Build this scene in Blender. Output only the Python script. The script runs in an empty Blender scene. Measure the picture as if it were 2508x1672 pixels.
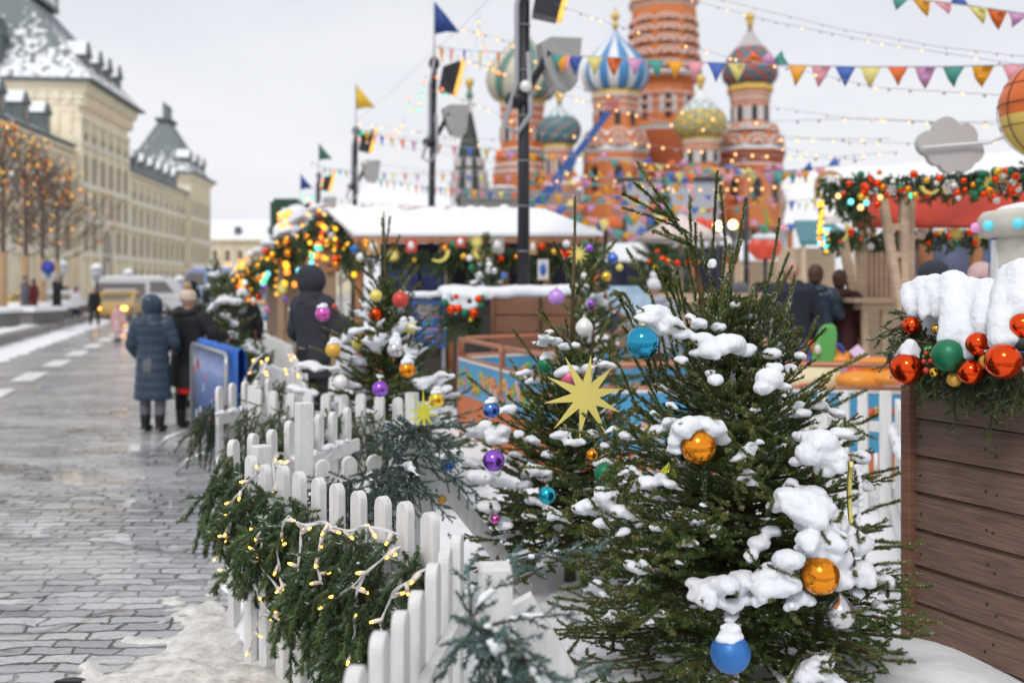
import bpy, math, random
import numpy as np
from mathutils import Vector, Matrix, noise
R = math.radians
PI = math.pi
random.seed(7)
rng = np.random.default_rng(11)
SC = bpy.context.scene
COL = SC.collection

# ------------------------------------------------------------------ camera
cam_data = bpy.data.cameras.new('camera')
cam = bpy.data.objects.new('camera', cam_data)
COL.objects.link(cam)
cam.location = (0, 0, 1.75)
cam.rotation_euler = (R(90), 0, 0)
cam_data.lens = 35
cam_data.sensor_width = 36
cam_data.shift_y = -0.0542
cam_data.clip_start = 0.05
cam_data.clip_end = 3000
cam_data.dof.use_dof = True
cam_data.dof.focus_distance = 3.9
cam_data.dof.aperture_fstop = 1.65
SC.camera = cam

# ------------------------------------------------------------------ sky
SUN_EL, SUN_AZ = R(48), R(200)
world = bpy.data.worlds.new('World')
SC.world = world
world.use_nodes = True
nt = world.node_tree
bg = nt.nodes['Background']
sky = nt.nodes.new('ShaderNodeTexSky')
sky.sky_type = 'NISHITA'
sky.sun_disc = False
sky.sun_elevation = SUN_EL
sky.sun_rotation = SUN_AZ
sky.air_density = 1.0
sky.dust_density = 4.0
tc = nt.nodes.new('ShaderNodeTexCoord')
mp = nt.nodes.new('ShaderNodeMapping')
mp.inputs['Scale'].default_value = (1.2, 1.2, 3.4)
nz = nt.nodes.new('ShaderNodeTexNoise')
nz.inputs['Scale'].default_value = 1.7
nz.inputs['Detail'].default_value = 5
nz.inputs['Roughness'].default_value = 0.55
cr = nt.nodes.new('ShaderNodeValToRGB')
cr.color_ramp.elements[0].position = 0.32
cr.color_ramp.elements[0].color = (6.5, 6.65, 7.05, 1)
cr.color_ramp.elements[1].position = 0.68
cr.color_ramp.elements[1].color = (7.5, 7.6, 7.85, 1)
sep = nt.nodes.new('ShaderNodeSeparateXYZ')
hr = nt.nodes.new('ShaderNodeMapRange')
hr.inputs['From Min'].default_value = 0.0
hr.inputs['From Max'].default_value = 0.3
hr.inputs['To Min'].default_value = 1.09
hr.inputs['To Max'].default_value = 0.98
mul = nt.nodes.new('ShaderNodeVectorMath'); mul.operation = 'SCALE'
mx = nt.nodes.new('ShaderNodeMixRGB')
mx.inputs[0].default_value = 0.92
L = nt.links.new
L(tc.outputs['Generated'], mp.inputs[0]); L(mp.outputs[0], nz.inputs['Vector'])
L(nz.outputs['Fac'], cr.inputs[0]); L(cr.outputs[0], mul.inputs[0])
L(tc.outputs['Generated'], sep.inputs[0]); L(sep.outputs['Z'], hr.inputs['Value'])
L(hr.outputs[0], mul.inputs['Scale'])
L(sky.outputs[0], mx.inputs[1]); L(mul.outputs[0], mx.inputs[2])
L(mx.outputs[0], bg.inputs[0])
bg.inputs[1].default_value = 0.1

sd = bpy.data.lights.new('sun', 'SUN')
sd.energy = 1.15
sd.angle = R(14)
sd.color = (1.0, 0.97, 0.93)
sun = bpy.data.objects.new('sun', sd)
COL.objects.link(sun)
sdir = Vector((math.sin(SUN_AZ) * math.cos(SUN_EL), math.cos(SUN_AZ) * math.cos(SUN_EL), math.sin(SUN_EL)))
sun.rotation_euler = sdir.to_track_quat('Z', 'Y').to_euler()
sun.location = sdir * 60

SC.view_settings.view_transform = 'Standard'
SC.view_settings.look = 'None'
SC.view_settings.gamma = 1
SC.view_settings.exposure = 0.31
SC.cycles.max_bounces = 6
SC.cycles.diffuse_bounces = 3
SC.cycles.glossy_bounces = 3
SC.cycles.transparent_max_bounces = 6
SC.cycles.caustics_reflective = False
SC.cycles.caustics_refractive = False
SC.cycles.sample_clamp_indirect = 4

# ------------------------------------------------------------------ helpers
F = 2438.0
HZ = 700.0
def P(px, py, d):
    """point at depth d seen at pixel (px, py) of the 2508 px wide frame"""
    return Vector(((px - 1254) * d / F, d, 1.75 - (py - HZ) * d / F))

def srgb(h):
    h = h.lstrip('#')
    o = []
    for i in (0, 2, 4):
        c = int(h[i:i + 2], 16) / 255
        o.append(c / 12.92 if c <= 0.04045 else ((c + 0.055) / 1.055) ** 2.4)
    return (o[0], o[1], o[2], 1)

_M = {}
def mat(name, color, rough=0.6, metal=0.0, var=0.12, nscale=8.0, bump=0.0, bscale=30.0,
        emit=0.0, island=0.0, coat=0.0, stretch=None, sss=0.0, spec=None, sample=True):
    if name in _M:
        return _M[name]
    if isinstance(color, str):
        color = srgb(color)
    m = bpy.data.materials.new(name)
    m.use_nodes = True
    t = m.node_tree
    b = t.nodes['Principled BSDF']
    b.inputs['Roughness'].default_value = rough
    b.inputs['Metallic'].default_value = metal
    if spec is not None:
        b.inputs['Specular IOR Level'].default_value = spec
    if coat:
        b.inputs['Coat Weight'].default_value = coat
        b.inputs['Coat Roughness'].default_value = 0.1
    if sss:
        b.inputs['Subsurface Weight'].default_value = sss
        b.inputs['Subsurface Radius'].default_value = (0.03, 0.035, 0.04)
        b.inputs['Subsurface Scale'].default_value = 0.5
    c = t.nodes.new('ShaderNodeTexCoord')
    src = c.outputs['Object']
    if stretch:
        mpn = t.nodes.new('ShaderNodeMapping')
        mpn.inputs['Scale'].default_value = stretch
        t.links.new(src, mpn.inputs[0])
        src = mpn.outputs[0]
    n = t.nodes.new('ShaderNodeTexNoise')
    n.inputs['Scale'].default_value = nscale
    n.inputs['Detail'].default_value = 4
    t.links.new(src, n.inputs['Vector'])
    mr = t.nodes.new('ShaderNodeMapRange')
    mr.inputs['From Min'].default_value = 0.25
    mr.inputs['From Max'].default_value = 0.75
    mr.inputs['To Min'].default_value = 1 - var
    mr.inputs['To Max'].default_value = 1 + var
    t.links.new(n.outputs['Fac'], mr.inputs['Value'])
    hs = t.nodes.new('ShaderNodeHueSaturation')
    hs.inputs['Color'].default_value = color
    val = mr.outputs[0]
    if island:
        g = t.nodes.new('ShaderNodeNewGeometry')
        m2 = t.nodes.new('ShaderNodeMapRange')
        m2.inputs['To Min'].default_value = 1 - island
        m2.inputs['To Max'].default_value = 1 + island
        t.links.new(g.outputs['Random Per Island'], m2.inputs['Value'])
        mu = t.nodes.new('ShaderNodeMath'); mu.operation = 'MULTIPLY'
        t.links.new(val, mu.inputs[0]); t.links.new(m2.outputs[0], mu.inputs[1])
        val = mu.outputs[0]
        m3 = t.nodes.new('ShaderNodeMapRange')
        m3.inputs['To Min'].default_value = 0.485
        m3.inputs['To Max'].default_value = 0.515
        t.links.new(g.outputs['Random Per Island'], m3.inputs['Value'])
        t.links.new(m3.outputs[0], hs.inputs['Hue'])
    t.links.new(val, hs.inputs['Value'])
    t.links.new(hs.outputs[0], b.inputs['Base Color'])
    if bump:
        n2 = t.nodes.new('ShaderNodeTexNoise')
        n2.inputs['Scale'].default_value = bscale
        n2.inputs['Detail'].default_value = 5
        t.links.new(src, n2.inputs['Vector'])
        bp = t.nodes.new('ShaderNodeBump')
        bp.inputs['Strength'].default_value = min(1, bump)
        bp.inputs['Distance'].default_value = 0.01
        t.links.new(n2.outputs['Fac'], bp.inputs['Height'])
        t.links.new(bp.outputs[0], b.inputs['Normal'])
    if emit:
        b.inputs['Emission Color'].default_value = color
        b.inputs['Emission Strength'].default_value = emit
        if not sample:
            m.cycles.emission_sampling = 'NONE'
    _M[name] = m
    return m

class MB:
    def __init__(s):
        s.v = []; s.f = []; s.m = []; s.smooth = []
    def add(s, vs, fs, mi=0, sm=False):
        o = len(s.v)
        s.v.extend([tuple(p) for p in vs])
        for k, f in enumerate(fs):
            s.f.append([i + o for i in f])
            s.m.append(mi[k] if isinstance(mi, (list, tuple)) else mi)
            s.smooth.append(sm)
    def box(s, c, size, M=None, mi=0):
        x, y, z = size[0] / 2, size[1] / 2, size[2] / 2
        vs = [Vector((a * x, b * y, d * z)) for a in (-1, 1) for b in (-1, 1) for d in (-1, 1)]
        if M is not None:
            vs = [M @ p for p in vs]
        c = Vector(c)
        s.add([p + c for p in vs], [(0, 1, 3, 2), (4, 6, 7, 5), (0, 4, 5, 1), (2, 3, 7, 6), (0, 2, 6, 4), (1, 5, 7, 3)], mi)
    def bar(s, a, b, w, h, up=(0, 0, 1), mi=0):
        a = Vector(a); b = Vector(b); d = b - a
        z = d.normalized(); u = Vector(up)
        x = u.cross(z)
        if x.length < 1e-4:
            x = Vector((1, 0, 0))
        x.normalize(); y = z.cross(x)
        M = Matrix((x, y, z)).transposed()
        s.box((a + b) / 2, (w, h, d.length), M, mi)
    def prism(s, poly, t, M=None, mi=0, off=(0, 0, 0)):
        """poly in local XZ, thickness t in local Y, then M (3x3), then off"""
        n = len(poly); off = Vector(off)
        vs = [Vector((p[0], -t / 2, p[1])) for p in poly] + [Vector((p[0], t / 2, p[1])) for p in poly]
        if M is not None:
            vs = [M @ p for p in vs]
        fs = [tuple(range(n)), tuple(range(2 * n - 1, n - 1, -1))]
        fs += [(i, i + n, (i + 1) % n + n, (i + 1) % n) for i in range(n)]
        s.add([p + off for p in vs], fs, mi)
    def tube(s, pts, rad, n=6, mi=0, cap=True):
        pts = [Vector(p) for p in pts]; N = len(pts)
        if not hasattr(rad, '__len__'):
            rad = [rad] * N
        vs = []; fs = []
        prev = None
        for i, p in enumerate(pts):
            d = (pts[min(i + 1, N - 1)] - pts[max(i - 1, 0)])
            if d.length < 1e-9: d = Vector((0, 0, 1))
            d.normalize()
            if prev is None:
                x = d.orthogonal().normalized()
            else:
                x = prev - d * prev.dot(d)
                if x.length < 1e-6: x = d.orthogonal()
                x.normalize()
            prev = x
            y = d.cross(x)
            for k in range(n):
                a = 2 * PI * k / n
                vs.append(p + (x * math.cos(a) + y * math.sin(a)) * rad[i])
        for i in range(N - 1):
            for k in range(n):
                k2 = (k + 1) % n
                fs.append((i * n + k, i * n + k2, (i + 1) * n + k2, (i + 1) * n + k))
        if cap:
            fs.append(tuple(range(n - 1, -1, -1)))
            fs.append(tuple((N - 1) * n + k for k in range(n)))
        s.add(vs, fs, mi, True)
    def lathe(s, prof, n=24, c=(0, 0, 0), mfn=None, mi=0, rfn=None, sm=True, twist=0.0, M=None):
        c = Vector(c); N = len(prof); vs = []; fs = []; ms = []
        for j, (r, z) in enumerate(prof):
            for k in range(n):
                a = 2 * PI * k / n + twist * j
                rr = r * (rfn(k, j) if rfn else 1)
                q = Vector((rr * math.cos(a), rr * math.sin(a), z))
                if M is not None: q = M @ q
                vs.append(c + q)
        for j in range(N - 1):
            for k in range(n):
                k2 = (k + 1) % n
                fs.append((j * n + k, j * n + k2, (j + 1) * n + k2, (j + 1) * n + k))
                ms.append(mfn(k, j) if mfn else mi)
        fs.append(tuple(range(n - 1, -1, -1))); ms.append(ms[0])
        fs.append(tuple((N - 1) * n + k for k in range(n))); ms.append(ms[-1])
        s.add(vs, fs, ms, sm)
    def ball(s, c, r, n=16, m=10, mi=0, M=None):
        rx, ry, rz = (r, r, r) if not hasattr(r, '__len__') else r
        c = Vector(c); vs = []; fs = []
        vs.append(Vector((0, 0, -rz)))
        for j in range(1, m):
            t = PI * j / m
            for k in range(n):
                a = 2 * PI * k / n
                vs.append(Vector((rx * math.sin(t) * math.cos(a), ry * math.sin(t) * math.sin(a), -rz * math.cos(t))))
        vs.append(Vector((0, 0, rz)))
        if M is not None: vs = [M @ p for p in vs]
        for k in range(n):
            fs.append((0, 1 + (k + 1) % n, 1 + k))
            fs.append((len(vs) - 1, 1 + (m - 2) * n + k, 1 + (m - 2) * n + (k + 1) % n))
        for j in range(m - 2):
            for k in range(n):
                a = 1 + j * n + k; b = 1 + j * n + (k + 1) % n
                fs.append((a, b, b + n, a + n))
        s.add([p + c for p in vs], fs, mi, True)
    def build(s, name, mats, parent=None, origin=None, local=False):
        if not s.v:
            return None
        V = np.array(s.v, dtype=np.float64)
        o = Vector((0, 0, 0))
        if not local:
            if parent is not None:
                o = root_loc(parent)
            elif origin is not None:
                o = Vector(origin)
            else:
                lo = V.min(0); hi = V.max(0)
                o = Vector(((lo[0] + hi[0]) / 2, (lo[1] + hi[1]) / 2, lo[2]))
        V = V - np.array(o)
        me = bpy.data.meshes.new(name)
        me.from_pydata([tuple(p) for p in V], [], s.f)
        if not isinstance(mats, (list, tuple)): mats = [mats]
        for m_ in mats: me.materials.append(m_)
        me.polygons.foreach_set('material_index', s.m)
        me.polygons.foreach_set('use_smooth', s.smooth)
        me.update()
        ob = bpy.data.objects.new(name, me)
        COL.objects.link(ob)
        if parent is not None:
            ob.parent = parent
            if not local:
                ob.location = o - root_loc(parent)
        elif not local:
            ob.location = o
        elif origin is not None:
            ob.location = origin
        return ob

def root_loc(o):
    l = Vector((0, 0, 0))
    while o is not None:
        l = l + Vector(o.location); o = o.parent
    return l

def tag(o, label=None, cat=None, group=None, kind=None):
    if label: o['label'] = label
    if cat: o['category'] = cat
    if group: o['group'] = group
    if kind: o['kind'] = kind
    return o

def thing(name, label, cat, loc=(0, 0, 0), rz=0.0, group=None):
    o = bpy.data.objects.new(name, None)
    COL.objects.link(o)
    o.location = loc
    o.rotation_euler = (0, 0, rz)
    o.empty_display_size = 0.1
    return tag(o, label, cat, group)

def kids(o): return [c for c in CH.get(o.name, [])]
CH = {}
def copy_tree(o, loc=None, rz=None, scale=None, label=None, group=None):
    def rec(a, par):
        c = a.copy(); COL.objects.link(c)
        if par is not None: c.parent = par
        for ch in list(a.children): rec(ch, c)
        return c
    c = rec(o, None)
    if loc is not None: c.location = loc
    if rz is not None: c.rotation_euler = (0, 0, rz)
    if scale is not None: c.scale = (scale,) * 3 if not hasattr(scale, '__len__') else scale
    if label: c['label'] = label
    if group: c['group'] = group
    return c

def np_mesh(name, V, FI, mats, parent=None, mi=None, smooth=False, origin=None):
    """V (n,3) world coords, FI (m,k) int faces of equal size"""
    o = root_loc(parent) if parent is not None else (Vector(origin) if origin is not None else Vector((0, 0, 0)))
    me = bpy.data.meshes.new(name)
    V = np.asarray(V, dtype=np.float32) - np.array(o, dtype=np.float32)
    n = len(V); m, k = FI.shape
    me.vertices.add(n); me.vertices.foreach_set('co', V.ravel())
    me.loops.add(m * k); me.loops.foreach_set('vertex_index', FI.astype(np.int32).ravel())
    me.polygons.add(m)
    me.polygons.foreach_set('loop_start', np.arange(0, m * k, k, dtype=np.int32))
    if not isinstance(mats, (list, tuple)): mats = [mats]
    for q in mats: me.materials.append(q)
    if mi is not None: me.polygons.foreach_set('material_index', np.asarray(mi, dtype=np.int32))
    me.polygons.foreach_set('use_smooth', np.full(m, smooth))
    me.update(calc_edges=True)
    ob = bpy.data.objects.new(name, me)
    COL.objects.link(ob)
    if parent is not None:
        ob.parent = parent
    else:
        ob.location = o
    return ob

def needles(twigs, name, mats, parent, dens=500, nl=0.014, w=0.0024, ang=52, flat=0.0, limit=400000, dust=0.0):
    """twigs: list of (p0, p1, mat_index, width_scale)"""
    A = np.array([list(t[0]) for t in twigs]); B = np.array([list(t[1]) for t in twigs])
    MI = np.array([t[2] for t in twigs]); WS = np.array([t[3] for t in twigs])
    Ln = np.linalg.norm(B - A, axis=1)
    cnt = np.maximum(4, (Ln * dens).astype(int))
    idx = np.repeat(np.arange(len(twigs)), cnt)
    if len(idx) > limit:
        idx = rng.choice(idx, limit, replace=False)
    n = len(idx)
    u = rng.random(n)
    D = (B - A) / Ln[:, None]
    d = D[idx]
    ref = np.tile(np.array([0, 0, 1.0]), (n, 1))
    ref[np.abs(d[:, 2]) > 0.9] = (1, 0, 0)
    x = np.cross(ref, d); x /= np.linalg.norm(x, axis=1)[:, None]
    y = np.cross(d, x)
    th = rng.random(n) * 2 * np.pi
    cx = np.cos(th); sy = np.sin(th) * (1 - flat) + 0.25 * flat
    rad = x * cx[:, None] + y * sy[:, None]
    rad /= np.linalg.norm(rad, axis=1)[:, None]
    al = np.radians(ang + rng.normal(0, 9, n))
    nd = d * np.cos(al)[:, None] + rad * np.sin(al)[:, None]
    base = A[idx] + (B - A)[idx] * u[:, None]
    le = nl * WS[idx] * (0.75 + 0.5 * rng.random(n)) * (1.0 - 0.35 * u ** 3)
    tip = base + nd * le[:, None]
    side = np.cross(nd, rad + 0.3 * rng.normal(size=(n, 3))); side /= (np.linalg.norm(side, axis=1)[:, None] + 1e-9)
    V = np.empty((n, 3, 3))
    V[:, 0] = base - side * (w / 2); V[:, 1] = base + side * (w / 2); V[:, 2] = tip
    FI = np.arange(n * 3).reshape(n, 3)
    mi = MI[idx].copy()
    if dust:
        patch = np.sin(base[:, 0] * 31 + 3 * np.sin(base[:, 1] * 23)) * np.sin(base[:, 1] * 29 + base[:, 2] * 17) + .6 * np.sin(base[:, 2] * 41 + base[:, 0] * 13)
        sel = (nd[:, 2] > .15) & (rng.random(n) < dust * np.clip(patch + .6, 0, 1.6))
        mi[sel] = len(mats); mats = list(mats) + [SNOW]
    return np_mesh(name, V.reshape(-1, 3), FI, mats, parent, mi)

_tx = {}
def clouds(size):
    if size not in _tx:
        t = bpy.data.textures.new('snow_relief', 'CLOUDS')
        t.noise_scale = size; t.noise_depth = 2
        _tx[size] = t
    return _tx[size]

def snowy(ob, voxel=0.015, disp=0.015, size=0.06, smooth=3):
    if ob.name.startswith('snow'): smooth += 4
    m = ob.modifiers.new('weld', 'REMESH'); m.mode = 'VOXEL'; m.voxel_size = voxel; m.use_smooth_shade = True
    if smooth:
        s_ = ob.modifiers.new('soft', 'SMOOTH'); s_.iterations = smooth; s_.factor = 0.5
    if disp:
        d = ob.modifiers.new('relief', 'DISPLACE'); d.texture = clouds(size); d.strength = disp
        d.mid_level = 0.5; d.texture_coords = 'GLOBAL'
        if voxel < .02 and ob.name.startswith('snow'):
            d = ob.modifiers.new('grain', 'DISPLACE'); d.texture = clouds(size * .3); d.strength = disp * .85
            d.mid_level = 0.5; d.texture_coords = 'GLOBAL'
    return ob

# ------------------------------------------------------------------ materials
def snow_mat():
    m = mat('snow', (0.80, 0.825, 0.87, 1), 0.65, var=0.04, nscale=3, bump=0.55, bscale=55, sss=0.0, spec=0.25)
    return m
SNOW = snow_mat()
WHITE = mat('white_paint', (0.80, 0.795, 0.78, 1), 0.5, var=0.11, nscale=6, bump=0.6, bscale=60, stretch=(6, 6, 0.7))
NEEDLE = mat('spruce_needle', (0.082, 0.138, 0.030, 1), 0.5, island=0.5, var=0.25, nscale=3)
NEEDLE_Y = mat('young_spruce_needle', (0.16, 0.165, 0.04, 1), 0.5, island=0.35, var=0.15, nscale=5)
NEEDLE_B = mat('fir_needle', (0.068, 0.118, 0.048, 1), 0.45, island=0.4, var=0.25, nscale=3)
NEEDLE_BL = mat('blue_fir_needle', (0.10, 0.17, 0.155, 1), 0.5, island=0.35, var=0.2, nscale=4)
BARK = mat('twig_bark', (0.13, 0.075, 0.03, 1), 0.8, var=0.3, nscale=30, bump=0.4, bscale=90)
BARK_G = mat('trunk_bark', (0.11, 0.085, 0.055, 1), 0.9, var=0.35, nscale=20, bump=0.8, bscale=60)
BLACK = mat('black_metal', (0.012, 0.014, 0.018, 1), 0.45, var=0.2)
STEEL = mat('galvanised_steel', (0.42, 0.43, 0.44, 1), 0.35, metal=0.8, var=0.12)
CABLE = mat('white_cable', (0.72, 0.72, 0.74, 1), 0.45, var=0.04)
THINW = mat('pale_wire', (0.35, 0.36, 0.4, 1), 0.5, var=0.05)
def shiny(name, c, r=0.08):
    return mat(name, c, r, metal=0.92, var=0.1, nscale=14, bump=0.06, bscale=40)
def matte(name, c):
    return mat(name, c, 0.42, metal=0.25, var=0.08, nscale=10)
RED = shiny('red_glass', (0.85, 0.075, 0.012, 1))
ORANGE = shiny('orange_glass', (0.9, 0.3, 0.02, 1), 0.12)
BLUE_S = shiny('blue_glass', (0.035, 0.32, 0.52, 1), 0.05)
BLUE_M = matte('matte_blue', (0.03, 0.16, 0.46, 1))
BLUE_P = shiny('periwinkle_glass', (0.10, 0.2, 0.62, 1), 0.2)
VIOLET = shiny('violet_glass', (0.35, 0.12, 0.66, 1), 0.15)
LILAC = matte('matte_lilac', (0.55, 0.3, 0.75, 1))
PINK = matte('matte_pink', (0.72, 0.15, 0.25, 1))
MAGENTA = shiny('magenta_glass', (0.75, 0.14, 0.5, 1), 0.15)
GREEN_M = matte('matte_green', (0.01, 0.17, 0.075, 1))
GOLD = shiny('gold_glass', (0.85, 0.52, 0.06, 1), 0.12)
GOLD_M = matte('matte_gold', (0.75, 0.42, 0.07, 1))
YELLOW_M = matte('matte_yellow', (0.78, 0.66, 0.16, 1))
SILVER = shiny('silver_glass', (0.62, 0.6, 0.62, 1), 0.12)
PEARL = matte('pearl_white', (0.8, 0.78, 0.75, 1))
RED_M = matte('matte_red', (0.6, 0.06, 0.05, 1))
TEAL_S = shiny('teal_glass', (0.03, 0.45, 0.6, 1), 0.12)
STARY = mat('yellow_card', (0.80, 0.68, 0.18, 1), 0.55, var=0.03)
CAPM = mat('bauble_cap', (0.6, 0.5, 0.3, 1), 0.3, metal=0.9, var=0.05)
AMBER = mat('amber_bulb', (1.0, 0.42, 0.05, 1), 0.4, emit=6, var=0.0)
AMBER_FAR = mat('amber_bulb_far', (1.0, 0.34, 0.02, 1), 0.4, emit=1.4, var=0.0, sample=False)
WARM_FAR = mat('warm_bulb_far', (1.0, 0.56, 0.2, 1), 0.4, emit=1.25, var=0.0, sample=False)
YEL_FAR = mat('yellow_bulb_far', (1.0, 0.5, 0.015, 1), 0.4, emit=1.4, var=0.0, sample=False)
GRN_FAR = mat('green_bulb_far', (0.08, 0.8, 0.4, 1), 0.4, emit=1.2, var=0.0, sample=False)
ORG_FAR = mat('orange_bulb_far', (1.0, 0.2, 0.02, 1), 0.4, emit=2.2, var=0.0, sample=False)
CYN_FAR = mat('cyan_bulb_far', (0.15, 0.65, 0.8, 1), 0.4, emit=1.2, var=0.0, sample=False)
FROST = mat('frosted_tube', (0.85, 0.72, 0.62, 1), 0.4, var=0.02)
# ================================================================== GROUND
def cobble_material():
    m = bpy.data.materials.new('wet_cobbles'); m.use_nodes = True
    t = m.node_tree; b = t.nodes['Principled BSDF']; N = t.nodes.new; K = t.links.new
    c = N('ShaderNodeTexCoord')
    nd = N('ShaderNodeTexNoise'); nd.inputs['Scale'].default_value = 1.6; nd.inputs['Detail'].default_value = 3
    K(c.outputs['Object'], nd.inputs['Vector'])
    sc = N('ShaderNodeVectorMath'); sc.operation = 'SCALE'; sc.inputs['Scale'].default_value = 0.13
    K(nd.outputs['Color'], sc.inputs[0])
    nd2 = N('ShaderNodeTexNoise'); nd2.inputs['Scale'].default_value = 9; nd2.inputs['Detail'].default_value = 2
    K(c.outputs['Object'], nd2.inputs['Vector'])
    sc2 = N('ShaderNodeVectorMath'); sc2.operation = 'SCALE'; sc2.inputs['Scale'].default_value = 0.085
    K(nd2.outputs['Color'], sc2.inputs[0])
    ad = N('ShaderNodeVectorMath'); ad.operation = 'ADD'
    K(c.outputs['Object'], ad.inputs[0]); K(sc.outputs[0], ad.inputs[1])
    ad2 = N('ShaderNodeVectorMath'); ad2.operation = 'ADD'
    K(ad.outputs[0], ad2.inputs[0]); K(sc2.outputs[0], ad2.inputs[1])
    mp_ = N('ShaderNodeMapping'); mp_.inputs['Rotation'].default_value = (0, 0, R(-2)); mp_.inputs['Location'].default_value = (0.07, 0.03, 0)
    K(ad2.outputs[0], mp_.inputs[0])
    br = N('ShaderNodeTexBrick')
    br.offset = 0.5; br.squash = 1.35; br.squash_frequency = 3
    br.inputs['Color1'].default_value = (0.25, 0.26, 0.275, 1)
    br.inputs['Color2'].default_value = (0.52, 0.525, 0.53, 1)
    br.inputs['Mortar'].default_value = (0.03, 0.03, 0.027, 1)
    br.inputs['Scale'].default_value = 1
    br.inputs['Mortar Size'].default_value = 0.014
    br.inputs['Mortar Smooth'].default_value = 0.8
    br.inputs['Bias'].default_value = 0
    br.inputs['Brick Width'].default_value = 0.235
    br.inputs['Row Height'].default_value = 0.112
    K(mp_.outputs[0], br.inputs['Vector'])
    # large patches: slush film and puddles
    nl = N('ShaderNodeTexNoise'); nl.inputs['Scale'].default_value = 0.55; nl.inputs['Detail'].default_value = 6; nl.inputs['Roughness'].default_value = 0.62
    mp2 = N('ShaderNodeMapping'); mp2.inputs['Scale'].default_value = (0.8, 1.6, 1)
    K(c.outputs['Object'], mp2.inputs[0]); K(mp2.outputs[0], nl.inputs['Vector'])
    slush = N('ShaderNodeValToRGB'); slush.color_ramp.elements[0].position = 0.45; slush.color_ramp.elements[1].position = 0.62
    K(nl.outputs['Fac'], slush.inputs[0])
    np_ = N('ShaderNodeTexNoise'); np_.inputs['Scale'].default_value = 0.9; np_.inputs['Detail'].default_value = 3
    mp3 = N('ShaderNodeMapping'); mp3.inputs['Location'].default_value = (4.3, 1.2, 7); mp3.inputs['Scale'].default_value = (0.8, 1.5, 1)
    K(c.outputs['Object'], mp3.inputs[0]); K(mp3.outputs[0], np_.inputs['Vector'])
    pud = N('ShaderNodeValToRGB'); pud.color_ramp.elements[0].position = 0.56; pud.color_ramp.elements[1].position = 0.60
    K(np_.outputs['Fac'], pud.inputs[0])
    # fine grit
    ng = N('ShaderNodeTexNoise'); ng.inputs['Scale'].default_value = 40; ng.inputs['Detail'].default_value = 6; ng.inputs['Roughness'].default_value = 0.7
    K(c.outputs['Object'], ng.inputs['Vector'])
    gr = N('ShaderNodeMapRange'); gr.inputs['From Min'].default_value = 0.3; gr.inputs['From Max'].default_value = 0.7
    gr.inputs['To Min'].default_value = 0.72; gr.inputs['To Max'].default_value = 1.25
    K(ng.outputs['Fac'], gr.inputs['Value'])
    mc = N('ShaderNodeMixRGB'); mc.blend_type = 'MULTIPLY'; mc.inputs[0].default_value = 1
    K(br.outputs['Color'], mc.inputs[1]); K(gr.outputs[0], mc.inputs[2])
    sl = N('ShaderNodeMath'); sl.operation = 'MULTIPLY'; sl.inputs[1].default_value = 0.7
    K(slush.outputs[0], sl.inputs[0])
    ms = N('ShaderNodeMixRGB'); ms.inputs[2].default_value = (0.56, 0.56, 0.565, 1)
    K(sl.outputs[0], ms.inputs[0]); K(mc.outputs[0], ms.inputs[1])
    K(ms.outputs[0], b.inputs['Base Color'])
    # roughness
    rr = N('ShaderNodeMapRange'); rr.inputs['To Min'].default_value = 0.06; rr.inputs['To Max'].default_value = 0.34
    K(ng.outputs['Fac'], rr.inputs['Value'])
    r2 = N('ShaderNodeMixRGB'); r2.inputs[2].default_value = (0.03, 0.03, 0.03, 1)
    K(pud.outputs[0], r2.inputs[0]); K(rr.outputs[0], r2.inputs[1])
    K(r2.outputs[0], b.inputs['Roughness'])
    b.inputs['IOR'].default_value = 1.5
    # height
    h1 = N('ShaderNodeMath'); h1.operation = 'MULTIPLY_ADD'; h1.inputs[1].default_value = -1.0; h1.inputs[2].default_value = 1.0
    K(br.outputs['Fac'], h1.inputs[0])
    nb = N('ShaderNodeTexNoise'); nb.inputs['Scale'].default_value = 11; nb.inputs['Detail'].default_value = 4
    K(c.outputs['Object'], nb.inputs['Vector'])
    h2 = N('ShaderNodeMath'); h2.operation = 'MULTIPLY_ADD'; h2.inputs[1].default_value = 1.3
    K(nb.outputs['Fac'], h2.inputs[0]); K(h1.outputs[0], h2.inputs[2])
    inv = N('ShaderNodeMath'); inv.operation = 'SUBTRACT'; inv.inputs[0].default_value = 1
    K(pud.outputs[0], inv.inputs[1])
    h3 = N('ShaderNodeMath'); h3.operation = 'MULTIPLY'
    K(h2.outputs[0], h3.inputs[0]); K(inv.outputs[0], h3.inputs[1])
    bp = N('ShaderNodeBump'); bp.inputs['Strength'].default_value = 0.62; bp.inputs['Distance'].default_value = 0.012
    K(h3.outputs[0], bp.inputs['Height']); K(bp.outputs[0], b.inputs['Normal'])
    return m

def sheet(name, poly, z, m, kind='structure'):
    mb = MB(); mb.add([(x, y, z) for x, y in poly], [tuple(range(len(poly)))])
    o = mb.build(name, m); tag(o, kind=kind); return o

COB = cobble_material()
g = MB(); g.add([(-900, -30, 0), (900, -30, 0), (900, 900, 0), (-900, 900, 0)], [(0, 1, 2, 3)])
tag(g.build('ground', COB, origin=(0, 0, 0)), kind='structure')

def heightfield(name, xs, ys, fn, m):
    X, Y = np.meshgrid(xs, ys); nx, ny = len(xs), len(ys)
    Z = np.array([[fn(x, y) for x in xs] for y in ys])
    V = np.stack([X.ravel(), Y.ravel(), Z.ravel()], 1)
    i = np.arange(nx - 1)[None, :] + nx * np.arange(ny - 1)[:, None]
    FI = np.stack([i, i + 1, i + 1 + nx, i + nx], -1).reshape(-1, 4)
    zf = Z.ravel()
    keep = (zf[FI] > -0.03).any(1)
    ob = np_mesh(name, V, FI[keep], m, smooth=True)
    tag(ob, kind='structure'); return ob

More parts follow.
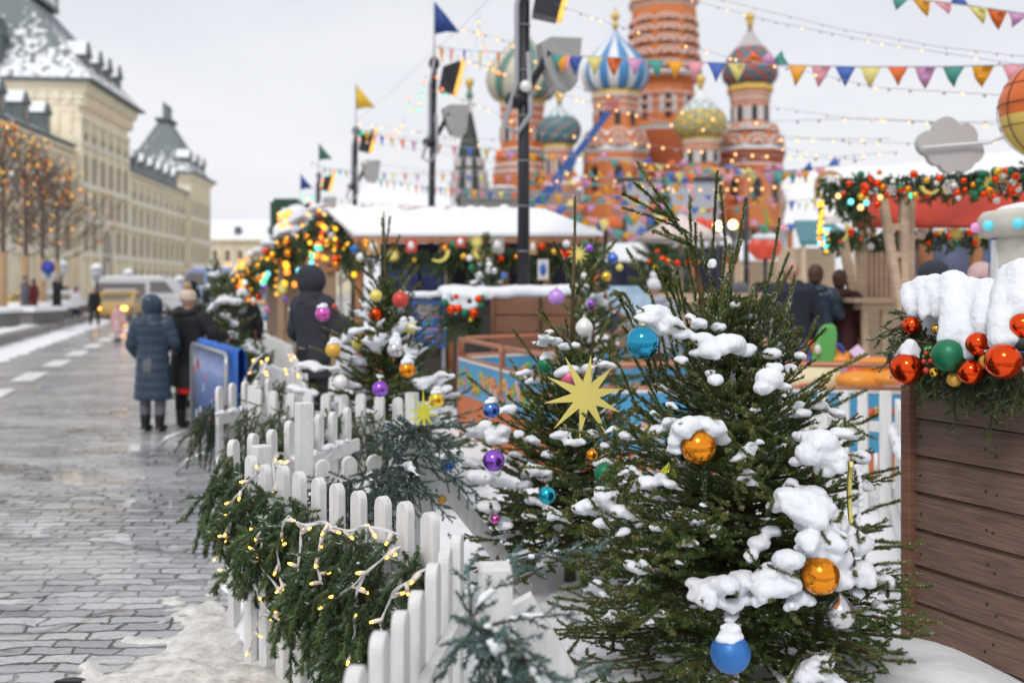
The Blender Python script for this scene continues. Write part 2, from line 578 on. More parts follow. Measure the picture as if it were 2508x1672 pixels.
# line of the picket fence on the road side (x as function of y)
FL = [(-2, -0.5), (1.9, -0.29), (3.3, -0.15), (3.4, -0.22), (4.55, -1.2), (5.0, -1.4), (7.3, -1.9), (7.7, -2.25), (10.2, -2.6), (13.3, -3.35), (17.2, -4.4), (25, -7.2), (40, -11.5)]
def fence_x(y):
    for (y0, x0), (y1, x1) in zip(FL, FL[1:]):
        if y <= y1: return x0 + (x1 - x0) * (y - y0) / (y1 - y0)
    return FL[-1][1]
def nse(x, y, s, k=0.0): return noise.noise(Vector((x * s, y * s, k)))
def yard(x, y):
    e = (x - fence_x(y)) / 0.25
    if y > 11 and x > -0.7: base = 0.09
    else: base = 0.11
    h = base + 0.05 * nse(x, y, 0.9) + 0.03 * nse(x, y, 3.1, 5) + 0.012 * nse(x, y, 9, 2)
    # drift against the clad box and round the big tree
    h += 0.13 * math.exp(-(((x - 1.75) / 0.45) ** 2 + ((y - 4.0) / 0.8) ** 2))
    h += 0.07 * math.exp(-(((x - 0.9) / 0.6) ** 2 + ((y - 4.0) / 0.6) ** 2))
    t = min(1, max(0, e + 0.5 + 0.8 * nse(x, y, 2.2, 8)))
    return -0.05 + (h + 0.05) * t
SNOW_G = mat('ground_snow', (0.84, 0.86, 0.89, 1), 0.7, var=0.05, nscale=1.5, bump=0.6, bscale=22, spec=0.2)
heightfield('snow_ground', np.concatenate([np.arange(-3, 3.6, 0.045)]), np.arange(1.6, 9.0, 0.055), yard, SNOW_G)
heightfield('far_snow_ground', np.arange(-12, 14, 0.22), np.arange(8.9, 45, 0.3), yard, SNOW_G)

def verge(x, y):
    e = (fence_x(y) - x)
    h = 0.06 - 0.09 * e + 0.055 * nse(x, y, 1.8, 3) + 0.04 * nse(x, y, 6, 1) + 0.022 * nse(x, y, 15, 4) + .008 * nse(x, y, 34, 2)
    if y > 5.2: h -= 0.05 * (y - 5.2)
    h += 0.11 * math.exp(-(((x + 1.5) / 0.8) ** 2 + ((y - 4.1) / 0.42) ** 2)) - 0.03
    if e < 0.0: h = min(h, 0.06 + 0.6 * e)
    return h if h > -0.03 else -0.05
SLUSH = mat('dirty_slush', (0.67, 0.645, 0.61, 1), 0.5, var=0.3, nscale=11, bump=1.0, bscale=38, spec=0.4)
heightfield('slush_verge', np.arange(-3.6, 0.3, 0.022), np.arange(2.0, 8.0, 0.026), verge, SLUSH)

# slush film on the road: broad translucent dirty-white remains near the kerb
pave = [(-14.9 - 40, 27.9 - 14), (-14.3 + 4.6, 12.5), (-14.3, 27.9), (-19.6, 45.4), (-22.5, 55.0), (-90, 60), (-90, 14)]
GRANITE = mat('granite_kerb', (0.22, 0.20, 0.19, 1), 0.6, var=0.35, nscale=2.0, bump=0.4, bscale=40)
def extr(poly, z0, z1):
    mb = MB(); n = len(poly)
    mb.add([(x, y, z0) for x, y in poly] + [(x, y, z1) for x, y in poly],
           [tuple(range(n)), tuple(range(2 * n - 1, n - 1, -1))] + [(i, (i + 1) % n, (i + 1) % n + n, i + n) for i in range(n)])
    return mb
KD = Vector((-5.3, 17.5, 0)).normalized()
k0 = Vector((-14.3, 27.9, 0)) - KD * 17
k1 = Vector((-14.3, 27.9, 0)) + KD * 26
kn = Vector((-KD.y, KD.x, 0))
kp = [(k0.x, k0.y), (k1.x, k1.y), (k1.x - 60, k1.y + 4), (k0.x - 60, k0.y)]
tag(extr(kp, -0.05, 0.34).build('pavement', GRANITE), kind='structure')
mb = MB()
for t in np.arange(0, 43, 1.45):
    a = k0 + KD * t; b_ = k0 + KD * (t + 1.42)
    mb.bar(a + Vector((0, 0, 0.19)) - kn * 0.03, b_ + Vector((0, 0, 0.19)) - kn * 0.03, 0.36, 0.38)
tag(mb.build('kerb', GRANITE), kind='structure')
def pav_snow(x, y):
    # signed distance from kerb line
    q = Vector((x, y, 0)) - k0
    d = q.dot(kn); s = q.dot(KD)
    if d < 0.1: return -0.05
    return 0.36 + 0.06 * nse(x, y, 0.5) + 0.05 * nse(x, y, 1.6, 2) + 0.05 * min(1, d / 2)
heightfield('pavement_snow', np.arange(-46, -9, 0.3), np.arange(12, 53, 0.4), pav_snow, SNOW_G)
def kerb_drift(x, y):
    q = Vector((x, y, 0)) - k0
    d = q.dot(kn); s = q.dot(KD)
    if s < 0 or s > 43 or d > 0.1: return -0.05
    return 0.16 + 0.16 * d + 0.05 * nse(x, y, 1.3, 6)
heightfield('kerb_drift', np.arange(-25, -8, 0.16), np.arange(12, 53, 0.25), kerb_drift, SNOW_G)

PAINT = mat('road_paint', (0.75, 0.75, 0.74, 1), 0.45, var=0.25, nscale=6)
mb = MB()
dd = Vector((-3.9, 13.1, 0)).normalized(); dn = Vector((dd.y, -dd.x, 0))
for k in range(-2, 8):
    c = Vector((-9.3, 19.2, 0.006)) + dd * (k * 3.45)
    a = c - dd * 1.0; b_ = c + dd * 1.0
    mb.add([a - dn * .2, a + dn * .2, b_ + dn * .2, b_ - dn * .2], [(0, 1, 2, 3)])
tag(mb.build('lane_markings', PAINT), kind='structure')
mb = MB()
st = Vector((-11.9, 15.4, 0.006)); 
for a0, a1 in (((-5.6, 12.2), (-20, 13.2)),):
    pass
# round steel cover in the cobbles
t = MB(); t.lathe([(0.001, 0.012), (0.055, 0.014), (0.075, 0.008), (0.08, 0.0)], 16, (-1.94, 4.35, 0.006))
t.box((-1.94, 4.35, 0.022), (0.11, 0.02, 0.012))
tag(t.build('drain_fitting', BLACK), 'small dark metal fitting set in the wet cobbles at the lower left', 'drain fitting')
FROND = []
# ================================================================== ARCADE BUILDING
STONE = mat('cream_stone', (0.92, 0.83, 0.64, 1), 0.8, var=0.1, nscale=0.4)
STONE_D = mat('cream_stone_dark', (0.78, 0.67, 0.49, 1), 0.85, var=0.12, nscale=0.5)
GLASS_D = mat('window_dark', (0.20, 0.16, 0.11, 1), 0.3, var=0.3, nscale=0.3)
SLATE = mat('green_slate', (0.11, 0.14, 0.145, 1), 0.6, var=0.25, nscale=1.2)
ROOFSNOW = mat('roof_snow', (0.85, 0.87, 0.9, 1), 0.7, var=0.03, nscale=0.6, bump=0.3, bscale=3)
def snow_slate(name, lo, hi):
    """slates with snow lying thick at the foot and in dapples further up"""
    m = bpy.data.materials.new(name); m.use_nodes = True
    t = m.node_tree; b = t.nodes['Principled BSDF']; N = t.nodes.new; K = t.links.new
    g_ = N('ShaderNodeNewGeometry'); s_ = N('ShaderNodeSeparateXYZ'); K(g_.outputs['Position'], s_.inputs[0])
    mr = N('ShaderNodeMapRange'); mr.inputs['From Min'].default_value = lo; mr.inputs['From Max'].default_value = hi
    mr.inputs['To Min'].default_value = 0.31; mr.inputs['To Max'].default_value = 0.0; K(s_.outputs['Z'], mr.inputs['Value'])
    n = N('ShaderNodeTexNoise'); n.inputs['Scale'].default_value = 1.1; n.inputs['Detail'].default_value = 6; K(g_.outputs['Position'], n.inputs['Vector'])
    v = N('ShaderNodeTexVoronoi'); v.inputs['Scale'].default_value = 1.5; K(g_.outputs['Position'], v.inputs['Vector'])
    a = N('ShaderNodeMath'); a.operation = 'ADD'; K(mr.outputs[0], a.inputs[0]); K(n.outputs['Fac'], a.inputs[1])
    a2 = N('ShaderNodeMath'); a2.operation = 'MULTIPLY_ADD'; a2.inputs[1].default_value = -0.28; K(v.outputs['Distance'], a2.inputs[0]); K(a.outputs[0], a2.inputs[2])
    c = N('ShaderNodeValToRGB'); c.color_ramp.elements[0].position = 0.5; c.color_ramp.elements[1].position = 0.62
    c.color_ramp.elements[0].color = (0.17, 0.20, 0.21, 1); c.color_ramp.elements[1].color = (0.82, 0.84, 0.87, 1)
    K(a2.outputs[0], c.inputs[0]); K(c.outputs[0], b.inputs['Base Color']); b.inputs['Roughness'].default_value = 0.7
    return m
fx = lambda y: -42.1 - 0.0989 * y
FD = Vector((-0.0989, 1, 0)).normalized(); FN = Vector((1, 0.0989, 0)).normalized()   # outward (towards the square)
FM = Matrix((FD, -FN, Vector((0, 0, 1)))).transposed()   # local x along facade, y into building, z up
arc = thing('arcade_building', 'long cream arcade building with green slate towers and snowy roofs at the left', 'building', (fx(150), 150, 0))
def fp(s, out, z): # s = metres along from y=85
    b0 = Vector((fx(80), 80, 0))
    return b0 + FD * s + FN * out + Vector((0, 0, z))
def fbox(mb, s0, s1, o0, o1, z0, z1, mi=0):
    mb.box(fp((s0 + s1) / 2, (o0 + o1) / 2, (z0 + z1) / 2), (s1 - s0, o1 - o0, z1 - z0), FM, mi)
LEN = 121.0
S0, S1 = 42.5, 63.5      # big tower along the facade
E0, E1 = 103.0, 121.0    # end pavilion
w = MB()
fbox(w, 0, S0, -24, 0, 0, 18.6)
fbox(w, S1, E0, -24, 0, 0, 18.6)
w.build('wall', STONE, arc)
tw = MB(); fbox(tw, S0, S1, -20, 0.9, 0, 23.2)
for k in range(5):   # flaring cornice
    fbox(tw, S0 - .15 * k - .1, S1 + .15 * k + .1, -20 - .1 * k, 0.95 + 0.32 * k, 23.2 + k * .75, 23.95 + k * .75)
tw.build('tower', STONE, arc)
et = MB(); fbox(et, E0, E1, -20, 0.9, 0, 20.6)
for k in range(3): fbox(et, E0 - .3 * k - .2, E1 + .3 * k + .2, -20, 1.0 + .4 * k, 20.6 + k * .6, 21.2 + k * .6)
et.build('corner_pavilion', STONE, arc)
# roofs
def pyr(mb, s0, s1, o0, o1, z0, rs0, rs1, ro0, ro1, z1, mi=0):
    vs = [fp(s0, o0, z0), fp(s1, o0, z0), fp(s1, o1, z0), fp(s0, o1, z0), fp(rs0, ro0, z1), fp(rs1, ro0, z1), fp(rs1, ro1, z1), fp(rs0, ro1, z1)]
    mb.add(vs, [(0, 3, 2, 1), (4, 5, 6, 7), (0, 1, 5, 4), (1, 2, 6, 5), (2, 3, 7, 6), (3, 0, 4, 7)], mi)
r = MB(); pyr(r, S0 - 1.3, S1 + 1.3, -20.5, 2.9, 27.0, S0 + 5.5, S1 - 4.5, -10.2, -8.0, 39.5)
r.build('tower_roof', snow_slate('tower_slates', 27.0, 38.5), arc)
r = MB(); fbox(r, S0 + 4.9, S1 - 3.9, -11.0, -7.2, 39.5, 40.1)
for s in np.arange(S0 + 5.2, S1 - 4.0, 1.0):
    r.bar(fp(s, -7.4, 40.1), fp(s, -7.4, 42.0), .12, .12)
r.bar(fp(S0 + 5.2, -7.4, 41.6), fp(S1 - 4.2, -7.4, 41.6), .12, .12)
for s in (S0 + 5, S1 - 4): r.bar(fp(s, -7.4, 40), fp(s, -7.4, 43), .2, .2)
r.build('roof_crest', SLATE, arc)
r = MB(); fbox(r, S0 - 1.5, S1 + 1.5, -20.6, 3.05, 26.75, 27.05); r.build('eaves', SLATE, arc)
r = MB(); pyr(r, E0 + 1, E1 - 1, -11.5, 1.5, 22.6, E0 + 7, E1 - 6, -6.2, -4.6, 33.0)
r.build('pavilion_roof', snow_slate('pavilion_slates', 20.5, 29), arc)
r = MB(); fbox(r, E0 + 6.4, E1 - 5.4, -6.8, -4, 33.0, 33.6)
for s in np.arange(E0 + 5.6, E1 - 5.4, 1.2): r.bar(fp(s, -5, 33.5), fp(s, -5, 36.4), .2, .2)
r.bar(fp(E0 + 5.8, -5, 35.8), fp(E1 - 5.4, -5, 35.8), .15, .15)
fbox(r, E0 - 1.2, E1 + 1.2, -20, 2.3, 22.35, 22.65)
r.build('roof_crest', SLATE, arc)
for a, b_ in ((0, S0 - 1), (S1 + 1, E0)):
    r = MB(); pyr(r, a, b_, -24, 0.9, 18.95, a, b_, -13, -11, 24.5); r.build('snowy_roof', ROOFSNOW, arc)
    r = MB(); fbox(r, a, b_, -24, 1.0, 18.6, 18.95); r.build('eaves', SLATE, arc)
# dormers
def dormer(s, o, z, h=3.2, wd=1.5, sharp=1.8):
    d = MB(); fbox(d, s - wd / 2, s + wd / 2, o - 2.5, o, z, z + h)
    pyr(d, s - wd / 2 - .2, s + wd / 2 + .2, o - 2.6, o + .25, z + h, s - .1, s + .1, o - 2.6, o + .1, z + h + sharp)
    ob = d.build('dormer', SLATE, arc)
    p = MB(); fbox(p, s - wd / 4, s + wd / 4, o, o + .05, z + .8, z + h - .3); p.build('pane', GLASS_D, ob)
    q = MB(); pyr(q, s - wd / 2 - .22, s + .05, o - 2.6, o - .1, z + h + .08, s - .1, s, o - 2.6, o - .2, z + h + sharp + .15); q.build('snow', ROOFSNOW, ob)
for s in (S0 + 3.5, S0 + 8.5, S0 + 12.5, S0 + 17): dormer(s, 1.0, 27.3, 3.4)
dormer(S0 + 10, -3.6, 32.5, 1.2, 1.2, 1.0)
for s in np.arange(4, S0 - 3, 6.5): dormer(s, -0.6, 19.2, 2.6, 1.7, 1.3)
for s in np.arange(S1 + 5, E0 - 1, 5.2): dormer(s, -0.6, 19.2, 2.2, 1.4, 1.2)
for s in (E0 + 3, E0 + 9, E0 + 15): dormer(s, 0.6, 22.9, 2.6, 1.3, 1.5)
# dormer on the tower's near side
d = MB(); c0 = fp(S0 + .2, -9, 29.2)
d.box(c0 + Vector((0, 0, 1.3)), (2.6, 2.2, 3.2), FM)
dv = [fp(S0 - 1.2, -10.3, 32.1), fp(S0 - 1.2, -7.7, 32.1), fp(S0 + 2.6, -7.7, 32.1), fp(S0 + 2.6, -10.3, 32.1), fp(S0 - 1.0, -9, 35.0), fp(S0 + 2.6, -9, 35.0)]
d.add(dv, [(0, 1, 2, 3), (0, 4, 1), (1, 4, 5, 2), (3, 5, 4, 0), (2, 5, 3)])
dob = d.build('dormer', SLATE, arc)
p = MB(); p.box(fp(S0 - 1.16, -9, 30.6), (.1, 1.2, 1.9), FM); p.build('pane', mat('pale_pane', (0.5, 0.52, 0.48, 1), 0.5, var=0.1), dob)
# facade: string courses with snow, pilasters, windows
c = MB(); sn = MB()
for z, o in ((5.3, .35), (9.8, .55), (13.9, .5)):
    for a, b_, ex in ((0, S0, 0), (S0, S1, .9), (S1, E0, 0), (E0, E1, .9)):
        fbox(c, a, b_, 0.0, o + ex, z, z + .45); fbox(sn, a, b_, 0.0, o + ex + .03, z + .45, z + .62)
for z, o in ((17.4, .4), (18.1, .7)):
    for a, b_ in ((0, S0), (S1, E0)): fbox(c, a, b_, 0, o, z, z + .45)
for z, o in ((19.2, 1.25), (22.4, 1.35)): fbox(c, S0 - .1, S1 + .1, 0, o, z, z + .4)
fbox(sn, S0, S1, 0, 1.35, 19.6, 19.75)
c.build('cornice', STONE, arc); sn.build('ledge_snow', ROOFSNOW, arc)
pl = MB()
for a, b_, ex, zt, st_ in ((0, S0, 0, 18, 3.8), (S0, S1, .9, 23, 3.5), (S1, E0, 0, 18, 3.9), (E0, E1, .9, 20.5, 3.6)):
    n = round((b_ - a) / st_)
    for k in range(n + 1):
        s = a + (b_ - a) * k / n
        s = min(max(s, a + .35), b_ - .35)
        fbox(pl, s - .38, s + .38, ex, ex + .32, 0, zt)
        fbox(pl, s - .5, s + .5, ex, ex + .42, 0, 4.8)
        # small brackets under the top cornice
        for q in range(4):
            ss = s + q * (b_ - a) / n / 4
            if ss < b_ - .2: fbox(pl, ss - .12, ss + .12, ex, ex + .3, zt - 2.2, zt - .5)
# dentils under the tower cornice
for s in np.arange(S0, S1, .9):
    fbox(pl, s, s + .35, .9, 1.7, 24.0, 25.2)
    fbox(pl, s, s + .4, .9, 2.2, 25.5, 26.5)
for o in np.arange(-18, .6, 1.5):
    pl.box(fp(S0 - .35, o, 25.3), (.5, .55, 1.6), FM)
    if o > -6: pl.box(fp(S0 - .1, o, 22), (.3, .3, 2.6), FM)
pl.build('pilaster', STONE, arc)
def arch_poly(wd, h, n=7):
    r_ = wd / 2
    return [(-r_, 0), (r_, 0)] + [(r_ * math.cos(PI * k / n), h - r_ + r_ * math.sin(PI * k / n)) for k in range(n + 1)]
nwin = 0
for a, b_, ex, st_, rows in ((0, S0, 0, 3.8, ((6.2, 3.0), (10.7, 2.7), (14.6, 2.4))), (S0, S1, .9, 3.5, ((6.2, 3.0), (10.7, 2.8), (14.8, 3.4), (19.9, 2.3))),
                             (S1, E0, 0, 3.9, ((0.8, 3.6), (6.2, 3.0), (10.7, 2.7), (14.6, 2.4))), (E0, E1, .9, 3.6, ((0.8, 3.6), (6.2, 3.0), (10.7, 2.7), (14.6, 3.2)))):
    n = round((b_ - a) / st_)
    for z, h in rows:
        for k in range(n):
            if a == 0 and k < 5: continue
            s = a + (b_ - a) * (k + .5) / n
            wm = MB()
            for ds in (-.72, .72):
                wm.prism(arch_poly(.95, h), .1, FM, 0, fp(s + ds, ex + .05, z))
                wm.prism(arch_poly(1.25, h + .25), .08, FM, 1, fp(s + ds, ex + .04, z - .1))
            wm.build('window', [GLASS_D, STONE_D], arc); nwin += 1
pt = MB()
pt.prism(arch_poly(5.2, 10.0, 12), .5, FM, 1, fp((S0 + S1) / 2, .95, 0)); pt.prism(arch_poly(3.8, 9.2, 12), .55, FM, 0, fp((S0 + S1) / 2, 1.0, 0))
pt.build('portal', [GLASS_D, STONE], arc)

# lower building closing the square
ab = thing('far_building', 'low cream building with a white snowy roof closing the far left end of the square', 'building', (-62, 236, 0))
w = MB(); w.box((-60, 246, 6.2), (44, 16, 12.4)); w.build('wall', STONE, ab)
w = MB(); w.add([(-83, 237.4, 12.9), (-37, 237.4, 12.9), (-37, 255, 12.9), (-83, 255, 12.9), (-82, 246, 18), (-38, 246, 18)], [(0, 3, 2, 1), (0, 1, 5, 4), (2, 3, 4, 5), (0, 4, 3), (1, 2, 5)])
w.build('snowy_roof', ROOFSNOW, ab)
w = MB(); w.box((-60, 237.6, 12.65), (46, 1.2, .5)); w.box((-60, 237.9, 6.0), (45, .6, .5)); w.box((-60, 237.9, 11.6), (45, .5, .4)); w.build('cornice', STONE, ab)
w = MB(); w.box((-60, 237.5, 6.3), (45, 1.0, .14)); w.build('ledge_snow', ROOFSNOW, ab)
for k in range(14):
    x = -80 + k * 3
    w = MB()
    w.box((x, 237.9, 9), (1.0, .25, 2.6)); w.box((x, 237.9, 3.2), (1.0, .25, 2.6)); w.build('window', GLASS_D, ab)
w = MB()
for k in range(15): w.box((-81.5 + k * 3, 237.8, 6.2), (.5, .5, 12.2))
w.build('pilaster', STONE_D, ab)
for x in (-66, -58): 
    w = MB(); w.box((x, 240, 15.2), (1.2, 2, 1.6)); w.build('dormer', SLATE, ab)
# ================================================================== CATHEDRAL
BRICK = mat('cathedral_brick', (0.62, 0.20, 0.065, 1), 0.8, var=0.14, nscale=0.5)
BRICK_D = mat('cathedral_brick_dark', (0.40, 0.10, 0.035, 1), 0.85, var=0.14, nscale=0.5)
CW = mat('cathedral_white', (0.62, 0.56, 0.54, 1), 0.7, var=0.06, nscale=0.7)
CY = mat('gilded_metal', (0.75, 0.5, 0.12, 1), 0.35, metal=0.5, var=0.08)
D_GR = mat('dome_green', (0.13, 0.25, 0.2, 1), 0.5, var=0.1)
D_CR = mat('dome_cream', (0.62, 0.57, 0.45, 1), 0.55, var=0.08)
D_BL = mat('dome_blue', (0.07, 0.25, 0.50, 1), 0.5, var=0.1)
D_WH = mat('dome_white', (0.74, 0.76, 0.78, 1), 0.55, var=0.05)
D_TE = mat('dome_teal', (0.05, 0.19, 0.22, 1), 0.5, var=0.1)
D_TA = mat('dome_tan', (0.24, 0.19, 0.19, 1), 0.55, var=0.1)
D_YE = mat('dome_yellow', (0.68, 0.45, 0.08, 1), 0.5, var=0.1)
D_RE = mat('dome_red', (0.42, 0.09, 0.07, 1), 0.5, var=0.1)
TENT = mat('tent_tile', (0.04, 0.055, 0.05, 1), 0.7, var=0.4, nscale=1.5)
DARKW = mat('dark_opening', (0.03, 0.025, 0.03, 1), 0.5, var=0.1)
CD = 130.0
cath = thing('cathedral', 'red brick cathedral with striped and patterned onion domes rising behind the fair', 'cathedral', ((1560 - 1254) * CD / F, CD, 0))
def cz(py, d=CD): return 1.75 - (py - HZ) * d / F
def cx_(px, d=CD): return (px - 1254) * d / F
ONION = [(0.62, -0.78), (0.80, -0.68), (0.94, -0.42), (1.0, -0.12), (0.98, 0.15), (0.88, 0.42), (0.72, 0.66), (0.54, 0.88), (0.37, 1.08), (0.23, 1.27), (0.12, 1.46), (0.05, 1.62), (0.02, 1.72)]
def onion(px, pyc, rpx, d, apex_py, bot_py, mfn, mats, n=32, rfn=None, twist=0.0, fin_py=None, snow=0):
    x = cx_(px, d); rr = rpx * d / F
    zc = cz(pyc, d); zt = cz(apex_py, d); zb = cz(bot_py, d)
    prof = []
    for (r_, z_) in ONION:
        z = zc + (z_ / 1.72) * (zt - zc) if z_ > 0 else zc + (z_ / 0.78) * (zc - zb)
        prof.append((r_ * rr, z))
    # refine
    pr = []
    for (a, b_) in zip(prof, prof[1:]):
        pr += [a, ((a[0] + b_[0]) / 2, (a[1] + b_[1]) / 2)]
    pr.append(prof[-1])
    mb = MB(); mb.lathe(pr, n, (x, d, 0), mfn, rfn=rfn, twist=twist)
    ob = mb.build('dome', mats, cath)
    f = MB()
    fz = cz(fin_py, d) if fin_py is not None else zt + rr * .8
    f.tube([(x, d, zt - .3), (x, d, zt + (fz - zt) * .4), (x, d, fz)], [.28, .18, .1], 8)
    f.ball((x, d, zt + (fz - zt) * .55), .55); f.ball((x, d, zt + .3), .4)
    if fin_py is None or fz > zt + 3:
        f.box((x, d, fz - .4), (1.2, .12, .12))
    f.build('finial', CY, ob)
    return ob
def octa(mb, x, y, r0, z0, r1, z1, mi=0, n=8, cap=True):
    vs = [Vector((x + r0 * math.cos(PI / n + 2 * PI * k / n), y + r0 * math.sin(PI / n + 2 * PI * k / n), z0)) for k in range(n)]
    vs += [Vector((x + r1 * math.cos(PI / n + 2 * PI * k / n), y + r1 * math.sin(PI / n + 2 * PI * k / n), z1)) for k in range(n)]
    fs = [(k, (k + 1) % n, (k + 1) % n + n, k + n) for k in range(n)]
    fs += [tuple(range(n - 1, -1, -1)), tuple(range(n, 2 * n))]
    mb.add(vs, fs, mi)
def drum(px, d, rows, band=None, pil=True, name='drum'):
    """rows: list of (py, half width px, mat index) top to bottom; mats brick, white, gold, dark brick"""
    mb = MB(); x = cx_(px, d)
    for (a, b_) in zip(rows, rows[1:]):
        r0 = b_[1] * d / F / .96; r1 = a[1] * d / F / .96
        octa(mb, x, d, r0, cz(b_[0], d), r1, cz(a[0], d), a[2])
    return mb
def arches(mb, px, d, rpx, py, hpx, n=8, mi=(1, 0), sink=0.0, full=False):
    x = cx_(px, d); r_ = rpx * d / F
    w_ = 2 * r_ * math.tan(PI / n) * .98; z = cz(py, d)
    for k in range(n):
        a = 2 * PI * k / n - PI / 2
        if math.sin(a) > .35: continue
        Mx = Matrix.Rotation(a + PI / 2, 3, 'Z')
        dirv = Vector((math.cos(a), math.sin(a), 0))
        for q, (sc_, mi_) in enumerate(((1.0, mi[0]), (.8, mi[1]), (.52, mi[0]), (.28, mi[1]))):
            pts = [(w_ / 2 * sc_ * math.cos(PI * t / 10), hpx * d / F * sc_ * math.sin(PI * t / 10)) for t in range(11)]
            mb.prism(pts, .3, Mx, mi_, Vector((x, d, z)) + dirv * (r_ + .1 + q * .12))
def pils(mb, px, d, rpx, py0, py1, n=8, mi=1, w_=.5):
    x = cx_(px, d); r_ = rpx * d / F
    for k in range(n):
        a = PI / n + 2 * PI * k / n
        mb.box((x + r_ * 1.03 * math.cos(a), d + r_ * 1.03 * math.sin(a), (cz(py0, d) + cz(py1, d)) / 2), (w_, w_, abs(cz(py0, d) - cz(py1, d))), Matrix.Rotation(a, 3, 'Z'), mi)
def slits(mb, px, d, rpx, py0, py1, n=8, mi=1, w_=.9):
    x = cx_(px, d); r_ = rpx * d / F
    for k in range(n):
        a = 2 * PI * k / n - PI / 2
        if math.sin(a) > .35: continue
        Mx = Matrix.Rotation(a + PI / 2, 3, 'Z')
        for (ww, t_, m_) in ((w_ * 1.8, .2, mi), (w_ * .6, .45, 4)):
            pts = [(-ww / 2, 0), (ww / 2, 0), (ww / 2, abs(cz(py0, d) - cz(py1, d)) * .85), (0, abs(cz(py0, d) - cz(py1, d))), (-ww / 2, abs(cz(py0, d) - cz(py1, d)) * .85)]
            mb.prism(pts, t_, Mx, m_, Vector((x + r_ * math.cos(a), d + r_ * math.sin(a), cz(py1, d))))
CM = [BRICK, CW, CY, BRICK_D, DARKW, ROOFSNOW, D_GR]
rib = lambda k, j: 1 + .05 * abs(math.sin(k * PI / 4)) if True else 1
# green and cream
onion(1279, 193, 86, 126, 60, 250, lambda k, j: 0 if (k // 2) % 2 else 1, [D_GR, D_CR], 32, lambda k, j: 1 + .035 * (1 if k % 4 in (0, 3) else -1), .045, fin_py=18)
m = drum(1279, 126, [(250, 57, 2), (260, 57, 1), (268, 56, 0), (280, 54, 1), (286, 53, 0), (300, 53, 1), (306, 52, 0), (365, 54, 0), (372, 60, 1), (378, 64, 0), (405, 68, 1), (412, 72, 0), (420, 72, 1), (428, 74, 0), (560, 74, 0)])
slits(m, 1279, 126, 50, 312, 350); arches(m, 1279, 126, 58, 392, 20); m.build('drum', CM, cath)
# teal swirl
onion(1370, 315, 54, 118, 250, 357, lambda k, j: 0 if (j < 11 and (k // 2) % 2) else (2 if (11 < j < 20 and (k + j) % 3) else 1), [D_TA, D_TE, D_WH], 32, None, .17, fin_py=218)
m = drum(1368, 118, [(357, 38, 2), (366, 38, 1), (373, 36, 0), (385, 36, 1), (389, 35, 0), (440, 35, 0), (448, 42, 1), (455, 45, 0), (560, 46, 0)])
slits(m, 1368, 118, 33, 392, 430, w_=.6); m.build('drum', CM, cath)
# bell tower
m = MB(); xb = cx_(1150, 122)
octa(m, xb, 122, 54 * 122 / F, cz(510, 122), 40 * 122 / F, cz(432, 122), 0)
octa(m, xb, 122, 42 * 122 / F, cz(432, 122), 7 * 122 / F, cz(276, 122), 0)
m.build('bell_tower_roof', TENT, cath)
m = MB()
for row, (py, rr) in enumerate(((430, 38), (455, 43), (480, 48), (400, 31))):
    for k in range(8):
        a = 2 * PI * k / 8 - PI / 2
        m.box((xb + rr * 122 / F * math.cos(a), 122 + rr * 122 / F * math.sin(a), cz(py, 122)), (.7, .7, 1.1), Matrix.Rotation(a, 3, 'Z'))
octa(m, xb, 122, 6.5 * 122 / F, cz(276, 122), 5.5 * 122 / F, cz(244, 122), 0)
m.build('dormer', CW, cath)
onion(1150, 233, 9, 122, 216, 244, lambda k, j: 0, [D_GR], 16, fin_py=190)
# blue and white
onion(1507, 178, 81, 122, 68, 229, lambda k, j: 0 if (k // 2) % 2 else 1, [D_BL, D_WH], 40, lambda k, j: 1 + .035 * (1 if k % 4 in (0, 3) else -1), 0, fin_py=18)
m = drum(1507, 122, [(229, 58, 2), (238, 59, 1), (245, 58, 0), (254, 55, 1), (259, 54, 0), (270, 54, 1), (275, 53, 0), (318, 57, 0), (332, 68, 5), (340, 74, 0), (366, 80, 5), (374, 82, 1), (382, 80, 0), (396, 80, 1), (402, 79, 0), (560, 79, 0)])
slits(m, 1507, 122, 50, 276, 316, w_=1.2); arches(m, 1507, 122, 66, 345, 24); arches(m, 1507, 122, 74, 366, 20)
slits(m, 1507, 122, 74, 410, 470, w_=1.6); m.build('drum', CM, cath)
# centre tower
m = drum(1625, 136, [(-60, 60, 3), (-2, 66, 5), (5, 86, 1), (14, 84, 0), (22, 80, 1), (28, 76, 0), (44, 78, 0), (185, 84, 5), (192, 92, 1), (200, 88, 0), (212, 72, 0), (310, 78, 0), (316, 88, 6), (322, 92, 5), (328, 90, 3), (380, 95, 3), (560, 100, 0)])
for py, h_, n_ in ((66, 16, 8), (92, 18, 8), (120, 20, 8), (150, 20, 8), (180, 18, 8)): arches(m, 1625, 136, 74 + (py - 60) * .07, py, h_, n_)
slits(m, 1625, 136, 72, 240, 300, w_=1.3)
for py in (243, 265, 287): arches(m, 1625, 136, 70, py, 12, 16)
m.build('centre_tower', CM, cath)
m = MB(); octa(m, cx_(1625, 136), 136, 3.2, cz(-60, 136), .6, cz(-330, 136), 0); m.build('centre_spire', BRICK, cath)
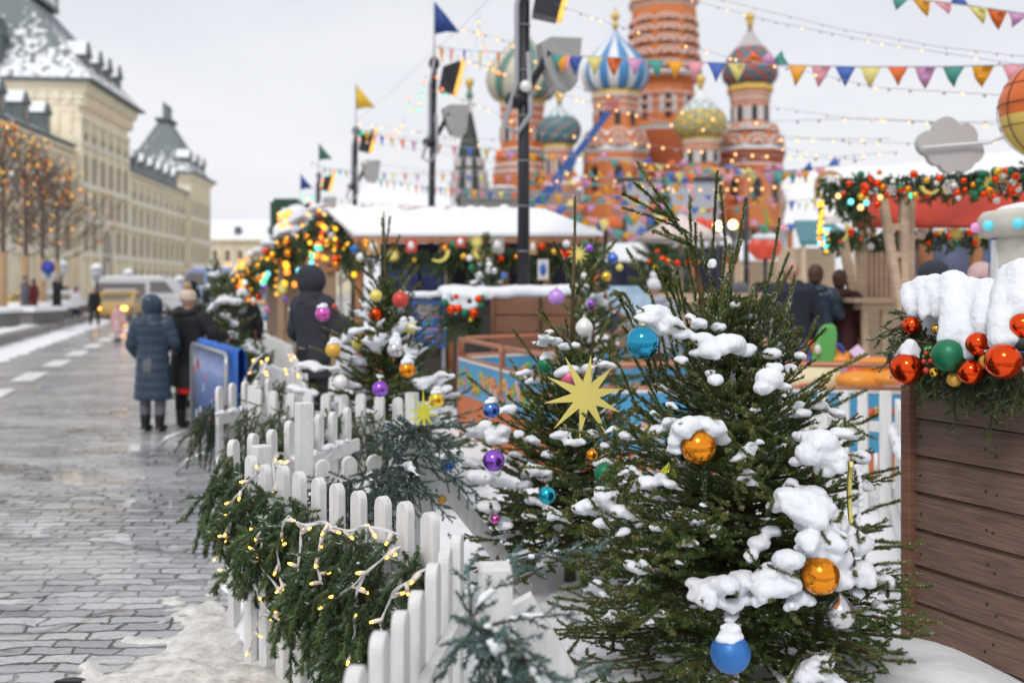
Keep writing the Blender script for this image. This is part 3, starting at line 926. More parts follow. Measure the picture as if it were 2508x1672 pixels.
# diamond dome
onion(1716, 305, 64, 114, 212, 340, lambda k, j: 2 if (j > 15) else (0 if (k + j) % 4 in (0,) or (k - j) % 4 in (0,) else (1 if j < 11 else 2)), [D_GR, D_YE, D_WH], 40, lambda k, j: 1 + .03 * ((k + j) % 2), 0, fin_py=182)
m = drum(1716, 114, [(340, 46, 2), (347, 45, 1), (354, 44, 0), (362, 44, 1), (366, 43, 0), (412, 43, 0), (420, 50, 6), (440, 58, 5), (444, 58, 0), (560, 60, 0)])
slits(m, 1716, 114, 40, 370, 402, w_=1.0); m.build('drum', CM, cath)
# red and green studded dome
onion(1837, 180, 64, 118, 62, 213, lambda k, j: (2 if (k + j) % 2 and 13 < j < 20 else (0 if (k // 2 + j // 2) % 2 else 1)), [D_RE, D_TE, D_WH], 36, lambda k, j: 1 + .07 * ((k + j) % 2), .03, fin_py=28)
m = drum(1837, 118, [(213, 53, 2), (225, 54, 0), (232, 50, 1), (237, 48, 0), (243, 47, 1), (248, 47, 0), (254, 46, 1), (258, 44, 0), (302, 45, 0), (318, 58, 5), (326, 66, 0), (362, 78, 1), (367, 84, 5), (374, 83, 3), (406, 74, 1), (411, 78, 0), (428, 72, 1), (432, 72, 0), (560, 70, 0)])
slits(m, 1837, 118, 42, 262, 300, w_=1.0); arches(m, 1837, 118, 60, 330, 22); arches(m, 1837, 118, 72, 362, 27)
slits(m, 1837, 118, 66, 440, 500, w_=1.6); m.build('drum', CM, cath)
# lower galleries
m = MB()
x0, x1 = cx_(1105, 128), cx_(1915, 128)
m.box(((x0 + x1) / 2, 134, cz(500, 128) / 2), (x1 - x0, 22, cz(500, 128)), None, 0)
for px in range(1210, 1915, 26):
    x = cx_(px, 122)
    m.box((x, 122.4, cz(545, 122)), (.8, .8, 8), None, 1)
for py in (500, 520, 545): m.box(((x0 + x1) / 2, 122.6, cz(py, 122)), (x1 - x0, 1, .5), None, 1)
for px in range(1330, 1915, 26):
    m.prism(arch_poly(1.0, 3.4), .3, None, 4, (cx_(px + 13, 122), 122.7, cz(600, 122)))
m.build('gallery', CM, cath)
m = MB()
for (px0, px1, py) in ((1190, 1330, 470), (1640, 1800, 420), (1105, 1260, 500)):
    a, b_ = cx_(px0, 120), cx_(px1, 120)
    m.add([(a, 119, cz(py + 25, 120)), (b_, 119, cz(py + 25, 120)), (b_, 127, cz(py + 25, 120)), (a, 127, cz(py + 25, 120)), ((a + b_) / 2, 123, cz(py - 15, 120))], [(0, 3, 2, 1), (0, 1, 4), (1, 2, 4), (2, 3, 4), (3, 0, 4)])
m.build('porch_roof', [D_TE], cath)
sn = MB()
for (px, py, r_, d) in ((1507, 325, 48, 121), (1837, 312, 52, 117), (1837, 322, 62, 117), (1625, 190, 80, 135), (1279, 372, 58, 125), (1230, 462, 40, 118)):
    octa(sn, cx_(px, d), d, r_ * d / F, cz(py, d), r_ * .8 * d / F, cz(py - 5, d), 0)
sn.build('snow', ROOFSNOW, cath)

# grey hoarding in front of the church
hm = MB(); d = 100
GREYP = mat('grey_hoarding', (0.42, 0.44, 0.48, 1), 0.7, var=0.06)
hd = thing('hoarding', 'large flat grey screen wall in front of the red cathedral', 'screen wall', (cx_(1640, d), d, 0))
hm.box((cx_(1645, d), d, cz(442, d) / 2), (cx_(1762, d) - cx_(1528, d), 1.0, cz(442, d))); hm.build('panel', GREYP, hd)
hm = MB(); hm.box((cx_(1645, d), d - .6, cz(440, d)), (cx_(1764, d) - cx_(1526, d), .3, .35))
for px in (1528, 1762): hm.box((cx_(px, d), d - .6, cz(440, d) / 2), (.3, .3, cz(440, d)))
hm.build('frame', BLACK, hd)
# blue crane boom
bo = thing('crane', 'blue telescopic crane boom slanting up in front of the striped blue dome', 'crane', (cx_(1300, 75), 75, 0))
a, b_ = P(1322, 496, 75), P(1500, 262, 75)
BLUEP = mat('crane_blue', (0.03, 0.09, 0.30, 1), 0.4, var=0.1)
bm_ = MB(); bm_.bar(a - (b_ - a) * .25, a + (b_ - a) * .45, .75, .75); bm_.build('boom', BLUEP, bo)
bm_ = MB(); bm_.bar(a + (b_ - a) * .45, b_, .5, .5); bm_.build('boom_extension', BLUEP, bo)
bm_ = MB(); bm_.box(b_, (.9, .6, .9)); bm_.build('boom_head', mat('dull_red', (0.45, 0.12, 0.1, 1), .5), bo)
bm_ = MB(); c0 = a - (b_ - a) * .25; bm_.box((c0.x, 75, c0.z / 2 + .6), (2.2, 2.4, c0.z)); bm_.build('base', BLUEP, bo)
# scaffold-like dark structure below the bell tower
sm = MB()
for px in range(1130, 1420, 18):
    sm.bar(P(px, 700, 95), P(px, 468, 95), .12, .12)
for py in (472, 486, 500, 514): sm.bar(P(1128, py, 95), P(1422, py, 95), .2, .35)
tag(sm.build('scaffolding', mat('scaffold_grey', (0.25, 0.24, 0.23, 1), .6)), 'grey scaffolding with planks below the tent roofed bell tower', 'scaffolding')
# ================================================================== CONIFERS
POKE = []
def np_stems(segs, name, m, parent, n=4):
    """segs: (p0, p1, r0, r1)"""
    A = np.array([list(s[0]) for s in segs]); B = np.array([list(s[1]) for s in segs])
    r0 = np.array([s[2] for s in segs]); r1 = np.array([s[3] for s in segs])
    D = B - A; Ln = np.linalg.norm(D, axis=1)[:, None] + 1e-9; D = D / Ln
    ref = np.tile(np.array([0, 0, 1.0]), (len(segs), 1)); ref[np.abs(D[:, 2]) > .9] = (1, 0, 0)
    x = np.cross(ref, D); x /= np.linalg.norm(x, axis=1)[:, None]; y = np.cross(D, x)
    V = np.empty((len(segs), 2 * n, 3))
    for k in range(n):
        a = 2 * PI * k / n
        o = x * math.cos(a) + y * math.sin(a)
        V[:, k] = A + o * r0[:, None]; V[:, n + k] = B + o * r1[:, None]
    base = np.arange(len(segs))[:, None] * 2 * n
    FI = np.concatenate([base + np.array([[k, (k + 1) % n, (k + 1) % n + n, k + n]]) for k in range(n)])
    return np_mesh(name, V.reshape(-1, 3), FI, m, parent, smooth=True)

def polyline(p0, d0, L_, up=0.0, droop=0.0, n=6):
    """curve of length L_ leaving p0 in direction d0, sagging by droop then lifting by up"""
    pts = [Vector(p0)]
    d = Vector(d0).normalized()
    for i in range(n):
        t = (i + 1) / n
        bend = -droop * (1 - t) * 1.6 + up * t * 1.3
        d = (d + Vector((0, 0, bend / n)) + Vector((random.uniform(-1, 1), random.uniform(-1, 1), random.uniform(-1, 1))) * 0.03).normalized()
        pts.append(pts[-1] + d * (L_ / n))
    return pts

def along(pts, t):
    N = len(pts) - 1; f = min(t * N, N - 1e-6); i = int(f); u = f - i
    return pts[i].lerp(pts[i + 1], u), (pts[i + 1] - pts[i]).normalized()

def bough(pts, L_, tw, st, r0=0.006, side=0.42, step=0.055, depth=1, young=0.25, ang=48, start=0.15, bare=0.0, plane=None, mi=(0, 1), ws=1.0, minl=0.05):
    """add a branch with side twigs; tw = needle twigs, st = stems"""
    N = len(pts) - 1
    for i in range(N):
        t0, t1 = i / N, (i + 1) / N
        a = r0 * (1 - .75 * t0); b_ = r0 * (1 - .75 * t1)
        st.append((pts[i], pts[i + 1], a, b_))
        if t1 > bare:
            tw.append((pts[i], pts[i + 1], mi[1] if t0 > 1 - young else mi[0], ws))
    if depth <= 0: return
    s = 1; t = start + random.uniform(0, .05)
    while t < 0.97:
        p, d = along(pts, t)
        upv = plane if plane is not None else Vector((0, 0, 1))
        sd = d.cross(upv)
        if sd.length < .2: sd = d.orthogonal()
        sd.normalize()
        a = R(ang + random.uniform(-9, 9))
        nv = (d * math.cos(a) + sd * s * math.sin(a) + upv * random.uniform(-.22, .22)).normalized()
        l = max(minl, L_ * side * (1 - t) ** .75 * random.uniform(.7, 1.15))
        if t > bare * .9 or random.random() < .35:
            sp = polyline(p, nv, l, up=.12, droop=.08, n=3 if l > .12 else 2)
            bough(sp, l, tw, st, r0 * .5, side * .85, step, depth - 1 if l > .13 else 0, young if l < .12 else young, ang, .2, max(0, bare - .3), plane, mi, ws, minl)
        s = -s
        t += step / L_ * random.uniform(.7, 1.2)

def lump(mb, c, r, sq=0.62, n=10):
    c = Vector(c)
    if r < .012 or r > .3:
        mb.ball(c, (r * random.uniform(.9, 1.15), r * random.uniform(.9, 1.15), r * sq), n, 7); return
    mb.ball(c, (r * random.uniform(.85, 1.05), r * random.uniform(.85, 1.05), r * sq * random.uniform(.85, 1.0)), n, 7)
    for _ in range(5):
        a = random.uniform(0, 2 * PI); e = random.uniform(.35, .85); q = r * random.uniform(.3, .52)
        mb.ball(c + Vector((math.cos(a) * e * r, math.sin(a) * e * r, (random.uniform(-.75, .35)) * r * sq)), (q, q, q * .8), 8, 6)
def snow_line(mb, pts, t0, t1, r, sq=.6, k=14):
    for i in range(k):
        t = t0 + (t1 - t0) * i / max(1, k - 1)
        p, d = along(pts, t)
        e = 1 - abs(2 * i / max(1, k - 1) - 1) * .45
        lump(mb, p + Vector((0, 0, r * .35)) + Vector((random.uniform(-.3, .3) * r, random.uniform(-.3, .3) * r, 0)), r * e, sq)

def spruce(label, base, H, Rm, seed, crown0=0.2, nb=90, step=0.05, depth=2, group=None, dens=1500, nl=0.014, w=.004,
           snow=.5, shoots=(), top_t=1.0, lean=(0, 0), vox=.014, big=(), ground_bare=True, mi=(0, 1), bend=None, shape=.8, snow_r=.035, limit=400000, el_top=62):
    random.seed(seed)
    root = thing('spruce_tree', label, 'tree', base, 0, group)
    bx_, by_, bz_ = base
    tw = []; st = []; sn = MB()
    def trunk(h):
        t = h / H
        return Vector((bx_ + lean[0] * t + (bend(t) if bend else 0), by_ + lean[1] * t, bz_ + h))
    tp = [trunk(H * i / 10 * top_t) for i in range(11)]
    tb = MB(); tb.tube(tp, [(.032 * H / 2.2) * (1 - .82 * i / 10) for i in range(11)], 8); tb.build('trunk', BARK_G, root)
    h = crown0; ga = random.uniform(0, 6)
    Hc = H * top_t - crown0
    for k in range(nb):
        t = ((k + .5) / nb) ** 1.05
        h = crown0 + Hc * t
        ga += 2.399 + random.uniform(-.3, .3)
        L_ = Rm * ((1 - t) ** shape * .92 + .12) * random.uniform(.78, 1.12)
        if t < .1: L_ *= .9
        el = R(2 + (el_top - 2) * t ** 1.4 + random.uniform(-9, 9))
        dr = Vector((math.cos(ga) * math.cos(el), math.sin(ga) * math.cos(el), math.sin(el)))
        pts = polyline(trunk(h), dr, L_, up=.45, droop=.5 * (1 - t), n=7)
        bough(pts, L_, tw, st, .007 * (L_ / .7) ** .5 + .002, .46, step, depth, .22, 45, .14, .55 if t < .12 and ground_bare else (.1 if t < .5 else 0), None, mi)
        if random.random() < snow and t < .8:
            t0 = random.uniform(.2, .6); q = random.uniform(.18, .38)
            snow_line(sn, pts, t0, min(.95, t0 + q), snow_r * random.uniform(.5, 1.15) * (1 + (1 - t) * .3), .55)
            if random.random() < .6:
                p, d = along(pts, min(.9, t0 + q * .6)); s_ = d.cross(Vector((0, 0, 1))).normalized() * random.choice((-1, 1)) + d * .8
                for q_ in range(5):
                    lump(sn, p + s_ * .022 * q_ + Vector((0, 0, .01)), snow_r * (.8 - q_ * .1), .6)
    for sh in shoots:   # (points, radius)
        pts = [Vector(p) for p in sh[0]]
        full = []
        for a, b_ in zip(pts, pts[1:]):
            full += [a, a.lerp(b_, .5)]
        full.append(pts[-1])
        Ls = sum((b_ - a).length for a, b_ in zip(pts, pts[1:]))
        fat = sh[1] > .012
        bough(full, Ls, tw, st, sh[1] if fat else sh[1] * .5, .3, .2, 0, sh[2] if len(sh) > 2 else .6, mi=mi, ws=1.0 if fat else 1.15)
        if not fat: bough(full, Ls, tw, [], .001, .3, .2, 0, sh[2] if len(sh) > 2 else .6, mi=mi, ws=1.0)
    POKE.clear()
    for b_ in big: b_(sn)
    for c in POKE:
        if random.random() < .55:
            ax = trunk(min(H, max(0, c.z - bz_)))
            o_ = Vector((c.x - ax.x, c.y - ax.y, 0)); o_.normalize()
            dr = (o_ * .7 + Vector((random.uniform(-.8, .8), random.uniform(-.4, .2), random.uniform(-.5, .7)))).normalized()
            l = random.uniform(.08, .16); s0 = c - dr * l * .25 + Vector((random.uniform(-.05, .05), -.01, random.uniform(-.04, .04)))
            bough(polyline(s0, dr, l, up=.3, n=3), l, tw, st, .003, .5, .06, 0, .5, mi=mi)
    if tw:
        needles(tw, 'needles', [NEEDLE, NEEDLE_Y], root, dens, nl, w, 50, 0, limit, .08)
        np_stems(st, 'branch', BARK, root)
    if sn.v:
        so = sn.build('snow', SNOW, root); snowy(so, vox, vox * 1.1, .05, 3)
    return root

# ---- the big spruce in focus
def T1b(px, py, d=4.0): return P(px, py, d)
sh = []
def S(pl, r=.006, y=.8, d=3.95, jit=.08):
    q = [P(x, y_, d + random.uniform(-jit, jit) * (i / max(1, len(pl) - 1))) for i, (x, y_) in enumerate(pl)]
    sh.append((q, r, y))
random.seed(3)
# broken leader and its fan of upright shoots
S([(1745, 860), (1722, 740), (1700, 620), (1672, 560)], .017, .0, 4.0, .02)
S([(1672, 575), (1640, 515), (1600, 460), (1562, 398)], .006)
S([(1668, 565), (1625, 520), (1590, 478), (1553, 447)], .005)
S([(1665, 540), (1610, 520), (1565, 495), (1523, 473)], .005)
S([(1690, 572), (1640, 548), (1580, 525), (1525, 509)], .005)
S([(1690, 600), (1650, 585), (1600, 565), (1600, 568)], .005)
S([(1700, 610), (1680, 590), (1640, 575), (1622, 558)], .004)
S([(1692, 640), (1692, 570), (1690, 520), (1690, 480)], .005)
S([(1706, 650), (1704, 600), (1703, 545)], .004)
S([(1740, 660), (1748, 580), (1752, 490), (1757, 418)], .007, .7)
S([(1768, 690), (1778, 610), (1770, 520), (1765, 456)], .006, .7)
S([(1765, 760), (1795, 650), (1815, 560), (1827, 487)], .007, .7)
S([(1860, 760), (1885, 680), (1900, 600), (1909, 535)], .006, .6)
S([(1835, 850), (1870, 770), (1905, 690), (1932, 620)], .006, .6)
S([(1860, 830), (1890, 745), (1940, 652)], .005, .6)
S([(1800, 830), (1812, 760), (1855, 700), (1880, 690)], .006)
S([(1705, 740), (1690, 670), (1680, 610)], .005)
S([(1590, 720), (1565, 660), (1535, 610)], .006, .8)
S([(1640, 740), (1620, 690), (1605, 655)], .005)
S([(1668, 760), (1655, 700), (1643, 640)], .005)
S([(1600, 830), (1570, 790), (1530, 720), (1505, 720)], .006)
S([(1790, 760), (1790, 660), (1786, 600)], .005)
S([(1745, 940), (1760, 830), (1770, 690)], .008, .5, 3.75)
S([(1750, 700), (1725, 650), (1716, 570)], .005)
S([(1760, 720), (1800, 640), (1815, 590)], .005)
S([(1960, 960), (2010, 925), (2070, 893), (2122, 866)], .006, .7)
S([(1920, 960), (1935, 880), (1950, 825)], .006)
S([(1900, 900), (1935, 850), (1940, 770)], .006)
S([(1990, 1010), (2050, 990), (2122, 953)], .006)
S([(2040, 1050), (2110, 1035), (2150, 1015)], .006)
S([(2060, 1190), (2130, 1160), (2200, 1145)], .006)
S([(2080, 1270), (2150, 1240), (2205, 1225)], .006)
S([(2090, 1330), (2150, 1325), (2205, 1328)], .006)
S([(2070, 1420), (2150, 1380), (2230, 1375)], .006)
S([(1420, 1170), (1340, 1145), (1272, 1142)], .006)
S([(1440, 1260), (1350, 1250), (1285, 1254)], .006)
S([(1430, 1400), (1370, 1370), (1295, 1342)], .006)
S([(1470, 1100), (1440, 1060), (1375, 1050)], .006)
S([(1560, 1000), (1520, 900), (1465, 830)], .007, .7)
S([(1640, 1050), (1600, 960), (1545, 860)], .008, .5, 3.72)
S([(1700, 940), (1740, 880), (1790, 850)], .006, .6, 3.75)
S([(1725, 1330), (1725, 1140), (1712, 1040)], .006, .5, 3.5)
S([(1850, 1200), (1900, 1140), (1950, 1060)], .007, .5, 3.65)
S([(1790, 1120), (1770, 1020), (1715, 930)], .007, .5, 3.6)
for s_ in range(26):
    x = random.uniform(1560, 1960); y0 = random.uniform(800, 1000) - (60 if 1640 < x < 1850 else 0)
    dx = (x - 1750) * .35 + random.uniform(-25, 25)
    S([(x, y0), (x + dx * .5, y0 - 70), (x + dx, y0 - random.uniform(110, 170))], .005, .7, random.uniform(3.75, 4.3), .05)
def bigsnow(sn):
    def L1(px, py, rpx, d=3.75, sq=.7, k=1, dx=0, dy=0):
        for i in range(k):
            d_ = d - .10 + random.uniform(-.04, .04)
            c = P(px + dx * i, py + dy * i, d_)
            POKE.append(c); lump(sn, c, rpx * 1.05 * d_ / F, sq * .82, 12)
    L1(1600, 765, 42, 3.8, .6); L1(1640, 790, 34, 3.8, .6); L1(1580, 785, 32, 3.75); L1(1672, 815, 26, 3.8); L1(1620, 808, 26, 3.75)
    L1(1715, 790, 22, 3.8); L1(1722, 830, 30, 3.78); L1(1740, 860, 32, 3.75, .8); L1(1785, 840, 40, 3.8, .75); L1(1760, 800, 22, 3.85); L1(1830, 855, 26, 3.82)
    L1(1668, 880, 20, 3.75); L1(1700, 865, 16)
    L1(1745, 645, 13, 3.95, 1.2); L1(1800, 745, 16, 3.95); L1(1840, 775, 14, 4.0); L1(1690, 775, 16, 3.9)
    L1(1885, 925, 34, 3.65, .95); L1(1900, 900, 24, 3.7); L1(1870, 950, 28, 3.65); L1(1915, 945, 20, 3.7)
    L1(1752, 930, 24, 3.65, .9); L1(1740, 915, 18); L1(1935, 900, 20, 3.9); L1(1960, 870, 16, 3.9); L1(1890, 865, 24, 3.9)
    for i in range(9):
        a = PI * (i / 8); L1(1712 - 58 * math.cos(a), 1075 - 38 * math.sin(a), 30 if 1 < i < 7 else 22, 3.56, .9)
    L1(1712, 1055, 38, 3.62, .8); L1(1660, 1040, 30, 3.65); L1(1640, 1030, 20, 3.65); L1(1610, 1050, 22, 3.7, .6); L1(1655, 1100, 22, 3.6)
    L1(2010, 1080, 50, 3.6, .75); L1(1985, 1110, 38, 3.58, .9); L1(2030, 1115, 44, 3.58, .85); L1(1975, 1070, 32, 3.65, .6); L1(2060, 1060, 32, 3.7, .5); L1(2085, 1065, 22, 3.75, .5); L1(2020, 1150, 28, 3.58)
    L1(1950, 1130, 20, 3.7); L1(1960, 1010, 26, 3.9, .6); L1(2000, 990, 30, 3.95, .5); L1(2050, 1010, 24, 3.95, .5)
    L1(2110, 1120, 24, 3.9, .9); L1(2120, 1190, 18, 3.85, 1)
    for t in np.linspace(0, 1, 8):
        L1(1930 + 130 * t, 1215 + 180 * t * t + 20 * t, 40 + 14 * math.sin(PI * t), 3.5, .75)
    for t in np.linspace(0, 1, 6):
        L1(1990 + 70 * t, 1210 + 90 * t, 36, 3.62, .7)
    L1(1900, 1240, 28, 3.55, .6); L1(1890, 1300, 26, 3.6, .6); L1(2090, 1330, 42, 3.62, .9); L1(2110, 1400, 38, 3.62, .9); L1(2100, 1450, 22, 3.62)
    L1(1860, 1330, 30, 3.55); L1(1840, 1360, 22, 3.55)
    for (x, y, r_) in ((1930, 1370, 40), (1900, 1400, 44), (1880, 1440, 40), (1930, 1430, 38), (1960, 1460, 30), (1940, 1480, 22), (1990, 1350, 36), (2040, 1360, 34),
                       (1820, 1420, 40), (1780, 1430, 36), (1750, 1430, 34), (1720, 1440, 30), (1700, 1460, 22), (1730, 1470, 28), (1790, 1480, 26), (1790, 1515, 17), (1830, 1465, 24), (1855, 1470, 20), (1700, 1425, 22), (1765, 1475, 20), (1870, 1410, 30), (2050, 1400, 18), (1980, 1320, 34)):
        L1(x, y, r_, 3.42 + (2100 - x) * .0001, .75)
    for (x, y, r_, d) in ((1490, 1215, 34, 3.7), (1500, 1240, 28, 3.65), (1520, 1250, 26, 3.6), (1440, 1240, 30, 3.75), (1420, 1245, 22, 3.75), (1470, 1200, 20, 3.7),
                          (1590, 1180, 26, 3.6), (1620, 1170, 20, 3.6), (1560, 1165, 22, 3.6), (1540, 1150, 18, 3.6), (1640, 1185, 18, 3.6), (1530, 1300, 16, 3.6), (1470, 1280, 20, 3.65), (1360, 1260, 20, 3.8),
                          (1550, 1385, 22, 3.5), (1540, 1380, 16, 3.5), (1570, 1378, 16, 3.5), (1460, 1430, 20, 3.5), (1470, 1450, 16, 3.5), (1560, 1420, 16, 3.5),
                          (1500, 1500, 15, 3.45), (1390, 1590, 16, 3.6), (1388, 1625, 14, 3.6), (1840, 1180, 14, 3.55), (1825, 1165, 16, 3.55), (1830, 1150, 12, 3.55), (1755, 1290, 12, 3.45), (1750, 1310, 11, 3.45),
                          (1700, 1330, 14, 3.5), (1680, 1325, 14, 3.5), (1660, 1375, 12, 3.5), (1620, 1500, 13, 3.45), (1590, 1520, 13, 3.45), (1700, 1255, 13, 3.5), (1720, 1235, 11, 3.5), (1600, 1290, 14, 3.55),
                          (1995, 1640, 40, 3.5), (2020, 1610, 26, 3.5), (1965, 1650, 26, 3.5), (1940, 1180, 16, 3.7), (1530, 1065, 16, 3.75), (1500, 1050, 14, 3.75), (1480, 1090, 14, 3.75), (1640, 990, 14, 3.7), (1600, 1010, 12, 3.7), (1960, 990, 14, 3.7),
                          (2150, 1480, 20, 3.8), (2170, 1420, 22, 3.85), (2180, 1440, 18, 3.85), (2140, 1410, 18, 3.8), (1850, 1000, 14, 3.7), (1830, 1110, 22, 3.55), (1840, 1090, 16, 3.55), (1860, 1080, 13, 3.55)):
        L1(x, y, r_, d, .8)
        sx = random.choice((-1, 1))
        for q in range(1, 5): L1(x + sx * r_ * .45 * q, y + .22 * r_ * q, r_ * (.85 - .13 * q), d, .7)
bend1 = lambda t: -.03 * t - .07 * max(0, t - .5)
spruce('large bushy spruce in focus at the front with thick snow and tall upright shoots', (.905, 4.0, .08), 2.15, .80, 21, .17, 250, .050, 2,
       dens=1500, nl=.0155, w=.0038, snow=.5, shoots=sh, top_t=.71, vox=.0075, big=(bigsnow,), bend=bend1, shape=.62, snow_r=.02, limit=1200000, el_top=58)

# ---- second tree, behind and left
sh = []
def S2(pl, r=.006, y=.8, d=5.5, jit=.1):
    sh.append(([P(x, y_, d + random.uniform(-jit, jit)) for x, y_ in pl], r, y))
S2([(1397, 1010), (1400, 850), (1404, 700), (1408, 560), (1408, 480)], .016, .45)
S2([(1404, 720), (1380, 640), (1356, 592)], .006)
S2([(1410, 720), (1450, 660), (1512, 585)], .006)
S2([(1400, 860), (1350, 800), (1312, 765)], .006); S2([(1400, 880), (1370, 830), (1328, 762)], .005)
S2([(1405, 850), (1440, 790), (1462, 775)], .006); S2([(1410, 900), (1470, 830), (1498, 760)], .007); S2([(1405, 760), (1418, 700), (1420, 655)], .004)
S2([(1390, 960), (1310, 880), (1255, 805)], .007); S2([(1398, 1000), (1470, 940), (1520, 850)], .006)
S2([(1380, 990), (1300, 960), (1250, 880)], .006); S2([(1370, 1050), (1230, 990), (1145, 922)], .006); S2([(1350, 1010), (1280, 930), (1250, 915)], .005)
S2([(1398, 930), (1395, 850), (1386, 780)], .005)
def snow2(sn):
    for (x, y, r_) in ((1355, 835, 28), (1330, 825, 22), (1380, 845, 24), (1410, 845, 18), (1345, 812, 18), (1310, 835, 12), (1400, 905, 30), (1370, 910, 22), (1440, 900, 26), (1480, 890, 24), (1460, 880, 18), (1290, 910, 20), (1310, 930, 22), (1250, 1000, 26),
                       (1225, 1050, 34), (1190, 1040, 30), (1160, 1055, 30), (1210, 1075, 30), (1270, 1060, 22), (1300, 1075, 26), (1150, 1130, 28), (1170, 1165, 40), (1140, 1175, 34), (1200, 1150, 30), (1230, 1180, 30), (1310, 1150, 34), (1330, 1165, 26), (1290, 1185, 26),
                       (1190, 1240, 34), (1220, 1265, 34), (1240, 1285, 24), (1160, 1235, 22), (1300, 1225, 26), (1350, 1250, 24), (1290, 1260, 20), (1120, 1110, 22), (1340, 1110, 24), (1380, 1060, 26), (1420, 1080, 24), (1450, 1060, 22), (1480, 1130, 28), (1260, 1110, 20)):
        d = 5.0 + random.uniform(-.1, .2)
        POKE.append(P(x, y, d)); lump(sn, P(x, y, d), r_ * .85 * d / F, .5, 10); lump(sn, P(x + random.uniform(-r_, r_), y + 5, d), r_ * .7 * d / F, .45)
spruce('thin topped spruce right behind the yellow ten pointed star, with pink and violet baubles', (.32, 5.5, .1), 2.3, .78, 5, .15, 160, .07, 2, dens=1100, nl=.019, w=.0052,
       snow=.34, shoots=sh, top_t=.52, vox=.013, big=(snow2,), shape=.75, snow_r=.028, limit=600000)
# ---- third tree, left of centre, beyond the fence
sh = []
def S3(pl, r=.006, y=.9, d=7.8): sh.append(([P(x, y_, d + random.uniform(-.1, .1)) for x, y_ in pl], r, y))
S3([(948, 900), (946, 760), (943, 640), (940, 520)], .014, .6)
for x0, y0, x1, y1 in ((945, 640, 980, 575), (945, 660, 912, 590), (948, 720, 1010, 640), (948, 740, 1025, 650), (942, 700, 870, 640), (942, 740, 880, 590), (948, 760, 1030, 690), (942, 780, 840, 660), (945, 800, 1040, 730), (940, 830, 825, 760), (948, 840, 1050, 770),
                       (940, 860, 790, 800), (946, 900, 1090, 830), (940, 900, 760, 850), (944, 620, 936, 535), (946, 600, 955, 530)):
    S3([(x0, y0), ((x0 + x1) / 2, (y0 + y1) / 2 + 8), (x1, y1)])
def snow3(sn):
    for (x, y, r_) in ((870, 810, 26), (850, 830, 20), (900, 800, 16), (990, 780, 18), (1010, 800, 20), (1050, 930, 34), (1080, 915, 26), (1095, 950, 28), (1030, 945, 24), (760, 890, 30), (790, 900, 24), (830, 900, 26), (720, 950, 30), (760, 960, 30), (930, 920, 18), (1000, 870, 20), (880, 1000, 24), (1060, 1010, 30), (970, 990, 20), (850, 870, 16)):
        lump(sn, P(x, y, 7.5), r_ * .7 * 7.5 / F, .5); lump(sn, P(x + random.uniform(-r_, r_), y + 4, 7.45), r_ * .6 * 7.5 / F, .5)
spruce('airy spruce behind the fence left of centre with red, yellow and magenta baubles', (-.985, 7.8, .08), 2.4, .90, 8, .2, 165, .09, 2, dens=800, nl=.021, w=.007,
       snow=.6, shoots=sh, top_t=.68, vox=.02, big=(snow3,), shape=.8, snow_r=.05, limit=400000)
# ---- farther trees
FARP = dict(step=.10, depth=1, dens=380, nl=.035, w=.014, vox=.04, limit=90000)
spruce('dark green full spruce behind the thin topped tree, with star and blue bauble', (.85, 10.6, .08), 2.1, .78, 12, .12, 110, snow=.4, snow_r=.06, **FARP)
spruce('small spruce with silver baubles in front of the long snowy stall', (-.36, 13.9, .5), 1.95, .6, 13, .1, 70, snow=.35, snow_r=.06, **FARP)
spruce('low spruce behind the far part of the fence, left of the hooded man', (-3.9, 13.5, .1), 1.75, .85, 14, .1, 90, snow=.6, snow_r=.07, **FARP)
spruce('snowy low spruce by the fence, farthest left of the fair trees', (-6.1, 20.5, .1), 2.1, .9, 15, .1, 80, snow=.6, snow_r=.08, **FARP)
spruce('tall dark christmas tree far off in front of the grey screen', (4.35, 29, .1), 4.6, 1.35, 16, .3, 190, snow=.1, snow_r=.1, step=.16, depth=1, dens=200, nl=.09, w=.035, vox=.08, limit=90000)
spruce('small dark spruce half hidden behind the tall spruce shoots, near the pink umbrella', (2.35, 16.5, .1), 1.7, .7, 17, .1, 60, snow=.3, snow_r=.06, **FARP)

# ================================================================== BAUBLES AND STARS
def bauble(c, r, m, label, cap=True, snow=0, drop=1.0, rim=True):
    c = Vector(c)
    mb = MB(); mb.ball(c, (r, r, r * drop), 32, 20)
    if drop > 1.05:
        mb = MB(); mb.lathe([(.02 * r, -r), (.4 * r, -.92 * r), (.75 * r, -.66 * r), (.96 * r, -.2 * r), (.98 * r, .15 * r), (.8 * r, .6 * r), (.45 * r, .95 * r), (.18 * r, 1.2 * r), (.05 * r, 1.35 * r)], 24, c)
    ob = mb.build('bauble', m, None, origin=c)
    tag(ob, label, 'bauble')
    if cap:
        k = MB(); k.lathe([(r * .2, r * .94 * drop), (r * .2, r * 1.1 * drop), (r * .08, r * 1.13 * drop)], 12, c)
        k.tube([c + Vector((r * .1 * math.cos(a), 0, r * (1.17 * drop + .1 * math.sin(a)))) for a in np.linspace(0, 2 * PI, 9)], r * .02, 5)
        k.build('cap', CAPM, ob)
    if snow:
        s_ = MB()
        lump(s_, c + Vector((0, 0, r * (.75 + .25 * snow))), r * .8, .55 * snow, 12); lump(s_, c + Vector((r * .1, 0, r * (1.0 + .5 * snow))), r * .55, .8 * snow, 12)
        lump(s_, c + Vector((-r * .25, -r * .2, r * .8)), r * .55, .5, 12)
        snowy(s_.build('snow_cap', SNOW, ob), r * .12, r * .12, .03, 2)
    return ob
def pb(px, py, rpx, d, m, label, **k): return bauble(P(px, py, d), rpx * d / F, m, label, **k)
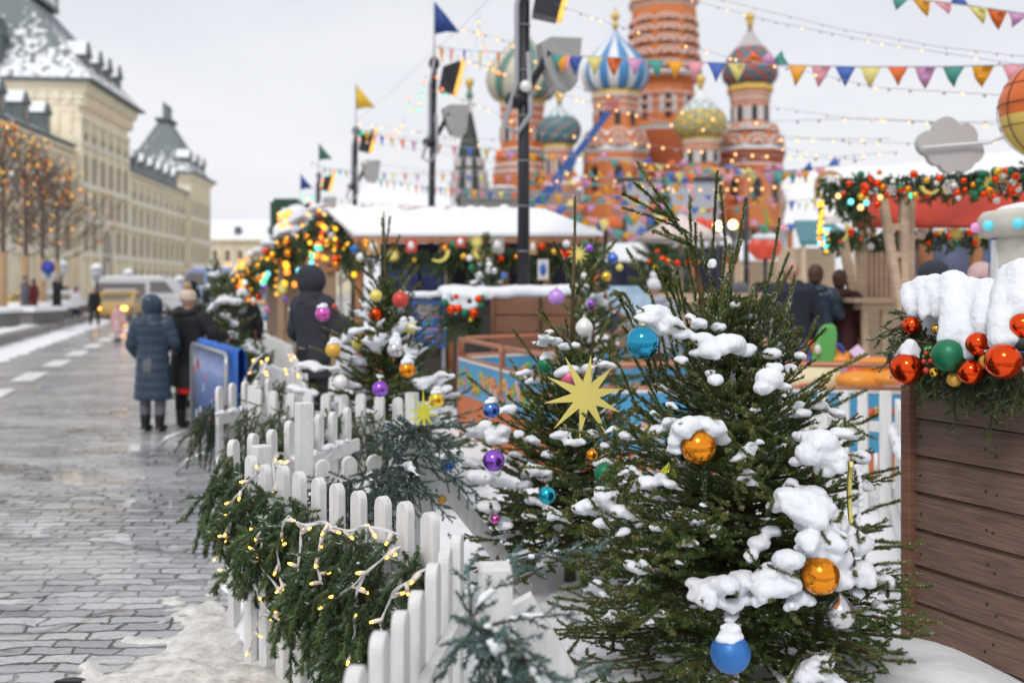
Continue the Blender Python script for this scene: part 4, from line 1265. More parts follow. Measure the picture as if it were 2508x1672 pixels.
pb(1574, 838, 41, 3.55, BLUE_S, 'large mirror blue bauble under a thick snow cap high on the big front spruce')
pb(1711, 1093, 44, 3.45, ORANGE, 'shiny orange bauble in a snow hollow in the middle of the big front spruce')
pb(2008, 1408, 48, 3.33, ORANGE, 'large satin orange bauble in a snow bank low on the big front spruce')
pb(2058, 1502, 37, 3.36, SILVER, 'scuffed silver bauble hanging just below the lower orange one', drop=1.1)
pb(1789, 1598, 49, 3.2, BLUE_M, 'matte blue bauble at the bottom of the big front spruce beside its trunk', snow=.5)
pb(1638, 1165, 24, 3.62, mat('lime_glass', (.6, .62, .05, 1), .15, metal=.8), 'lime yellow bauble half hidden by needles below the middle orange one', drop=1.1)
pb(1362, 727, 20, 5.3, LILAC, 'matte lilac bauble near the thin top of the second spruce')
pb(1431, 803, 22, 5.2, PEARL, 'pearl white drop shaped bauble on the second spruce', drop=1.3)
pb(1336, 893, 19, 5.0, GREEN_M, 'dark green bauble with a small snow peak on the second spruce', snow=.8)
pb(1395, 925, 22, 4.95, PINK, 'matte pink bauble just above the big yellow star', snow=.4)
pb(1203, 1003, 21, 4.9, BLUE_P, 'periwinkle blue bauble under snow at the upper left edge of the second spruce', snow=.6)
pb(1209, 1127, 27, 4.75, VIOLET, 'shiny violet bauble low on the left of the second spruce')
pb(1097, 1135, 18, 5.0, BLUE_P, 'small blue bauble under snow at the far left foot of the second spruce', snow=.8)
pb(1482, 1158, 27, 4.6, GREEN_M, 'green bauble behind the left branches of the big front spruce')
pb(1450, 1113, 14, 4.7, ORANGE, 'small orange bauble between the second spruce and the big one')
pb(1340, 1212, 22, 4.7, TEAL_S, 'turquoise foil bauble in the low branches of the second spruce')
pb(1213, 1270, 12, 4.85, MAGENTA, 'tiny magenta bauble under snow at the bottom of the second spruce')
pb(1082, 1222, 12, 5.1, GOLD_M, 'small gold bauble behind the white fence brace')
pb(791, 768, 19, 7.2, MAGENTA, 'magenta bauble with a snow cap at the left edge of the airy spruce', snow=.4)
pb(816, 856, 19, 7.1, GOLD_M, 'matte gold bauble at the left of the airy spruce', snow=.7)
pb(921, 724, 15, 7.3, YELLOW_M, 'pale yellow bauble high on the airy spruce left of its trunk')
pb(981, 733, 20, 7.2, RED_M, 'satin red bauble high on the airy spruce right of its trunk')
pb(968, 856, 20, 7.0, SILVER, 'silver bauble with a tall snow hood on the airy spruce', snow=1.3)
pb(997, 905, 20, 6.9, ORANGE, 'orange bauble with a rounded snow cap on the airy spruce', snow=1.0)
pb(931, 952, 20, 6.8, VIOLET, 'crumpled violet bauble low on the airy spruce above the pickets')
pb(834, 935, 18, 7.0, PEARL, 'champagne silver bauble low on the left of the airy spruce')
pb(1069, 978, 20, 6.9, GOLD, 'gold bauble under a snow heap at the right foot of the airy spruce', snow=.7)
pb(920, 770, 18, 7.7, RED, 'dark red bauble deep inside the airy spruce')
pb(875, 843, 14, 7.6, YELLOW_M, 'dull yellow bauble deep inside the airy spruce')
pb(1005, 802, 15, 7.6, YELLOW_M, 'pale gold bauble under snow at the right of the airy spruce', snow=.9)
pb(868, 610, 10, 12, BLUE_M, 'small blue bauble hanging by the end of the stall garland')
pb(820, 750, 7, 9.6, RED_M, 'tiny red bauble beside the hooded man')
pb(928, 727, 8, 7.9, MAGENTA, 'tiny magenta bauble behind the pale yellow one')
pb(1501, 633, 14, 9.9, BLUE_P, 'blue bauble on the dark green full spruce')
pb(1517, 655, 9, 9.9, YELLOW_M, 'small champagne bauble under the blue one on the dark green full spruce')
pb(1485, 677, 12, 9.8, GOLD, 'gold bauble in the middle of the dark green full spruce')
pb(1435, 597, 9, 9.9, GREEN_M, 'small green bauble at the top of the dark green full spruce')
pb(1443, 607, 10, 9.8, VIOLET, 'small violet bauble at the top of the dark green full spruce')
pb(1447, 742, 9, 9.7, VIOLET, 'small lilac bauble low on the dark green full spruce')
pb(1430, 675, 8, 9.8, PEARL, 'small white bauble on the dark green full spruce')
for (x, y, m_, l_) in ((648, 703, VIOLET, 'violet'), (655, 757, MAGENTA, 'magenta'), (651, 778, BLUE_M, 'blue'), (699, 733, VIOLET, 'lilac'), (732, 729, GREEN_M, 'green'), (643, 742, GOLD_M, 'gold'), (620, 735, PEARL, 'white'), (712, 758, PEARL, 'cream')):
    pb(x, y, 6.5, 12.9, m_, l_ + ' bauble on the low spruce left of the hooded man')
for (x, y, m_, l_) in ((1150, 632, PEARL, 'cream'), (1198, 648, PEARL, 'ivory'), (1211, 663, SILVER, 'silver'), (1155, 655, GREEN_M, 'green'), (1196, 662, SILVER, 'grey foil'), (1234, 675, BLUE_M, 'blue'), (1175, 672, SILVER, 'snowy silver')):
    pb(x, y, 8, 13.4, m_, l_ + ' bauble on the small spruce in front of the long stall')
for i, (x, y, m_) in enumerate(((1620, 540, GOLD), (1650, 590, PEARL), (1630, 560, YELLOW_M), (1596, 575, MAGENTA), (1610, 615, RED), (1665, 600, GOLD), (1590, 640, RED), (1640, 645, PINK), (1675, 560, PEARL), (1605, 655, GOLD))):
    o = pb(x, y, 5.5, 28, m_, 'round ornament on the tall dark christmas tree far off, %s coloured' % m_.name.split('_')[0]); o['group'] = 'ornaments on the far christmas tree'

def star(c, ro, ri, n, m, label, th=.004, rot=0.0, rz=0.0, jag=0.0, name='star_ornament'):
    pts = []
    for k in range(2 * n):
        a = PI * k / n + rot
        r_ = ro * (1 + (jag * random.uniform(-1, 1))) if k % 2 == 0 else ri
        pts.append((r_ * math.cos(a), r_ * math.sin(a)))
    # fan triangulation from the centre keeps the spikes clean
    mb = MB(); c = Vector(c); Mx = Matrix.Rotation(rz, 3, 'Z')
    vs = [Mx @ Vector((p[0], -th / 2, p[1])) + c for p in pts] + [Mx @ Vector((p[0], th / 2, p[1])) + c for p in pts] + [c + Mx @ Vector((0, -th / 2, 0)), c + Mx @ Vector((0, th / 2, 0))]
    N = 2 * n; fs = []
    for k in range(N):
        k2 = (k + 1) % N
        fs += [(2 * N, k, k2), (2 * N + 1, N + k2, N + k), (k, N + k, N + k2, k2)]
    mb.add(vs, fs)
    return tag(mb.build(name, m, None, origin=c), label, 'star')
s_ = star(P(1434, 968, 4.05), 104 * 4.05 / F, 34 * 4.05 / F, 10, STARY, 'large flat yellow ten pointed star between the second spruce and the big one', .006, R(10), R(4), .1)
h = MB(); hp = P(1447, 940, 4.04); h.tube([hp, hp + Vector((.004, -.004, .02)), hp + Vector((.02, .01, .12))], .0009, 5); h.build('hook', CABLE, s_)
star(P(1038, 1010, 6.6), .15, .035, 10, mat('lemon_card', (.75, .72, .05, 1), .5), 'lemon yellow star half hidden behind the snowy fence end', .006, R(20), R(40))
star(P(1415, 622, 9.5), .11, .04, 11, STARY, 'pale yellow star on the dark green full spruce', .01)
star(P(1168, 592, 14.6), .13, .05, 12, STARY, 'pale yellow star under the long stall eaves behind the small spruce', .02)
star(P(1170, 620, 14.3), .12, .05, 12, STARY, 'lower yellow star just above the small spruce', .02)
star(P(963, 625, 14.8), .12, .045, 12, STARY, 'yellow spiky star at the left part of the long stall garland', .02)
star(P(690, 706, 12.8), .09, .035, 12, STARY, 'greenish yellow star on top of the low spruce', .02)
# crescents
def crescent(c, r, th, m, label, rz=0.0, rot=0.0):
    pts = []
    for t in np.linspace(-1.25, 1.25, 15): pts.append((r * math.cos(t + rot), r * math.sin(t + rot)))
    for t in np.linspace(1.25, -1.25, 13)[1:-1]:
        pts.append((r * .78 * math.cos(t + rot) - r * .18 * math.cos(rot), r * .92 * math.sin(t + rot) - r * .18 * math.sin(rot)))
    mb = MB(); mb.prism(pts, th, Matrix.Rotation(rz, 3, 'Z'), 0, c)
    return tag(mb.build('crescent_ornament', m, None, origin=c), label, 'crescent')
cr1 = crescent(P(2088, 1215, 3.55), .125, .012, STARY, 'yellow crescent seen edge on, snow along it, right side of the big front spruce', R(78), R(0))
q = MB()
for t in np.linspace(-1.1, 1.1, 12): lump(q, P(2084, 1215, 3.55) + Vector((.012 + .03 * math.cos(t), .02, .118 * math.sin(t))), .012, .8, 8)
snowy(q.build('snow', SNOW, cr1), .005, .004, .02, 1)
crescent(P(736, 828 + 130, 7.0) + Vector((0, 3, .1)), .1, .02, STARY, 'yellow banana shaped moon under the low spruce')
crescent(P(1075, 616, 14.7), .16, .04, STARY, 'lemon crescent in the long stall garland left of the thick pole', 0, R(-60))
# ================================================================== PICKET FENCES
def picket_poly(w, h, r=None):
    r = w * .5
    pts = [(-w / 2, 0), (w / 2, 0), (w / 2, h - r * 1.05)]
    for k in range(1, 8):
        a = PI * k / 8
        pts.append((w / 2 * math.cos(a), h - r * 1.05 + r * 1.05 * math.sin(a)))
    pts.append((-w / 2, h - r * 1.05))
    return pts
FG = 'sections of the white picket fence'
def fence(label, a, b_, n, h=.98, w=.072, th=.034, z0=.0, posts=((0, 1.05), (1, 1.05)), face=1, snow=.25, lights=False, rails=(.25, .74), seed=1):
    random.seed(seed)
    a = Vector((a[0], a[1], z0)); b_ = Vector((b_[0], b_[1], z0)); d = b_ - a; L_ = d.length; u = d.normalized()
    nrm = Vector((-u.y, u.x, 0)) * face
    root = thing('picket_fence', label, 'picket fence', (a + b_) / 2, 0, None)
    M3 = Matrix((u, -nrm if (u.cross(-nrm)).z > 0 else nrm, Vector((0, 0, 1)))).transposed()
    for k in range(n):
        c = a + u * (L_ * (k + .5) / n)
        mb = MB(); hh = h + random.uniform(-.012, .012)
        tilt = Matrix.Rotation(random.uniform(-.012, .012), 3, 'Y')
        mb.prism(picket_poly(w, hh), th, M3 @ tilt, 0, c + nrm * .035)
        ob = mb.build('picket', WHITE, root)
        bv = ob.modifiers.new('edge', 'BEVEL'); bv.width = .004; bv.segments = 2; bv.limit_method = 'ANGLE'
    for z in rails:
        mb = MB(); mb.bar(a + Vector((0, 0, z * h)), b_ + Vector((0, 0, z * h)), .03, .075); mb.build('rail', WHITE, root)
    for (t, hp) in posts:
        c = a + d * t - nrm * .04
        mb = MB(); mb.box((c.x, c.y, z0 + hp / 2), (.075, .075, hp), M3)
        ob = mb.build('post', WHITE, root)
        bv = ob.modifiers.new('edge', 'BEVEL'); bv.width = .005; bv.segments = 2
    if snow:
        sn = MB()
        for z in rails[1:]:
            for i in range(int(L_ / .06)):
                if random.random() < .75 * snow * 3:
                    c = a + u * (i * .06) - nrm * .0 + Vector((0, 0, z * h + .05)); lump(sn, c, random.uniform(.025, .045), .6)
        if sn.v: snowy(sn.build('snow', SNOW, root), .012, .01, .04, 2)
    return root, a, b_, u, nrm
f1 = fence('nearest picket fence section, draped in thick fir boughs and lit bulbs', (-1.2, 4.56), (-.2, 3.36), 10, posts=((0.02, 1.02),), face=-1, seed=2)
f2 = fence('out of focus picket fence section running straight towards the camera', (-.13, 3.3), (-.30, 1.95), 7, h=.96, posts=(), face=-1, snow=.1, seed=3)
mb = MB(); mb.box((-.045, 2.68, .5), (.085, .085, 1.0), Matrix.Rotation(R(8), 3, 'Z')); ob = mb.build('post', WHITE, f2[0]); ob.modifiers.new('edge', 'BEVEL').width = .005
f3 = fence('picket fence section going away behind the draped one, with a tall square post', (-1.4, 4.95), (-1.0, 6.45), 8, posts=(), face=1, seed=4)
f3b = fence('short snowy picket fence section with the diagonal brace', (-.98, 4.75), (-.42, 5.05), 5, h=.92, posts=((0, 1.19), (1, .98)), face=-1, snow=.6, seed=5)
f4 = fence('picket fence section in the middle distance below the airy spruce', (-1.95, 7.45), (-.72, 6.98), 9, posts=((0, 1.0), (1, 1.0)), face=-1, seed=6)
f5 = fence('short picket fence section beside the blue barrier', (-2.25, 7.6), (-2.0, 8.5), 5, posts=(), face=1, seed=7)
f6 = fence('small picket fence section with many narrow slats behind the barrier', (-2.6, 10.4), (-1.85, 9.15), 12, h=.95, w=.06, posts=(), face=-1, seed=8)
f7 = fence('picket fence section in front of the hooded man', (-4.3, 17.2), (-2.9, 13.3), 14, h=.96, posts=((0, 1), (1, 1)), face=-1, snow=.2, seed=9)
f8 = fence('far picket fence section by the people at the barrier', (-7.2, 25.5), (-4.4, 16.9), 30, h=.96, posts=(), face=-1, snow=.1, seed=10)
f9 = fence('picket fence section beyond the big spruce, in front of the play ride', (1.7, 8.0), (2.78, 7.18), 9, posts=((.93, .95),), face=-1, seed=11)
f10 = fence('picket fence section running past the clad box behind the big spruce', (2.63, 6.9), (2.02, 5.0), 12, posts=((0, 1.02),), face=1, snow=.5, seed=12)
f11 = fence('white slatted fence strip inside the ride enclosure', (-.55, 13.0), (.45, 12.2), 14, h=.75, w=.05, posts=(), face=-1, snow=0, seed=13)
# brace
mb = MB(); mb.bar(P(1000, 1075, 5.02), P(1318, 1478, 5.35), .085, .035, up=(.3, -1, 0)); ob = mb.build('brace', WHITE, f3b[0])
bv = ob.modifiers.new('edge', 'BEVEL'); bv.width = .004; bv.segments = 2
mb = MB(); mb.bar(P(1268, 1470, 2.9) + Vector((0, .0, 0)), P(1440, 1760, 3.0), .09, .03, up=(0, -1, 0)); mb.build('brace', WHITE, f2[0])

# ================================================================== FIR GARLANDS ON THE FENCE
FIRMATS = [NEEDLE_B, NEEDLE_BL, mat('light_fir_needle', (0.12, 0.175, 0.055, 1), 0.45, island=0.35, var=0.2, nscale=4)]
def garland(label, paths, seed, nb, spread, drop, Lb=(.3, .5), dens=1000, nl=.019, w=.0046, snowk=.3, mi=(0, 2), side=.4, step=.045, out=None, limit=200000, vox=.01, hang=1.0, dust=.12, name='fir_garland', extra=(), taper=False, clump=0):
    """paths: polyline the boughs are tied along; out: outward normal"""
    random.seed(seed)
    pts = [Vector(p) for p in paths]
    root = thing(name, label, 'garland', pts[0].lerp(pts[-1], .5), 0)
    tw = []; st = []; sn = MB()
    L_ = sum((q - p).length for p, q in zip(pts, pts[1:]))
    for k in range(nb):
        t = (k + random.random()) / nb
        if clump:
            ck = int(t * clump); t = min(.995, max(0, (ck + .5) / clump + random.gauss(0, .22 / clump)))
        p, d = along(pts, min(.999, t))
        o = Vector(out) if out is not None else Vector((d.y, -d.x, 0))
        layer = random.random()
        if taper: dk = min(1.15, .38 + 1.3 * t)
        else: dk = 1
        st_p = p + o * (.03 + .10 * layer) * spread + Vector((0, 0, (.04 - layer * drop * dk * random.uniform(.2, 1.0))))
        dr = (o * random.uniform(.12, .55) * spread ** .5 + d * random.uniform(-.55, .55) + Vector((0, 0, random.uniform(-1.2, .15) * hang))).normalized()
        l = random.uniform(*Lb) * (.6 + .4 * dk)
        bp_ = polyline(st_p, dr, l, up=-.9 * hang, droop=1.5 * hang, n=7)
        pl_ = (o + Vector((0, 0, .5))).normalized()
        bough(bp_, l, tw, st, .004, side, step, 1, .3, 42, .08, 0, pl_, mi, 1.0, .05)
        if random.random() < snowk and layer < .5:
            snow_line(sn, bp_, .1, .6, random.uniform(.018, .035), .5, 4)
    for e in extra:
        bp_ = polyline(e[0], e[1], e[2], up=-.1, droop=.3, n=6)
        bough(bp_, e[2], tw, st, .004, side, step, 1, .3, 42, .08, 0, Vector((0, -.5, 1)).normalized(), mi if len(e) < 4 else e[3], 1.0, .05)
        if snowk > .3: snow_line(sn, bp_, .1, .8, .02, .5, 5)
    needles(tw, 'needles', FIRMATS, root, dens, nl, w, 48, .35, limit, dust)
    np_stems(st, 'branch', BARK, root)
    if sn.v: snowy(sn.build('snow', SNOW, root), vox, vox, .04, 2)
    return root
def V3(*a): return Vector(a)
o1 = V3(-.77, -.64, 0).normalized()
garland('thick dark green fir boughs hanging over the nearest fence section', [V3(-1.24, 4.5, .86), V3(-.75, 3.93, .84), V3(-.24, 3.3, .84)], 31, 150, .36, .5, (.26, .42), out=o1, limit=700000, nl=.024, w=.0045, snowk=.08, dens=1900, step=.06, taper=True, clump=9)
garland('fir boughs bunched on the corner of the fence beside the road', [V3(-1.38, 4.88, .9), V3(-1.30, 4.72, .9), V3(-1.22, 4.58, .84)], 32, 34, .4, .3, (.22, .34), out=V3(-.95, -.3, 0), nl=.024, w=.0045, snowk=.05, limit=260000, dens=1800, step=.06)
garland('frosted fir boughs tied along the receding fence section', [V3(-1.42, 5.0, .88), V3(-1.25, 5.6, .9), V3(-1.02, 6.4, .92)], 33, 60, .7, .3, (.22, .34), out=V3(-.95, .2, 0), snowk=.3, limit=260000, w=.005, dens=1500, step=.06)
garland('snow laden blue green fir boughs over the braced fence section', [V3(-.95, 4.7, .80), V3(-.7, 4.85, .84), V3(-.45, 4.98, .9)], 34, 44, .8, .12, (.24, .38), out=V3(.35, -.9, 0), snowk=.8, mi=(1, 1), limit=160000, hang=.4)
garland('blue green fir tuft with snow on top of the end post of the braced fence', [V3(-.52, 4.98, .98), V3(-.46, 5.0, 1.0)], 35, 16, .5, .04, (.2, .34), out=V3(.5, -.4, .5), snowk=.5, mi=(1, 1), limit=50000, hang=.2)
garland('out of focus blue fir boughs and snow on the fence nearest the camera', [V3(-.16, 2.55, .90), V3(-.06, 2.4, .88), V3(.03, 2.3, .84), V3(-.1, 2.15, .82)], 36, 52, .9, .22, (.16, .28), out=V3(.5, -.6, .3), snowk=.6, mi=(1, 1), limit=160000, hang=.4,
        extra=((V3(-.05, 2.5, .9), V3(1, -.1, .35), .22), (V3(.0, 2.35, .75), V3(.9, .2, .6), .26), (V3(-.12, 3.1, .86), V3(1, .1, .3), .42, (1, 1))))
garland('dense fir garland on the middle distance fence below the airy spruce', [V3(-2.0, 7.42, .84), V3(-1.4, 7.2, .84), V3(-.75, 6.93, .86)], 37, 60, .8, .32, (.25, .4), out=V3(-.3, -.95, 0), snowk=.25, limit=160000, w=.0065, dens=600)
garland('dark fir garland hanging on the fence beside the blue barrier', [V3(-2.3, 7.5, .84), V3(-2.22, 7.9, .84), V3(-2.05, 8.5, .84)], 38, 40, .7, .4, (.25, .4), out=V3(-.9, -.4, 0), snowk=.1, limit=140000, w=.0065, dens=600)
garland('frosty fir garland along the far fence behind the barrier', [V3(-2.7, 10.3, .8), V3(-2.2, 9.5, .82), V3(-1.9, 8.7, .85)], 39, 44, 1.3, .4, (.35, .55), out=V3(-.9, -.4, 0), snowk=.5, mi=(0, 1), limit=100000, w=.009, dens=420, vox=.02)
garland('fir garland on the fence in front of the hooded man', [V3(-4.3, 17, .8), V3(-3.5, 15, .8), V3(-2.7, 11.5, .8)], 40, 60, 1.6, .5, (.4, .65), out=V3(-.95, -.3, 0), snowk=.4, mi=(0, 1), limit=60000, w=.013, dens=260, nl=.03, vox=.03)
garland('fir garland on the far fence by the people', [V3(-7.2, 25, .8), V3(-5.6, 21, .8), V3(-4.4, 17, .8)], 41, 60, 2.0, .5, (.5, .8), out=V3(-.95, -.3, 0), snowk=.5, mi=(0, 1), limit=50000, w=.018, dens=180, nl=.04, vox=.04)

# ================================================================== STRING LIGHTS ON THE FENCE
def light_string(label, pts, r=.003, nb=8, seed=0, bulb=(.0075, .045), bm=AMBER, cm=CABLE, twin=True, lab_cat='string lights', every=None, group=None):
    random.seed(seed)
    root = thing('string_lights', label, lab_cat, pts[0], 0, group)
    # smooth the path
    sp = []
    n = len(pts)
    for i in range(n - 1):
        p0 = Vector(pts[max(i - 1, 0)]); p1 = Vector(pts[i]); p2 = Vector(pts[i + 1]); p3 = Vector(pts[min(i + 2, n - 1)])
        for t in np.linspace(0, 1, 7)[:-1]:
            sp.append(.5 * ((2 * p1) + (-p0 + p2) * t + (2 * p0 - 5 * p1 + 4 * p2 - p3) * t * t + (-p0 + 3 * p1 - 3 * p2 + p3) * t ** 3))
    sp.append(Vector(pts[-1]))
    mb = MB(); mb.tube(sp, r, 6)
    if twin:
        mb.tube([p + Vector((r * 1.9 * math.cos(i * .9), r * 1.2 * math.sin(i * .9), r * 1.3)) for i, p in enumerate(sp)], r, 6)
    mb.build('cable', cm, root)
    for k in range(nb):
        p, d = along(sp, (k + .5) / nb)
        v = Vector((random.uniform(-1, 1), random.uniform(-.6, .2), random.uniform(-1, .5))).normalized()
        q = MB(); q.tube([p, p + v * bulb[1] * .72], bulb[0], 8); ob = q.build('bulb', FROST, root)
        q = MB(); q.tube([p + v * bulb[1] * .66, p + v * bulb[1]], [bulb[0] * .8, bulb[0] * .45], 8); q.build('filament', bm, ob)
    return root
def fpt(px, py, off=0.0):
    """point on the face of the nearest fence section"""
    k = (px - 1254) / F     # X = k*Y ; line through (-1.2,4.56)-(-.2,3.36)
    # X = -1.2 + s, Y = 4.56 - 1.2 s
    s = (k * 4.56 + 1.2) / (1 + 1.2 * k)
    d = 4.56 - 1.2 * s - off
    return P(px, py, d)
O = .37
SLAB = ['white twin cable with lit bulbs hanging from the second picket of the nearest fence', 'white twin cable dropping between the second and third picket of the nearest fence',
 'short white cable hanging straight down between the third and fourth picket', 'white twin cable tied in a knot below the fourth picket of the nearest fence',
 'short white cable hanging just right of the knotted one on the fir boughs', 'white twin cable running diagonally down left from the tallest front picket',
 'longest white twin cable hanging down the middle of the fir boughs to the ground', 'white twin cable bent like a hook at the right end of the fir boughs',
 'white cable with bulbs looping low over the bare pickets at the left', 'thin white cable hanging over the left edge of the nearest fence above the road',
 'nearly level white twin cable stretched between the knot and the tallest front picket', 'white cable coming down from the fence corner beside the road']
strings = [
    [(598, 1250), (640, 1330), (610, 1370), (565, 1405), (556, 1385)],
    [(650, 1265), (625, 1340), (612, 1365), (650, 1400), (700, 1475), (690, 1490)],
    [(705, 1264), (690, 1300), (680, 1360), (690, 1425), (700, 1432)],
    [(705, 1266), (745, 1285), (790, 1278), (740, 1300), (735, 1360), (725, 1425)],
    [(820, 1290), (785, 1320), (780, 1400), (790, 1430)],
    [(978, 1340), (940, 1365), (880, 1420), (830, 1460), (795, 1480)],
    [(896, 1405), (870, 1470), (870, 1540), (860, 1590), (880, 1650), (895, 1690)],
    [(1040, 1395), (1005, 1420), (960, 1460), (935, 1530), (945, 1600)],
    [(620, 1430), (660, 1500), (690, 1505), (640, 1510), (620, 1560), (608, 1600)],
    [(570, 1255), (560, 1310), (545, 1330), (540, 1370)],
    [(790, 1278), (850, 1300), (900, 1290), (980, 1310)],
    [(640, 1150), (600, 1190), (565, 1240), (560, 1300)]]
for i, s_ in enumerate(strings):
    light_string(SLAB[i], [fpt(x, y, O + .02 * math.sin(i + j)) for j, (x, y) in enumerate(s_)], nb=4 + (i % 3), seed=50 + i, group='white light cables on the nearest fence')
light_string('lit bulbs on a thin cable inside the receding fence section', [V3(-1.2, 5.05, .7), V3(-1.25, 5.3, .86), V3(-1.15, 5.7, .7), V3(-1.05, 6.2, .8)], nb=7, seed=71)
light_string('lit bulbs on a cable under the snowy braced fence section', [V3(-.55, 5.05, .75), V3(-.53, 5.08, .5), V3(-.5, 5.1, .3), V3(-.52, 5.1, .1)], nb=5, seed=72)
light_string('lit bulbs on a looping cable on the fir garland behind the blue barrier', [P(640, 870, 9.4), P(615, 900, 9.3), P(600, 935, 9.2), P(612, 950, 9.2), P(655, 880, 9.2), P(640, 915, 9), P(645, 905, 9)], r=.006, nb=9, seed=73, bulb=(.014, .06))
light_string('lit bulbs among the small slats and fir twigs behind the middle fence', [P(690, 905, 9), P(720, 910, 8.6), P(735, 905, 8.4), P(710, 860, 9.5), P(760, 985, 7.4)], r=.006, nb=9, seed=74, bulb=(.012, .05))
light_string('lit bulbs hanging over the fence edge above the wet road', [P(530, 1120, 5.3), P(535, 1190, 5.1), P(520, 1240, 5.0), P(545, 1290, 4.9)], nb=4, seed=75)

# ================================================================== CLAD BOX WITH BAUBLES (right)
def wood(name, c, r=.55):
    return mat(name, c, r, var=.28, nscale=5, bump=.6, bscale=14, stretch=(1, 1, 14))
WOODB = mat('brown_boards', (.185, .115, .085, 1), .5, var=.35, nscale=5, bump=.8, bscale=14, stretch=(1, 1, 14), island=.16)
WOODR = wood('red_brown_post', (.22, .10, .065, 1))
def clad_box(label, A, u, nrm, length, depth, h, nplank, ph, mats=(WOODB, WOODR), z0=0.0, snow_top=True, thick=.2, vox=.03, seed=4, cat='clad box', reveal=False, name='wooden_box'):
    """A = corner, u = along visible face, nrm = into the box"""
    random.seed(seed)
    A = Vector((A[0], A[1], z0)); u = Vector(u).normalized(); nrm = Vector(nrm).normalized()
    root = thing(name, label, cat, A + u * length / 2 + nrm * depth / 2)
    M3 = Matrix((u, nrm, Vector((0, 0, 1)))).transposed()
    pb_ = MB()
    pb_.box(A + u * length / 2 + nrm * (depth / 2 + .02) + Vector((0, 0, h / 2)), (length - .02, depth - .06, h - .02), M3, 0)
    pb_.build('core', mats[0], root)
    for k in range(nplank):
        z = k * ph
        m_ = MB()
        pr = [(0, z + .004), (.022, z + .004), (.012, z + ph * .80), (.002, z + ph - .004), (0, z + ph - .004)]
        # shiplap profile extruded along the face
        vs = []; n = len(pr)
        for s_ in (.05, length):
            for (o, zz) in pr: vs.append(A + u * s_ - nrm * o + Vector((0, 0, zz)))
        m_.add(vs, [tuple(range(n)), tuple(range(2 * n - 1, n - 1, -1))] + [(i, i + n, (i + 1) % n + n, (i + 1) % n) for i in range(n)])
        ob = m_.build('plank', mats[0], root)
    m_ = MB(); m_.box(A + u * .026 - nrm * .008 + Vector((0, 0, h / 2)), (.052, .08, h), M3); ob = m_.build('corner_post', mats[1], root)
    bv = ob.modifiers.new('edge', 'BEVEL'); bv.width = .005; bv.segments = 2
    return root, A, u, nrm, M3
K1u = Vector((.447, -.894, 0)); K1n = Vector((.894, .447, 0))
k1 = clad_box('dark brown plank clad box at the right edge with snow and baubles on its rim', (1.79, 4.5), K1u, K1n, 1.7, 1.0, 1.42, 9, .163, z0=.02)
nm = MB()
for k_ in range(9):
    for s_ in (.09, .42, .46, .80, 1.1):
        c_ = Vector((1.79, 4.5, .02)) + K1u * (s_ + random.uniform(-.01, .01)) - K1n * .021 + Vector((0, 0, k_ * .163 + random.uniform(.05, .1)))
        nm.ball(c_, (.005, .005, .005), 8, 6)
nm.build('nails', BLACK, k1[0])
def k1p(px, py, f=0.0):
    # on the garland front: depth from image x
    d = 4.42 - (px - 2220) * .00175 - f
    return P(px, py, d)
random.seed(90)
sn = MB(); A = Vector((1.79, 4.5, 0))
for i in range(14):
    for j in range(6):
        s_ = .10 + i * .1; t = .14 + j * .18
        z = 1.60 + .06 * nse(s_, t, 2) - .10 * max(0, 1 - (s_ + .06) / .3) ** 2
        sn.ball(A + K1u * s_ + K1n * t + Vector((0, 0, z + .02)), (.15, .15, .13), 12, 8)
def finger(pl, r0, r1):
    pts = [k1p(x, y, f) for x, y, f in pl]
    for a, b_ in zip(pts, pts[1:]):
        for t in np.linspace(0, 1, 5):
            k = t
            q_ = a.lerp(b_, t); rr_ = r0 + (r1 - r0) * ((a - pts[0]).length + t * (b_ - a).length) / max(.001, sum((q - p).length for p, q in zip(pts, pts[1:])))
            sn.ball(q_, (rr_, rr_, rr_), 12, 8)
for pl, r0, r1 in ((((2232, 715, .0), (2228, 740, .08), (2240, 765, .1)), .05, .034), (((2260, 700, 0), (2262, 740, .1), (2262, 775, .14)), .05, .022), (((2290, 700, 0), (2295, 735, .1), (2290, 770, .14)), .055, .022),
                   (((2335, 700, 0), (2335, 760, .12), (2330, 810, .18), (2325, 832, .2)), .07, .05), (((2360, 720, .02), (2362, 800, .16), (2372, 850, .2), (2372, 868, .2)), .055, .028),
                   (((2380, 705, 0), (2380, 735, .08), (2375, 745, .1)), .05, .02), (((2415, 710, 0), (2405, 760, .12), (2402, 800, .16), (2405, 812, .16)), .055, .032),
                   (((2490, 690, 0), (2470, 740, .1), (2455, 790, .18), (2450, 835, .22)), .085, .05), (((2520, 690, 0), (2505, 740, .1), (2500, 765, .12)), .1, .06), (((2480, 760, .1), (2478, 830, .2)), .055, .03)):
    finger(pl, r0, r1)
lump(sn, k1p(2225, 862, .2), .05, .8, 12); lump(sn, k1p(2228, 845, .2), .035, 1.0, 12); lump(sn, k1p(2218, 868, .2), .045, .5, 12)
lump(sn, k1p(2412, 858, .2), .022, .8); lump(sn, k1p(2347, 918, .2), .012, .8)
snowy(sn.build('snow', SNOW, k1[0]), .011, .012, .05, 5)
